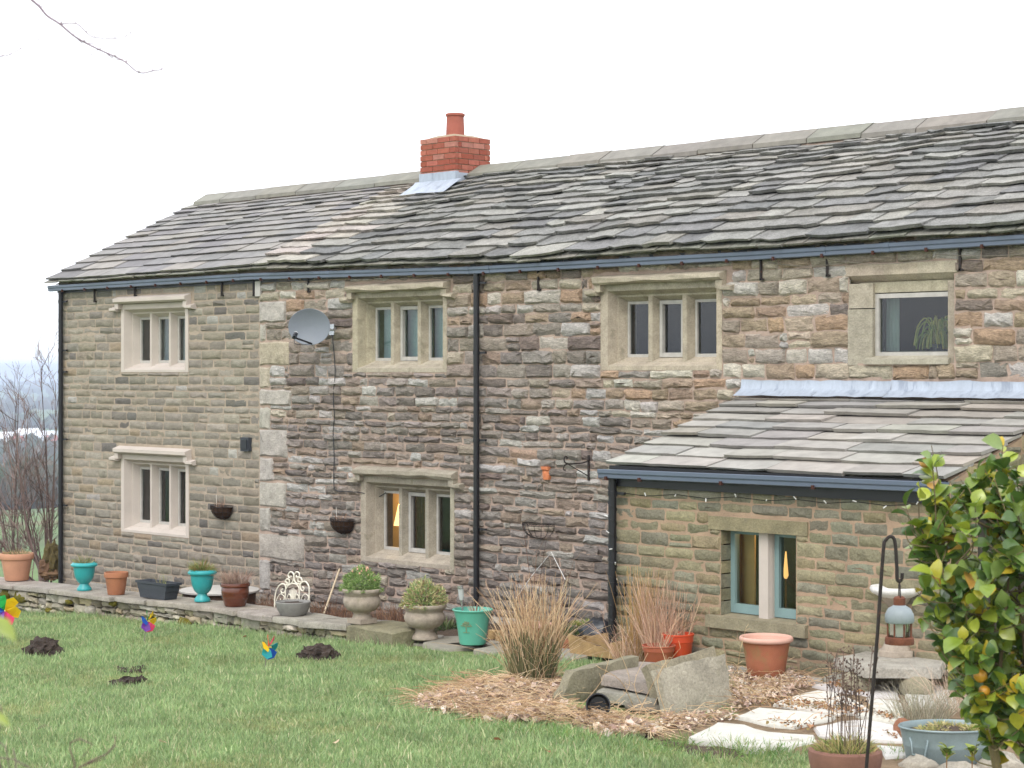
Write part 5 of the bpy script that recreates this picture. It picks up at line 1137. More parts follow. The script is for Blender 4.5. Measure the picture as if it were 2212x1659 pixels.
for _ in range(9): blade_tuft(mb, c + ex * rs.uniform(-.24, .24) + ey * rs.uniform(-.14, .14), .07, 120, .09, .005, [sr(160, 158, 92), sr(186, 168, 116), sr(140, 148, 84), sr(200, 184, 140)], rs, .3, 1.0)
mb.build('grass_tuft', 'foliage', t)
mb = MB()
hx = p - ex * RX_ * .86 - ey * .16 + Vector((0, 0, h_ * .8)); mb.tube([hx + ex * .0, hx - ey * .05 - Vector((0, 0, .02)), hx - ey * .06 - Vector((0, 0, .1)), hx + ex * .09 - ey * .05 - Vector((0, 0, .12)), hx + ex * .11 - ey * .04 - Vector((0, 0, .02)), hx + ex * .11], .008, 7); mb.build('handle', 'zinc', t, True)
for i, (px, py, a, b_, c_, lb) in enumerate(((1985, 1650, .16, .12, .09, 'rounded edging rock left of the tin bath front'), (2075, 1660, .2, .12, .08, 'long edging rock below the tin bath'), (2165, 1650, .2, .15, .11, 'pale edging rock at the lower right corner'), (1955, 1575, .09, .09, .12, 'rusty brown stone beside the left end of the tin bath'))):
    q = onG(px, py + 14); V, fs = lump(q, a, b_, c_, rng, None, .3, 3); MB().add(V, fs, sr(160, 152, 138) if i < 3 else sr(140, 96, 72)).build('rock', 'slab', None, True, lb, 'rock', 'edging rocks')
# ---------------------------------------------------------------- things on the house wall
# satellite dish
mt = onY(724, 712, 0); cpt = onY(668, 706, -.38); t = thing('satellite_dish', 'grey satellite dish bracketed to the house wall', 'satellite dish', mt)
k = pix(cpt); ndir = (CAM - cpt); ndir.z = 0; ndir.normalize(); ndir = (ndir + Vector((-.12, -.1, .0))).normalized(); sx = Vector((-ndir.y, ndir.x, 0)); sz = Vector((0, 0, 1))
A_, B2 = 45 * k, 39 * k; V = []; n = 40; ringz = [0, .25, .5, .75, .93, 1.0]
for r0 in ringz:
    for q in range(n): a = 2 * math.pi * q / n; V.append(cpt + sx * A_ * r0 * math.cos(a) + sz * B2 * r0 * math.sin(a) - ndir * .065 * (1 - r0 * r0))
fs = [(i * n + q, i * n + (q + 1) % n, i * n + n + (q + 1) % n, i * n + n + q) for i in range(5) for q in range(n)]
MB().add(V, fs).build('dish', 'dish_grey', t, True)
V2 = [v - ndir * .012 for v in V[-n:]]; MB().add(V[-n:] + V2 + [v + (v - cpt) * .02 for v in V[-n:]], [(q, (q + 1) % n, n + (q + 1) % n, n + q) for q in range(n)] + [(q, (q + 1) % n, 2 * n + (q + 1) % n, 2 * n + q) for q in range(n)]).build('rim', 'dish_grey', t, True)
f0 = cpt - sz * B2 * .93 + sx * .03; l0 = cpt - sx * A_ * .52 - sz * B2 * .62 + ndir * .3
MB().tube([f0, l0], .012, 8).build('arm', 'black_plastic', t)
mb = MB().tube([l0 - ndir * .02 + sz * .02, l0 - ndir * .085 + sz * .05], .028, 14); mb.tube([l0 + ndir * .05, l0 - ndir * .02 + sz * .02], .024, 12); mb.build('receiver', 'black_plastic', t, 40)
MB().tube([l0 - ndir * .085 + sz * .05, l0 - ndir * .097 + sz * .056], .026, 14).build('receiver_cap', 'white_plastic', t, 40)
MB().tube(smooth_pts([tuple(l0), tuple(l0 + Vector((0, 0, -.07))), tuple(l0 + sx * .07 + Vector((0, 0, -.09))), tuple(l0.lerp(f0, .6) - sz * .04), tuple(f0)]), .004, 5).build('lead_wire', 'black_plastic', t)
mb = MB(); bc = cpt - ndir * .08 - sz * .02; mb.tube([bc, mt + Vector((0, -.1, 0)), mt + Vector((0, -.02, 0))], .018, 10); mb.box((mt.x - .05, -.06, mt.z - .07), (mt.x + .05, -.02, mt.z + .07)); mb.build('bracket', 'steel', t, 40)
cp4 = lambda a, b_, o=-.045: onY((950 + a / 2.011) / 1.852, (1700 + b_ / 2.011) / 1.852, o)
cb = [mt + Vector((0, -.05, -.04)), onY(724, 800, -.045), onY(720, 850, -.045), onY(722, 900, -.045), cp4(770, 60), cp4(778, 250), cp4(775, 450), cp4(790, 525), cp4(880, 535), cp4(1000, 545, -.03), cp4(1060, 570, .05), cp4(1120, 585, .12), cp4(1195, 545, .19)]
MB().tube(smooth_pts([tuple(q) for q in cb], 4), .006, 6).build('aerial_cable', 'black_plastic', None, True, 'black cable running down the wall from the satellite dish', 'cable')
# half baskets
def basket(px0, px1, yt, yb, label, full, group='half-round wall baskets'):
    c = onY((px0 + px1) / 2 + 10, yt, -.03); k = pix(c); r_ = .2 if full else .22; h_ = (yb - yt) * k * .95; t = thing('wall_basket', label, 'basket', c, group)
    mb = MB(); P = lambda a, z: Vector((c.x + r_ * math.cos(a) * math.sqrt(max(0, 1 - (z / h_) ** 2.2)), -.03 - r_ * math.sin(a) * math.sqrt(max(0, 1 - (z / h_) ** 2.2)) * .95, c.z - z))
    for z in (0, h_ * .12, h_ * .45, h_ * .75): mb.tube([P(math.pi * i / 16, z) for i in range(17)], .0045 if z < .05 else .003, 5)
    for i in range(9): mb.tube([P(math.pi * i / 8, h_ * j_ / 8) for j_ in range(9)], .003, 5)
    mb.tube([P(0, 0), P(math.pi, 0)], .0045, 5)
    if not full:
        for i in range(16): mb.tube([P(math.pi * i / 16, 0), P(math.pi * (i + 1) / 16, h_ * .12)], .0025, 4)
    mb.build('wire_frame', 'iron', t)
    if full:
        V = []; nn = 20; rs = random.Random(int(px0))
        for j_ in range(8):
            for i in range(nn + 1): q = P(math.pi * i / nn, h_ * (.08 + .92 * j_ / 7.2)); d = Vector((q.x - c.x, q.y, 0)); V.append(q - d * .06 + Vector((rs.gauss(0, .005), rs.gauss(0, .005), rs.gauss(0, .006))))
        MB().add(V, [(j_ * (nn + 1) + i, j_ * (nn + 1) + i + 1, (j_ + 1) * (nn + 1) + i + 1, (j_ + 1) * (nn + 1) + i) for j_ in range(7) for i in range(nn)]).build('coir_liner', 'coir', t, True)
        V = [P(math.pi * i / 12, h_ * .12) for i in range(13)]; MB().add(V, [tuple(range(13))]).build('soil', 'dark_soil', t)
        mb = MB(); stems(mb, Vector((c.x - .02, -.1, c.z - .03)), 16, .15, .07, .5, .003, [sr(150, 120, 100), sr(120, 92, 76)], rs); mb.tube([(c.x - .08, -.1, c.z - .03), (c.x - .09, -.1, c.z + .14)], .005, 5, sr(190, 184, 176)); mb.build('dead_plant', 'twig', t)
basket(449, 500, 1091, 1124, 'coir-lined wall basket on the tan left wing', True); basket(707, 763, 1120, 1155, 'coir-lined wall basket beside the lamp window', True); basket(1125, 1191, 1130, 1166, 'empty black wire wall basket right of the middle downpipe', False)
# small lamp box, clay face, iron bracket
a, b_ = onY(527, 974, 0), onY(544, 945, 0); t = thing('wall_light', 'small dark square wall light beside the pale quoins', 'wall light', a)
MB().box((a.x + .01, -.07, a.z), (b_.x + .01, -.01, b_.z)).build('housing', 'slate_plastic', t); MB().box((a.x + .03, -.085, a.z + .03), (b_.x - .01, -.068, b_.z - .03)).build('cover', 'black_plastic', t)
c = onY(1179, 1022, -.04); k = pix(c); hw, hh = .055, 14 * k; V = []; nu, nv = 12, 14
def face(u, v):
    d = .035 * (1 - u * u * .8); d += .03 * math.exp(-(u / .14) ** 2) * (1 if -.25 < v < .25 else .3) * (.6 - v if v < .3 else .2)
    for s_ in (-1, 1): d -= .014 * math.exp(-((u - s_ * .38) / .16) ** 2 - ((v - .22) / .1) ** 2)
    d += .01 * math.exp(-(u / .3) ** 2 - ((v + .42) / .07) ** 2) - .012 * math.exp(-(u / .25) ** 2 - ((v + .52) / .05) ** 2)
    d += .018 * (v > .55) * (1 + .4 * math.sin(u * 14)) + .012 * (abs(u) > .72) * (1 + .5 * math.sin(v * 16)); return d
for j_ in range(nv + 1):
    for i in range(nu + 1): u, v = -1 + 2 * i / nu, -1 + 2 * j_ / nv; wv = hw * (1 - .25 * max(0, -v - .2)); V.append((c.x + u * wv, -.02 - face(u, v), c.z + v * hh))
w2 = nu + 1; fs = [(j_ * w2 + i, j_ * w2 + i + 1, (j_ + 1) * w2 + i + 1, (j_ + 1) * w2 + i) for j_ in range(nv) for i in range(nu)]
bo = [i for i in range(w2)] + [j_ * w2 + nu for j_ in range(1, nv + 1)] + [nv * w2 + i for i in range(nu - 1, -1, -1)] + [j_ * w2 for j_ in range(nv - 1, 0, -1)]
k0 = len(V); V += [(V[i][0], -.005, V[i][2]) for i in bo]; fs += [(bo[i], k0 + i, k0 + (i + 1) % len(bo), bo[(i + 1) % len(bo)]) for i in range(len(bo))]
MB().add(V, fs).build('wall_mask', 'face_clay', None, 50, 'small terracotta face plaque on the house wall', 'wall plaque')
x = onY(1272.5, 1000, -.03).x; zt, zb = onY(1272.5, 983, -.03).z, onY(1272.5, 1038, -.03).z; za = onY(1270, 994, -.03).z; t = thing('hanging_bracket', 'scrolled black iron hanging-basket bracket beside the lean-to roof', 'bracket', (x, 0, zb))
MB().box((x - .012, -.045, zb), (x + .012, -.03, zt)).build('back_plate', 'iron', t)
MB().tube(smooth_pts([(x, -.04, za), (x, -.12, za - .025), (x, -.25, za - .03), (x, -.38, za - .03), (x, -.43, za + .005), (x, -.42, za + .05), (x, -.385, za + .045), (x, -.39, za + .02)]), .008, 7).build('arm', 'iron', t, True)
MB().tube([(x, -.38, za - .03), (x, -.04, zb + .05)], .006, 6).tube(smooth_pts([(x, -.38, za - .03), (x, -.43, za - .05), (x, -.44, za - .09), (x, -.41, za - .1)]), .007, 6).build('brace', 'iron', t, True)
# string and wall climbers
st = [onY(1115, 1291, -.12), onY(1150, 1242, -.1), onY(1191, 1193, -.03), onY(1221, 1252, -.1)]
MB().tube(st, .004, 5).build('string', 'white_plastic', None, None, 'white string tied up the wall for the bare climbers', 'string')
def climb(px, yb, tops, label, group='bare wall climbers'):
    g = onG(px, yb); c = Vector((g.x, -.2, G(g.x, -.2))); c = Vector((onY(px, yb, -.2).x, -.2, 0)); c.z = G(c.x, -.2); mb = MB(); rs = random.Random(int(px))
    for (tx, ty) in tops:
        e = onY(tx, ty, -.08); m_ = c.lerp(e, .5) + Vector((rs.gauss(0, .05), 0, 0)); path = smooth_pts([tuple(c), tuple(c.lerp(m_, .5) + Vector((rs.gauss(0, .03), 0, 0))), tuple(m_), tuple(e)], 4); mb.tube(path, .007, 5, vary(rs.choice(DEAD), rs), False, r1=.002)
        for q in path[4::2]:
            if rs.random() < .7: q = Vector(q); d = Vector((rs.gauss(0, .12), rs.uniform(-.06, .02), rs.uniform(.03, .16))); mb.tube([q, q + d * .6, q + d + Vector((0, 0, .03))], .003, 3, vary(rs.choice(TWG), rs), False, r1=.0012)
    return mb.build('climber', 'twig', None, None, label, 'climber', group)
climb(1150, 1370, [(1129, 1128), (1160, 1190), (1180, 1165), (1105, 1230)], 'bare climber nearest the middle downpipe'); climb(1205, 1375, [(1222, 1230), (1180, 1260), (1240, 1210), (1165, 1290)], 'bare dark climber under the white string')
# leaning cane in the border
a, b_ = onY(700, 1325, -1.2), onY(733, 1230, -.25); MB().tube([a, b_], .012, 7, sr(196, 178, 150)).build('cane', 'twig', None, None, 'pale stick leaning against the wall by the wall basket', 'stick')
# dead border plants and low greenery
for px, Yb, n, h, rad, lb, cols in ((705, -1.0, 150, .34, .22, 'brown dead border plant around the leaning stick', DEAD), (752, -1.15, 130, .3, .2, 'brown dead border plant left of the first stone urn', DEAD), (838, -.8, 130, .3, .22, 'reddish dead border plant between the stone urns', DEAD), (866, -1.1, 120, .38, .16, 'reddish dead border plant behind the second stone urn', DEAD),
                          (600, -.6, 90, .25, .2, 'dead brown stalks beside the round table', DEAD), (580, -.5, 60, .3, .15, 'dead stalks at the foot of the pale quoins', TWG), (300, -.4, 60, .25, .25, 'thin dry stalks behind the black trough', STRAW), (232, -.4, 40, .22, .2, 'thin dry stalks behind the small flowerpot', STRAW), (470, -.35, 50, .25, .2, 'dry stalks behind the turquoise urn with leaves', STRAW)):
    x = onY(px, 1300, Yb).x; c = Vector((x, Yb, G(x, Yb) + .02)); mb = MB(); stems(mb, c, n, h, rad, .35, .0035, cols, random.Random(px), .2); mb.build('dead_plant', 'twig', None, None, lb, 'dead plant', 'dead border plants')
for px, Yb, lb in ((392, -.5, 'dark green leafy plant behind the black trough'), (962, -.7, 'dark green leafy plant between stone urn and teal pot'), (1225, -.6, 'small green plant at the wall behind the terracotta bowl')):
    x = onY(px, 1300, Yb).x; c = Vector((x, Yb, G(x, Yb) + .02)); mb = MB(); blade_tuft(mb, c, .18, 160, .22, .018, [sr(84, 100, 62), sr(66, 84, 52), sr(110, 122, 80)], random.Random(px), .5, .8); mb.build('leafy_plant', 'foliage', None, None, lb, 'plant', 'green border plants')
# houseplant indoors
c = Vector((tx1 - .3, .28, tz0 - .02)); t = thing('houseplant', 'trailing cactus houseplant inside the single-pane window', 'houseplant', c)
MB().lathe([(0, 0), (.07, 0), (.09, .14), (.08, .14), (.07, .1), (0, .1)], 16, c).build('pot', 'black_plastic', t)
mb = MB(); rs = random.Random(3)
for _ in range(60):
    a = rs.uniform(0, 6.28); r0 = rs.uniform(.08, .3); hh = rs.uniform(.12, .3); pts = [c + Vector((0, 0, .12)), c + Vector((math.cos(a) * r0 * .45, math.sin(a) * r0 * .2, .12 + hh)), c + Vector((math.cos(a) * r0 * .85, math.sin(a) * r0 * .3, .1 + hh * .8)), c + Vector((math.cos(a) * r0, math.sin(a) * r0 * .3, .05 + hh * .3))]
    mb.tube(smooth_pts([tuple(q) for q in pts], 3), .009, 4, vary(rs.choice([sr(150, 160, 84), sr(120, 140, 70), sr(176, 170, 96)]), rs, .15), False)
mb.build('foliage', 'foliage', t)
# ---------------------------------------------------------------- grass
gr = np.random.default_rng(4)
def pix_np(P):
    d = P[:, 0] * FW[0] + (P[:, 1] + D) * FW[1]; r = (P[:, 0] * RT[0] + (P[:, 1] + D) * RT[1]) / d; return CX + r * F, HY - (P[:, 2] - EYE) / d * F
def inpoly_np(x, y, P):
    c = np.zeros(len(x), bool); n = len(P)
    for i in range(n):
        (x1, y1), (x2, y2) = P[i], P[i - 1]
        if y1 == y2: continue
        c ^= ((y1 > y) != (y2 > y)) & (x < (x2 - x1) * (y - y1) / (y2 - y1) + x1)
    return c
N = 700000
X = gr.uniform(-26, -6.5, N); Y = gr.uniform(-10.2, YWF - .02, N)
gx = np.interp(X, [a for a, _ in GT], [b_ for _, b_ in GT]); P0 = np.stack([X, Y, gx], 1); px_a, py_a = pix_np(P0)
wv = np.array([nz(x * .35, y * .35, 3) for x, y in zip(X[::1][:0], Y[:0])]) if False else np.sin(X * 1.7 + 2 * np.sin(Y * .9)) * .35 + np.sin(Y * 2.9 + X * .6 + 1.5 * np.sin(X * 1.3)) * .35 + np.sin(X * 6.1 + 2.2 * np.sin(Y * 4.3)) * np.sin(Y * 7.2 + 1.7 * np.sin(X * 3.7)) * .6
LAWN = [(-60, 1305), (0, 1314), (200, 1320), (435, 1344), (663, 1371), (760, 1380), (852, 1388), (880, 1402), (1010, 1418), (1110, 1416), (1200, 1432), (1300, 1428), (1300, 1445), (1230, 1470), (1240, 1560), (1440, 1588), (1560, 1606), (1700, 1622), (1770, 1640), (1850, 1700), (-60, 1720)]
keep = inpoly_np(px_a, py_a, LAWN) & ~inpoly_np(px_a + gr.normal(0, 7, N), py_a + gr.normal(0, 3, N), PILE) & ~inpoly_np(px_a, py_a, [(852, 1390), (1000, 1392), (1110, 1395), (1110, 1412), (1000, 1414), (880, 1402)])
keep &= ~(inpoly_np(px_a, py_a, MUD) & (gr.random(N) < .75)); keep &= ~inpoly_np(px_a, py_a, PATIO)
MOLES = [(94, 1413, 84, 36), (281, 1478, 50, 16), (688, 1421, 96, 28)]
for mx, my, mw, mh in MOLES: keep &= ~((((px_a - mx) / (mw * .5)) ** 2 + ((py_a - my + 1) / (mh * .28)) ** 2 < 1) & (gr.random(N) < .93))
keep &= gr.random(N) < np.clip((20 / np.maximum(depth(Vector((0, 0, 0))) * 0 + (X * FW[0] + (Y + D) * FW[1]), 5)) ** 1.0, 0, 1)
P0 = P0[keep]; wv = wv[keep]; pyk = py_a[keep]; n = len(P0)
P0[:, 2] += -.005
h = gr.gamma(5, .0072, n) * (1 + .38 * wv); tall = gr.random(n) < .012; h[tall] *= 1.9
edge = (P0[:, 1] > YWF - .2); h[edge] *= 1.35
ang = gr.uniform(0, 6.283, n); ln = gr.normal(0, .38, (n, 2)); tip = P0 + np.stack([ln[:, 0] * h, ln[:, 1] * h, h * .95], 1)
wd = gr.uniform(.0022, .0048, n); s = np.stack([np.cos(ang) * wd, np.sin(ang) * wd, np.zeros(n)], 1)
mid = P0 + (tip - P0) * .5 + np.stack([-ln[:, 0] * h * .12, -ln[:, 1] * h * .12, h * .06], 1)
V = np.concatenate([P0 - s, P0 + s, mid + s * .8, mid - s * .8, tip]); i = np.arange(n)
Fq = np.concatenate([np.stack([i, i + n, i + 2 * n], 1), np.stack([i, i + 2 * n, i + 3 * n], 1), np.stack([i + 3 * n, i + 2 * n, i + 4 * n], 1)])
pal = np.array([sr(150, 172, 114), sr(138, 162, 106), sr(164, 183, 128), sr(182, 185, 136), sr(128, 154, 104), sr(206, 198, 158)]) * np.array([.86, .87, .92])
c = pal[gr.choice(6, n, p=[.3, .26, .18, .1, .12, .04])] * gr.uniform(.78, 1.22, (n, 1)) * (1 + .07 * wv[:, None]); straw = np.clip((-wv - .25) * .8, 0, .55)[:, None] * gr.random((n, 1)); c = c * (1 - straw) + np.array(sr(176, 162, 112)) * straw; c = np.concatenate([c, c, c])
mesh_np('grass', V, Fq, c, 'grass', kind='stuff', label='short green lawn grass in front of the garden wall')
# ragged taller tufts along the bottom edge of the litter and patio
mb = MB(); rs = random.Random(9)
for px, py, nn, hh in ((1040, 1566, 60, .1), (1120, 1580, 90, .12), (1180, 1590, 90, .13), (1240, 1600, 80, .1), (1380, 1612, 60, .1), (1450, 1615, 60, .12), (1500, 1600, 70, .11), (1590, 1622, 120, .17), (1640, 1628, 110, .15), (1700, 1628, 90, .13), (1730, 1615, 60, .1), (1420, 1630, 90, .1), (1330, 1625, 60, .1), (1550, 1640, 80, .1), (1480, 1610, 70, .12), (1920, 1640, 60, .14), (1945, 1630, 50, .12), (1580, 1528, 25, .07), (1300, 1600, 60, .1), (800, 1390, 40, .08), (860, 1396, 40, .08), (640, 1372, 30, .08), (1650, 1645, 80, .1)):
    p = onG(px, py); blade_tuft(mb, p, .16, nn, hh, .004, [sr(118, 158, 80, .8), sr(100, 142, 70, .8), sr(140, 170, 96, .8), sr(170, 170, 110, .8)], rs, .5, .6, False)
mb.build('long_grass', 'grass', None, None, 'longer ragged grass along the lawn edge by the patio', kind='stuff')
# few fallen leaves on the lawn
for px, py, lb in ((352, 1603, 'pale fallen leaf on the lawn above the bare twigs'), (528, 1376, 'brown fallen leaf on the lawn left of the pink pinwheel'), (1075, 1598, 'brown fallen leaf on the lawn just below the leaf heap'), (725, 1604, 'pale fallen leaf near the bottom middle of the lawn'), (1182, 1622, 'reddish fallen leaf near the bottom of the lawn below the slabs')):
    p = onG(px, py, .03); a = rs.uniform(0, 6); u, v = Vector((math.cos(a), math.sin(a), .2)) * .035, Vector((-math.sin(a), math.cos(a), .4)) * .025; w_ = Vector((0, 0, .012))
    MB().add([p - u, p - u * .3 - v * .8 + w_, p + u * .5 - v * .6, p + u + w_, p + u * .3 + v + w_, p - u * .5 + v * .7, p], [(0, 1, 6), (1, 2, 6), (2, 3, 6), (3, 4, 6), (4, 5, 6), (5, 0, 6)], vary(sr(206, 180, 150) if 'pale' in lb else sr(150, 100, 76), rs)).build('fallen_leaf', 'dry', None, None, lb, 'leaf', 'fallen leaves on the lawn')
# molehills
for (mx, my, mw, mh), lb in zip(MOLES, ('large molehill on the left of the lawn', 'small dark molehill in the middle of the left lawn', 'wide dark molehill in front of the garden wall end')):
    p = onG(mx, my); k = pix(p); V, fs = lump(p, mw * k * .5, .2, mh * k * .85, random.Random(mx), None, .35, 4, 2.2, .01); rs2 = random.Random(mx); V = [v + Vector((rs2.gauss(0, .011), rs2.gauss(0, .011), rs2.gauss(0, .012))) for v in V]
    mb = MB().add(V, fs)
    for _ in range(130): a = rs2.uniform(0, 6.28); r0 = mw * k * .5 * rs2.triangular(.5, 1.7, .95); q = p + Vector((r0 * math.cos(a), r0 * .45 * math.sin(a), .01)); v2, f2 = lump(q, *[rs2.uniform(.008, .02) for _ in range(3)], rs2, None, .4, 1); mb.add(v2, f2)
    mb.build('molehill', 'dark_soil', None, None, lb, 'molehill', 'molehills')
rs2 = random.Random(1); mb = MB()
for _ in range(45): q = onG(rs2.uniform(254, 312), rs2.uniform(1440, 1452), .02); v2, f2 = lump(q, *[rs2.uniform(.01, .022) for _ in range(3)], rs2, None, .4, 1); mb.add(v2, f2)
mb.build('scattered_soil', 'dark_soil', None, None, 'crumbs of soil scattered beyond the small molehill', kind='stuff')
# pinwheels
def pinwheel(px, yt, yb, ystick, cols, label, turn):
    g = onG(px + 2, ystick); t_ = depth(g); hub = atD(px + 8, (yt + yb) / 2, t_); k = t_ / F; R_ = (yb - yt) * k / 2; t = thing('pinwheel', label, 'pinwheel', g, 'pinwheels on the lawn')
    MB().tube([g - Vector((0, 0, .03)), hub + Vector((-.01, 0, 0))], .005, 6).build('stick', 'grey_timber', t)
    nrm = (Vector((FW[0], FW[1], 0)) * -math.cos(turn) + Vector((RT[0], RT[1], 0)) * math.sin(turn)); e1 = Vector((-nrm.y, nrm.x, 0)); e2 = Vector((0, 0, 1)); n = len(cols)
    for i in range(n):
        a0 = 2 * math.pi * i / n + .5; V = []; P = lambda a, r, o: hub + (e1 * math.cos(a) + e2 * math.sin(a)) * R_ * r + nrm * o * R_
        V = [P(a0, 0, .05), P(a0 - .25, .6, -.05), P(a0, 1.0, .05), P(a0 + .5, 1.02, .3), P(a0 + .95, .75, .5), P(a0 + .9, .3, .35)]
        MB().add(V + [v - nrm * .003 for v in V], [(0, 1, 2, 3, 4, 5), (11, 10, 9, 8, 7, 6)], cols[i]).build('petal', 'paint', t)
    MB().tube([hub, hub + nrm * R_ * .35], .008, 8, sr(240, 220, 120)).build('hub', 'paint', t)
YL, GN, BL, PU, PK, OR, TQ = sr(246, 214, 40), sr(36, 176, 90), sr(40, 90, 190), sr(130, 70, 170), sr(244, 80, 130), sr(246, 110, 80), sr(40, 170, 180)
pinwheel(2, 1285, 1352, 1385, [YL, GN, BL, PU, PK, YL], 'rainbow pinwheel cut off by the left edge', .3)
pinwheel(309, 1317, 1366, 1388, [YL, GN, BL, PU, PK, YL], 'yellow and green pinwheel on the lawn near the wall', 1.12); pinwheel(570, 1370, 1425, 1446, [PK, OR, YL, TQ, BL, TQ], 'pink and turquoise pinwheel on the lawn', 1.12)
# ---------------------------------------------------------------- rush clump and dry clump
RG = [sr(120, 118, 84), sr(98, 104, 72), sr(134, 128, 92)]
p = onG(1152, 1474, .03); t = thing('rush_clump', 'tall rush clump, green below and straw above, on the lawn edge', 'grass clump', p); mb = MB()
stems(mb, p, 380, 1.04, .19, .2, .0036, RG, random.Random(2), .16, 6, 3, .38, STRAW); stems(mb, p, 100, .8, .2, .45, .003, STRAW, random.Random(3), .3, 5, 3, .4); mb.build('stems', 'dry', t)
p = onG(1412, 1412, .0); p = Vector((onY(1418, 1400, LY - .13).x, LY - .13, 0)); p.z = G(p.x, p.y)
t = thing('dry_grass_clump', 'pinkish dry grass clump beside the lean-to wall', 'grass clump', p); mb = MB()
pinky = [sr(206, 172, 150), sr(196, 160, 138), sr(216, 188, 166), sr(180, 146, 118)]
stems(mb, p + Vector((.1, 0, 0)), 300, .92, .16, .2, .0034, pinky, random.Random(5), .1, 5, 3, .5); stems(mb, p + Vector((-.22, 0, 0)), 120, .95, .12, .13, .0034, [sr(190, 156, 104), sr(176, 140, 92)], random.Random(6), .05, 5, 3, .6); stems(mb, p + Vector((-.25, -.1, 0)), 120, .6, .16, .35, .003, pinky, random.Random(7), .35, 5, 3, .4); mb.build('stems', 'dry', t)
# ---------------------------------------------------------------- dead leaf litter
def litter(name, polys, nleaf, nstraw, zf, label, rs, cols, ls=.035):
    mb = MB(); box = [(min(q[k] for P in polys for q in P), max(q[k] for P in polys for q in P)) for k in (0, 1)]; done = 0
    while done < nleaf + nstraw:
        a, b_ = rs.uniform(*box[0]), rs.uniform(*box[1])
        if not any(inpoly(a + rs.gauss(0, 5), b_ + rs.gauss(0, 3), P) for P in polys): continue
        g = onG(a, b_); p = Vector((g.x, g.y, zf(g.x, g.y) + rs.uniform(0, .03))); an = rs.uniform(0, 6.283)
        if done < nleaf:
            s_ = ls * rs.uniform(.5, 1.35); u = Vector((math.cos(an), math.sin(an), rs.gauss(0, .5))).normalized() * s_; v = Vector((-math.sin(an), math.cos(an), rs.gauss(0, .6))).normalized() * s_ * rs.uniform(.5, .9); cz = Vector((0, 0, s_ * rs.uniform(.1, .6)))
            mb.add([p - u, p - u * .3 - v + cz, p + u * .5 - v * .8, p + u + cz * .6, p + u * .3 + v * .8 + cz, p - u * .5 + v * .6, p + cz * .1], [(0, 1, 6), (1, 2, 6), (2, 3, 6), (3, 4, 6), (4, 5, 6), (5, 0, 6)], vary(rs.choice(cols), rs, .22, .05))
        else:
            L_ = rs.uniform(.1, .35); d = Vector((math.cos(an), math.sin(an), rs.uniform(-.05, .5))).normalized(); bnd = Vector((rs.gauss(0, .05), rs.gauss(0, .05), -.03))
            mb.tube([p, p + d * L_ * .5 + bnd * .3 + Vector((0, 0, .02)), p + d * L_ + bnd], rs.uniform(.0014, .003), 3, vary(rs.choice(STRAW), rs, .15), False)
        done += 1
    mb.build(name, 'dry', None, None, label, kind='stuff')
LC = [desat(q, .22) for q in (sr(198, 170, 146), sr(182, 152, 128), sr(210, 186, 164), sr(152, 124, 104), sr(218, 198, 178), sr(166, 136, 114))]
litter('leaf_litter', [PILE], 2400, 2200, lambda x, y: mound(x, y), 'heap of dead leaves and straw round the slabs', random.Random(21), LC, .042)
litter('straw_litter', [c3([(1040, 870), (1210, 920), (1480, 900), (1700, 985), (1740, 1030), (1380, 1140), (1270, 1175), (1080, 1240), (1040, 1180)]), c3([(450, 1290), (1080, 1240), (1100, 1290), (850, 1320), (700, 1400), (480, 1340)])], 1700, 350, lambda x, y: pz(x, y) + .01, 'dry leaf litter between the planter and the flagstones', random.Random(22), LC, .022)
litter('joint_litter', [c3([(1330, 1330), (1740, 1390), (1700, 1360), (1440, 1320)]), c3([(1270, 1178), (1890, 1245), (1880, 1225), (1400, 1150)]), c4([(200, 1180), (900, 1260), (900, 1230), (300, 1150)]), c4([(560, 1030), (960, 1110), (960, 1075), (700, 1010)]), c4([(450, 1330), (870, 1240), (860, 1225), (520, 1310)]), c4([(950, 1270), (1200, 1320), (1200, 1300), (980, 1255)]), c4([(1010, 1420), (1240, 1470), (1240, 1450)])], 800, 60, lambda x, y: pz(x, y) + .012, 'brown litter in the joints of the flagstones', random.Random(23), [sr(160, 118, 86), sr(140, 104, 76), sr(176, 140, 104), sr(130, 112, 70)], .016)
mb = MB(); rs = random.Random(31)        # wiry dead stalks over the slabs
for a, b_, c_, d_, e_, f_ in ((1245, 1535, 1300, 1470, 1320, 1400), (1300, 1540, 1360, 1480, 1330, 1390), (1400, 1545, 1370, 1480, 1400, 1410), (1410, 1530, 1440, 1450, 1420, 1380), (1370, 1530, 1340, 1470, 1290, 1440), (1440, 1545, 1420, 1470, 1445, 1420), (1380, 1540, 1420, 1460, 1470, 1400), (1590, 1470, 1600, 1400, 1612, 1355), (1230, 1480, 1180, 1490, 1110, 1460), (1010, 1500, 950, 1480, 900, 1455), (1020, 1495, 960, 1500, 915, 1490), (1000, 1480, 975, 1450, 968, 1445), (1490, 1430, 1510, 1440, 1520, 1460)):
    p = onG(a, b_, .03); t0 = depth(p); path = smooth_pts([tuple(p), tuple(atD(c_, d_, t0 - .1)), tuple(atD(e_, f_, t0 - .12))], 4); mb.tube(path, .0035, 4, vary(rs.choice(STRAW), rs), False, r1=.0015)
    for q in path[3:]:
        if rs.random() < .6: q = Vector(q); dd = Vector((rs.gauss(0, .04), rs.gauss(0, .04), rs.uniform(0, .06))); mb.tube([q, q + dd], .0016, 3, vary(rs.choice(STRAW), rs), False)
mb.build('dead_stalks', 'dry', None, None, 'thin dead stalks poking up round the stone slabs', kind='stuff')
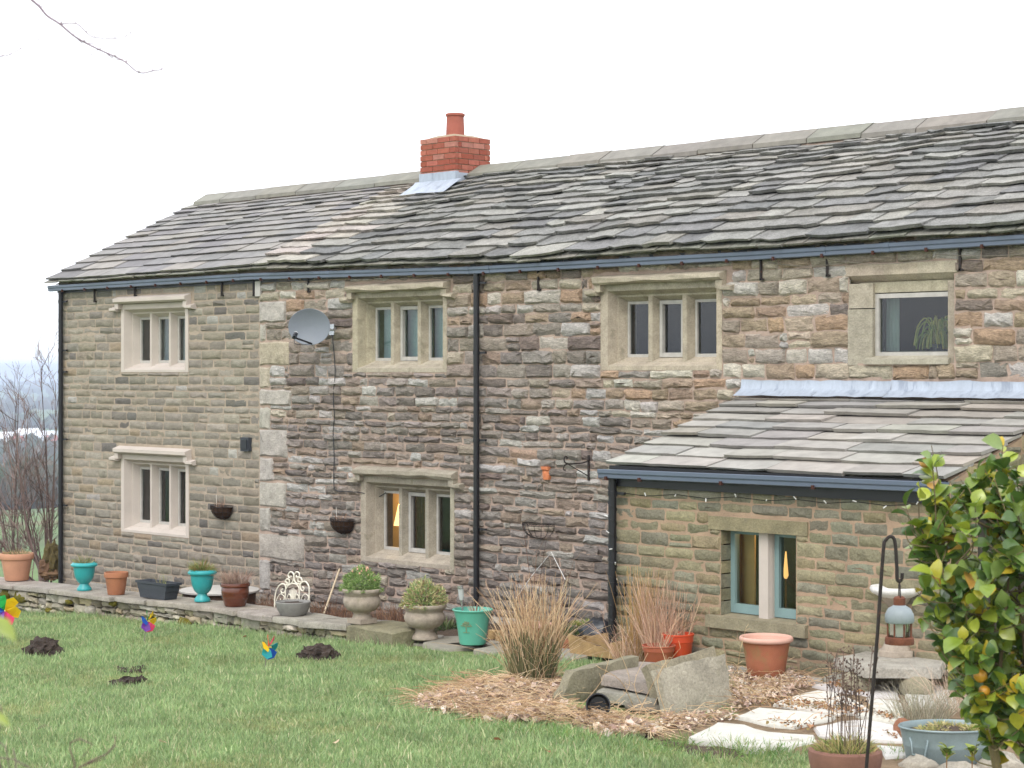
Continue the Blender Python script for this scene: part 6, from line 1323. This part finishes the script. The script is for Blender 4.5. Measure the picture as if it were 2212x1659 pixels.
# grey twiggy lavender left of the bath
for px, py, n, h, rad, lb, cols in ((1990, 1560, 300, .36, .2, 'grey-green lavender behind the tin bath', [sr(150, 146, 124), sr(128, 126, 104), sr(176, 168, 150)]), (2110, 1540, 200, .45, .3, 'pale dry shrub behind the tin bath, under the glossy bush', [sr(200, 178, 158), sr(180, 156, 136)])):
    p = onG(px, py); mb = MB(); stems(mb, p, n, h, rad, .5, .0022, cols, random.Random(px), .2); mb.build('lavender', 'twig', None, None, lb, 'shrub', 'low grey shrubs by the tin bath')
# ---------------------------------------------------------------- camellia
def branch_tree(rs, root, d, L_, r, lev, tubes, tips, spread=.5, up=.12, nb=(2, 3), shrink=(.62, .82), segs=3):
    pts = [root]; q = root; dd = d.normalized()
    for i in range(segs): dd = (dd + Vector((rs.gauss(0, .12), rs.gauss(0, .12), rs.gauss(0, .08) + up * .3))).normalized(); q = q + dd * L_ / segs; pts.append(q)
    tubes.append((pts, r, r * .62)); 
    if lev == 0: tips.append((pts[-1], dd, pts)); return
    for _ in range(rs.randint(*nb)):
        nd = (dd + Vector((rs.gauss(0, spread), rs.gauss(0, spread), rs.gauss(0, spread * .7) + up))).normalized(); k = rs.choice([1, .66, .85]); o = pts[max(1, int(k * segs))]
        branch_tree(rs, o, nd, L_ * rs.uniform(*shrink), r * .6, lev - 1, tubes, tips, spread, up, nb, shrink, segs)
def tubes_mb(tubes, col, rs, sides=4, minr=.001):
    mb = MB()
    for pts, r0, r1 in tubes: mb.tube(pts, max(r0, minr), sides if r0 > .004 else 3, vary(col if isinstance(col, tuple) else rs.choice(col), rs, .12), False, r1=max(r1, minr))
    return mb
def leaf_mesh():
    V = []; Fs = []; K = 5; prof = [(0, 0), (.12, .2), (.32, .37), (.58, .39), (.82, .22), (1, 0)]
    for i, (u, w_) in enumerate(prof): z = .16 * math.sin(u * 2.6) - .12 * u; V += [(u, -w_, z + w_ * .3), (u, 0, z), (u, w_, z + w_ * .3)]
    for i in range(len(prof) - 1): a = 3 * i; Fs += [(a, a + 3, a + 4, a + 1), (a + 1, a + 4, a + 5, a + 2)]
    return V, Fs
LV, LF = leaf_mesh(); LEAFME = {}
LCOL = [sr(138, 152, 54), sr(118, 138, 50), sr(156, 164, 60), sr(92, 118, 54), sr(72, 98, 46), sr(166, 160, 54), sr(114, 132, 70), sr(186, 162, 50), sr(172, 132, 64)]
def leaf_data(ci):
    if ci not in LEAFME:
        me = bpy.data.meshes.new('leaf'); me.from_pydata(LV, [], LF); me.materials.append(MATS['leaf']); a = me.attributes.new('Col', 'FLOAT_COLOR', 'FACE'); a.data.foreach_set('color', np.tile(np.array([*LCOL[ci], 1], dtype=np.float32), len(LF))); finish(me, True); LEAFME[ci] = me
    return LEAFME[ci]
from mathutils import Matrix
def leaf_frame(p, d, nrm, s_):
    d = d.normalized(); y = nrm.cross(d); y = y.normalized() if y.length > .01 else Vector((1, 0, 0)); z = d.cross(y); return Matrix(((d.x * s_, y.x * s_, z.x * s_, p.x), (d.y * s_, y.y * s_, z.y * s_, p.y), (d.z * s_, y.z * s_, z.z * s_, p.z), (0, 0, 0, 1)))
TC = 10.4; cb = atD(2172, 1300, TC); base = Vector((cb.x + .05, cb.y + .05, 0)); base.z = G(base.x, base.y)
bush = thing('camellia_bush', 'glossy yellow-green camellia bush at the right edge', 'bush', base)
rs = random.Random(44); tubes = []; tips = []
kc = TC / F; EX, EYv, EZ = 212 * kc, 240 * kc, 345 * kc
targets = []
for _ in range(300):
    while True:
        u = Vector((rs.uniform(-1, 1), rs.uniform(-1, 1), rs.uniform(-1, 1)))
        if .35 < u.length < 1: break
    q = cb + Vector((RT[0], RT[1], 0)) * u.x * EX * (1.0 if u.z > .1 else (.86 if u.z > -.3 else .72)) + Vector((FW[0], FW[1], 0)) * u.y * EYv + Vector((0, 0, u.z * EZ))
    targets.append(q)
for a, b_ in ((2012, 962), (2014, 1000), (2010, 1040), (1955, 1090), (1960, 1112), (1985, 1075), (1955, 1145), (1965, 1180), (1985, 1215), (2080, 1060), (2165, 985), (2150, 1040), (2195, 1010), (1985, 1330), (1975, 1270), (2040, 1090), (2110, 1050), (2200, 1060), (2000, 1165), (2030, 1140), (1990, 1290), (2025, 1230)): targets.append(atD(a, b_, TC + rs.uniform(-.1, .1)))
stemsP = []
for i in range(7):
    a = rs.uniform(0, 6.28); top = cb + Vector((RT[0], RT[1], 0)) * rs.uniform(-.38, .45) + Vector((FW[0], FW[1], 0)) * rs.uniform(-.25, .25) + Vector((0, 0, rs.uniform(.1, .5))); b0 = base + Vector((rs.uniform(-.06, .06), rs.uniform(-.06, .06), 0)); m_ = b0.lerp(top, .45) + Vector((rs.gauss(0, .05), rs.gauss(0, .05), 0))
    path = [Vector(q) for q in smooth_pts([tuple(b0), tuple(m_), tuple(top)], 7)]; stemsP += path[5:]; tubes.append((path, .022, .006))
leaves = []; BK = []
for q in targets:
    s0 = min(stemsP, key=lambda s_: (s_ - q).length + (.5 if s_.z > q.z - .05 else 0)); m_ = s0.lerp(q, .5) + Vector((rs.gauss(0, .03), rs.gauss(0, .03), -.03)); path = [Vector(x) for x in smooth_pts([tuple(s0), tuple(m_), tuple(q)], 4)]; tubes.append((path, .005, .0022))
    dr_ = (path[-1] - path[-3]).normalized(); L0 = (q - s0).length
    for f_ in range(rs.randint(5, 8)):
        k = rs.uniform(0, min(1, .24 / max(L0, .05))); p = q.lerp(s0, k); a = rs.uniform(0, 6.283); side = dr_.cross(Vector((math.cos(a), math.sin(a), .3))).normalized(); ld = (dr_ * rs.uniform(.2, .9) + side + Vector((0, 0, rs.uniform(-.15, .35)))).normalized(); nv = (Vector((0, 0, 1)) + Vector((rs.gauss(0, .5), rs.gauss(0, .5), 0)) + (CAM - p).normalized() * .35).normalized()
        ci = rs.choices(range(9), [12, 15, 9, 18, 22, 7, 14, 3, 2])[0]; leaves.append((leaf_frame(p, ld, nv, rs.triangular(.05, .13, .095)), ci, p))
tubes_mb(tubes, [sr(118, 104, 76), sr(96, 84, 64)], rs, 6, .0015).build('stems', 'twig', bush)
def vis(l):
    x, y = topix(l[2]); return depth(l[2]) + (100 if x > 2225 or y > 1680 else 0)
leaves.sort(key=vis); rest = MB()
for i, (M, ci, p) in enumerate(leaves):
    if i < 300:
        o = bpy.data.objects.new('leaf', leaf_data(ci)); COL.objects.link(o); o.parent = bush; o.matrix_local = Matrix.Translation(-WL[bush]) @ M
    else: rest.add([M @ Vector(v) for v in LV], LF, vary(LCOL[ci], rs, .12))
rest.build('leaf_mass', 'leaf', bush, True, kind='stuff')
for a, b_, w_ in ((2118, 1455 + 5, 26), (2126, 1488 + 5, 23), (2026, 1402, 14)):
    p = atD(a, b_, TC - .28); V, fs = lump(p, w_ * kc * .55, w_ * kc * .55, w_ * kc * .53, rs, None, .08, 3); MB().add(V, fs, sr(206, 150, 50) if w_ > 20 else sr(96, 88, 40)).build('seed_pod', 'leaf', bush, True)
# low shoots in front of the bath
for x0, y0, nn, lb in ((2045, 1668, 9, 'young glossy shoot in front of the tin bath, left of two'), (2100, 1672, 8, 'young glossy shoot in front of the tin bath, right of two')):
    t = thing('camellia_shoot', lb, 'shoot', onG(x0, 1700), 'young shoots'); b0 = onG(x0, 1700); dd0 = depth(b0); e = atD(x0, 1618, dd0); MB().tube([b0, e], .004, 5, sr(130, 100, 70)).build('stem', 'twig', t)
    for i in range(nn):
        a = 6.283 * i / nn + rs.uniform(-.3, .3); ld = Vector((math.cos(a), math.sin(a), rs.uniform(.2, 1.2))); M = leaf_frame(e.lerp(b0, rs.uniform(0, .4)), ld, Vector((0, 0, 1)), rs.uniform(.06, .09)); o = bpy.data.objects.new('leaf', leaf_data(rs.choice([0, 2, 3, 6]))); COL.objects.link(o); o.parent = t; o.matrix_local = Matrix.Translation(-WL[t]) @ M
# near sprig at the left edge and bare twigs below
NS = 3.0; b0 = atD(-160, 1700, NS); b0.z = G(b0.x, b0.y); t = thing('camellia_sprig', 'blurred yellow-green leaves of a near bush at the left edge', 'bush', b0)
j0, j1 = atD(-70, 1420, NS), atD(-60, 1640, NS); MB().tube([b0, atD(-150, 1900, NS), j1, j0], .006, 6, sr(120, 100, 80)).build('stem', 'twig', t, True)
for a, b_, a2, b2, s_ in ((-50, 1345, 36, 1385, .075), (-50, 1400, -8, 1330, .06), (-40, 1555, 22, 1568, .055), (-50, 1590, -4, 1600, .05)):
    p, q = atD(a, b_, NS), atD(a2, b2, NS); M = leaf_frame(p, q - p, Vector((-.2, -.5, 1)), (q - p).length); o = bpy.data.objects.new('leaf', leaf_data(0 if b_ > 1500 or b_ < 1350 else 5)); COL.objects.link(o); o.parent = t; o.matrix_local = Matrix.Translation(-WL[t]) @ M
c1 = lambda L, d_: [tuple(atD((a / 2.011) / 1.852, (2247 + b_ / 2.011) / 1.852, d_)) for a, b_ in L]
mb = MB(); BT = [sr(112, 96, 92), sr(96, 78, 74)]; ND = 5.2
for L, r0 in (([(600, 1760), (640, 1655), (750, 1595), (850, 1552), (925, 1480), (928, 1410)], .0055), ([(600, 1900), (600, 1620), (565, 1520), (565, 1455), (640, 1425), (745, 1470), (665, 1570)], .0045), ([(700, 1630), (850, 1580)], .003), ([(-60, 1570), (110, 1590), (235, 1655), (330, 1760)], .004), ([(105, 1505), (125, 1590), (130, 1700)], .004), ([(-20, 1440), (45, 1490), (75, 1659), (80, 1800)], .0035), ([(0, 1140), (20, 1230), (-40, 1500)], .003), ([(300, 1345), (370, 1310), (372, 1330)], .0025)):
    mb.tube(c1(L, ND), r0 * .55, 5, vary(rs.choice(BT), rs), False, r1=r0 * .45)
g0 = Vector(c1([(600, 1900)], ND)[0]); g1 = Vector((g0.x, g0.y, G(g0.x, g0.y))); mb.tube([g1, g0], .008, 5, BT[0], False)
for L in ((600, 1760), (330, 1760), (130, 1700), (80, 1800), (-40, 1500)): q = Vector(c1([L], ND)[0]); mb.tube([g1, g1.lerp(q, .6) + Vector((0, 0, .1)), q], .006, 5, BT[1], False, r1=.004)
mb.build('bare_twigs', 'twig', None, None, 'bare forked twigs of a near shrub at the bottom left', 'shrub')
# ---------------------------------------------------------------- bare tree whose twigs hang into the top left
TB = 7.5; b7 = lambda L, d_=TB: [tuple(atD((a / 2.011) / 1.852, (b_ / 2.011) / 1.852, d_)) for a, b_ in L]
tr0 = atD(-420, 800, TB + .6); tr0.z = G(tr0.x, tr0.y); tree = thing('bare_tree', 'bare tree overhanging the top left corner with thin twigs', 'tree', tr0)
crown = Vector((tr0.x + .1, tr0.y + .1, 5.3)); MB().tube([tr0 - Vector((0, 0, .1)), tr0.lerp(crown, .5) + Vector((.05, 0, 0)), crown], [.12, .09, .05], 9, sr(110, 98, 92)).build('trunk', 'twig', tree, True)
PUR = [sr(150, 132, 142), sr(138, 120, 132)]
br = MB(); s0 = Vector(b7([(255, 0)])[0])
br.tube(smooth_pts([tuple(crown), tuple(crown.lerp(s0, .5) + Vector((0, 0, .35))), tuple(s0)]), .014, 6, PUR[0], False, r1=.005)
TW = [([(255, 0), (320, 55), (378, 125), (485, 195), (590, 285), (690, 345), (800, 400), (935, 460), (1010, 500), (1120, 585), (1230, 570), (1300, 560)], .0046), ([(485, 195), (615, 190), (700, 265), (760, 300), (920, 310), (1010, 295), (1050, 270), (1085, 222)], .0026), ([(590, 285), (655, 345), (735, 440), (755, 490)], .0018), ([(690, 345), (750, 352), (800, 365), (812, 350)], .0018), ([(860, 430), (905, 468), (970, 485)], .0022), ([(735, 440), (760, 425), (790, 405)], .0014), ([(320, 55), (420, 38), (640, 15), (690, -5)], .0016), ([(-120, 480), (0, 455), (75, 440), (170, 390), (310, 320)], .0026), ([(1010, 500), (1050, 487)], .0014), ([(-60, 830), (95, 828), (150, 818)], .0012), ([(-80, 690), (0, 665), (60, 640)], .0012)]
for L, r0 in TW:
    r0 *= 1.1
    br.tube(smooth_pts(b7(L), 3), r0, 5, PUR[1], False, r1=r0 * .5)
    for a, b_ in L[1:]:
        q = Vector(b7([(a, b_)])[0]); br.tube([q, q + Vector((rs.gauss(0, .008), rs.gauss(0, .008), rs.uniform(.006, .014)))], r0 * .8, 4, PUR[0], False, r1=r0 * .3)
q1 = Vector(b7([(-120, 480)])[0]); br.tube([crown, crown.lerp(q1, .5) + Vector((0, 0, .1)), q1], .01, 5, PUR[0], False, r1=.003)
br.build('branch', 'twig', tree)
br = MB(); tubes = []; tips = []
for _ in range(6): a = rs.uniform(2.2, 5.0); branch_tree(rs, crown, Vector((math.cos(a), math.sin(a), 1.3)), .9, .03, 3, tubes, tips)
tubes_mb(tubes, PUR, rs).build('crown', 'twig', tree)
# ---------------------------------------------------------------- bare shrubs beyond the house corner
def shrub(px, py, t_, label, stemsL, seed, col, r0=.022, lev=4, spread=.42):
    rs = random.Random(seed); p = atD(px, py, t_); p.z = G(p.x, p.y) - .05; t = thing('bare_shrub', label, 'shrub', p, 'bare shrubs at the house corner'); tubes = []; tips = []
    for (tx, ty, L_, r_) in stemsL:
        e = atD(tx, ty, t_ + rs.uniform(-.5, .6)); path = [Vector(q) for q in smooth_pts([tuple(p + Vector((rs.uniform(-.1, .1), rs.uniform(-.1, .1), .05))), tuple(p.lerp(e, .45) + Vector((rs.gauss(0, .12), rs.gauss(0, .12), -.12))), tuple(e)], 6)]; tubes.append((path, r_, r_ * .28))
        for q in path[4:]:
            if rs.random() < .75: d = (e - p).normalized() + Vector((rs.gauss(0, .5), rs.gauss(0, .5), rs.gauss(.1, .35))); branch_tree(rs, q, d, L_ * rs.uniform(.6, 1), r_ * .35, lev - 1, tubes, tips, spread, .15, (2, 3), (.55, .85))
    tubes_mb(tubes, col, rs, 5, .0022).build('branches', 'twig', t); return t, p
BC = [sr(122, 104, 100), sr(98, 82, 78), sr(140, 120, 114), sr(84, 70, 66)]
t, p = shrub(103, 1232, 31.4, 'bare many-stemmed shrub with mossy stump at the left house corner', [(88, 800, .5, .017), (120, 830, .45, .014), (62, 880, .5, .016), (30, 905, .5, .02), (100, 930, .4, .02), (10, 1010, .5, .02), (-10, 1080, .5, .022), (-20, 1165, .4, .03), (40, 1010, .5, .02), (70, 960, .4, .018), (118, 950, .4, .016), (-30, 1130, .4, .026), (20, 1100, .45, .018), (55, 1060, .4, .018), (95, 1050, .4, .016), (-15, 1190, .3, .03)], 61, BC)
for i, (a, b_, w_, h2) in enumerate(((113, 1208, 26, 56), (102, 1228, 30, 30), (110, 1242, 46, 16))):
    q = atD(a, b_, 31.2); k = pix(q); V, fs = lump(q, w_ * k * .5, .14, h2 * k * .7, random.Random(i), None, .6, 3, 2.6); MB().add(V, fs, (sr(92, 82, 52), sr(104, 80, 62), sr(112, 88, 66))[i]).build('mossy_stump', 'twig', t, None)
shrub(30, 1235, 35, 'thin bare shrub behind the large pale planter', [(10, 905, .5, .02), (40, 850, .5, .02), (-20, 950, .5, .02), (60, 990, .45, .016), (25, 1030, .5, .018), (-40, 900, .5, .02), (70, 1080, .4, .014), (5, 1100, .4, .016)], 62, BC, lev=3)
# ---------------------------------------------------------------- valley, hills, far buildings, haze
mat('field', sr(104, 128, 74, .7), var=.25, vscale=.02, bump=0, fine=.3, spots=((.008, .52, sr(84, 104, 66, .7), .8), (.004, .56, sr(128, 122, 84, .7), .7), (.02, .6, sr(66, 74, 52, .7), .7)))
mat('wood_far', attr=True, rough=1, var=.2, vscale=.1, bump=0, fine=1)
mat('shed', attr=True, rough=.6, var=.05, vscale=.1, bump=0)
DT = [(0, -.62), (10, -1.7), (60, -6), (250, -20), (620, -46), (1000, -50), (1400, -51), (2200, -46), (4000, -36), (6000, -38), (9000, -50), (14000, -100)]
def terr(x, y):
    s_ = -28 - x; z = lerp_tab(max(0, s_), DT) if s_ > 0 else G(max(x, -28), -1) - .12
    if s_ > 150: z += min(1, (s_ - 150) / 2000) * 14 * nz(x * .0012, y * .0012, 4) + min(1, s_ / 3000) * 6 * nz(x * .004, y * .004, 9)
    elif s_ < 0 and y < -22: z = G(max(x, -28), -20) - .12
    return z
rings = [0, 3, 6, 10, 14, 18, 22, 26, 30, 34, 38, 44, 52, 62, 75, 90, 110, 140, 180, 230, 300, 380, 480, 600, 750, 950, 1200, 1500, 1900, 2400, 3000, 3800, 4800, 6000, 7500, 9500, 12000]; na = 180; V = []; fs = []
for r_ in rings:
    for a in range(na): q = 2 * math.pi * a / na; x, y = CAM.x + r_ * math.cos(q), CAM.y + r_ * math.sin(q); V.append((x, y, terr(x, y)))
for i in range(len(rings) - 1):
    for a in range(na): b_ = (a + 1) % na; fs.append((i * na + a, (i + 1) * na + a, (i + 1) * na + b_, i * na + b_))
MB().add(V, fs).build('valley_ground', 'field', None, True, kind='structure')
rs = random.Random(77); mb = MB()
for _ in range(2600):
    t_ = rs.choice([rs.uniform(380, 1100), rs.uniform(1000, 2200), rs.uniform(1800, 5200)]); a = rs.uniform(-80, 170); d = ray(a, 800); x, y = CAM.x + d.x * t_, CAM.y + d.y * t_
    if nz(x * .006, y * .006, 2) < .02: continue
    if 1250 < t_ < 1650 and rs.random() < .8: continue
    s_ = rs.uniform(3.5, 7.5); z = terr(x, y); V, fs = lump((x, y, z + s_ * .7), s_ * .7, s_ * .7, s_, rs, None, .5, 1); mb.add(V, fs, vary(rs.choice([sr(72, 70, 56), sr(86, 80, 66), sr(62, 72, 52)]), rs))
mb.build('distant_woodland', 'wood_far', None, None, 'blue-grey woodland and hedges across the far valley', kind='stuff')
for i, (px, t_, w_, h_, lb, col) in enumerate(((12, 1420, 46, 7, 'long white warehouse roof at the far left of the valley', sr(226, 228, 232)), (62, 1480, 44, 8, 'white warehouse roof in the middle of the valley floor', sr(234, 234, 236)), (104, 1440, 40, 7, 'white warehouse roof nearest the house corner', sr(224, 226, 232)), (40, 1330, 20, 6, 'small red-roofed house left of the middle in the valley', sr(170, 96, 84)), (112, 1340, 22, 6, 'small red-roofed house by the warehouse nearest the corner', sr(176, 100, 90)))):
    d = ray(px, 800); c = Vector((CAM.x + d.x * t_, CAM.y + d.y * t_, 0)); c.z = terr(c.x, c.y) - 1; e1 = Vector((RT[0], RT[1], 0)); e2 = Vector((FW[0], FW[1], 0)); hw, hd = w_ * t_ / F / 2, 22 if i < 3 else 5
    t = thing('warehouse' if i < 3 else 'far_house', lb, 'warehouse' if i < 3 else 'house', c); W = lambda a, b_, z: c + e1 * a * hw + e2 * b_ * hd + Vector((0, 0, z)); H_ = h_ + 1
    MB().hexa([W(-1, -1, 0), W(1, -1, 0), W(1, 1, 0), W(-1, 1, 0)], [W(-1, -1, H_), W(1, -1, H_), W(1, 1, H_), W(-1, 1, H_)], sr(200, 204, 210) if i < 3 else sr(190, 180, 170)).build('wall', 'shed', t)
    MB().add([W(-1.02, -1.05, H_), W(1.02, -1.05, H_), W(1.02, 0, H_ + 4), W(-1.02, 0, H_ + 4), W(1.02, 1.05, H_), W(-1.02, 1.05, H_)], [(0, 1, 2, 3), (3, 2, 4, 5), (0, 3, 5), (1, 4, 2)], col).build('roof', 'shed', t)
HAZE = True
if HAZE:
    m = bpy.data.materials.new('haze_air'); m.use_nodes = True; tt = m.node_tree; tt.nodes.clear(); o = tt.nodes.new('ShaderNodeOutputMaterial'); pv = tt.nodes.new('ShaderNodeVolumePrincipled'); pv.inputs['Color'].default_value = (.72, .82, 1, 1); pv.inputs['Density'].default_value = .0003; pv.inputs['Anisotropy'].default_value = .1; tt.links.new(pv.outputs[0], o.inputs['Volume']); MATS['haze_air'] = m
    hz = MB().box((-12500, -12500, -140), (12500, 12500, 30)).build('haze', 'haze_air', None, kind='stuff', label='thin blue haze over the valley')
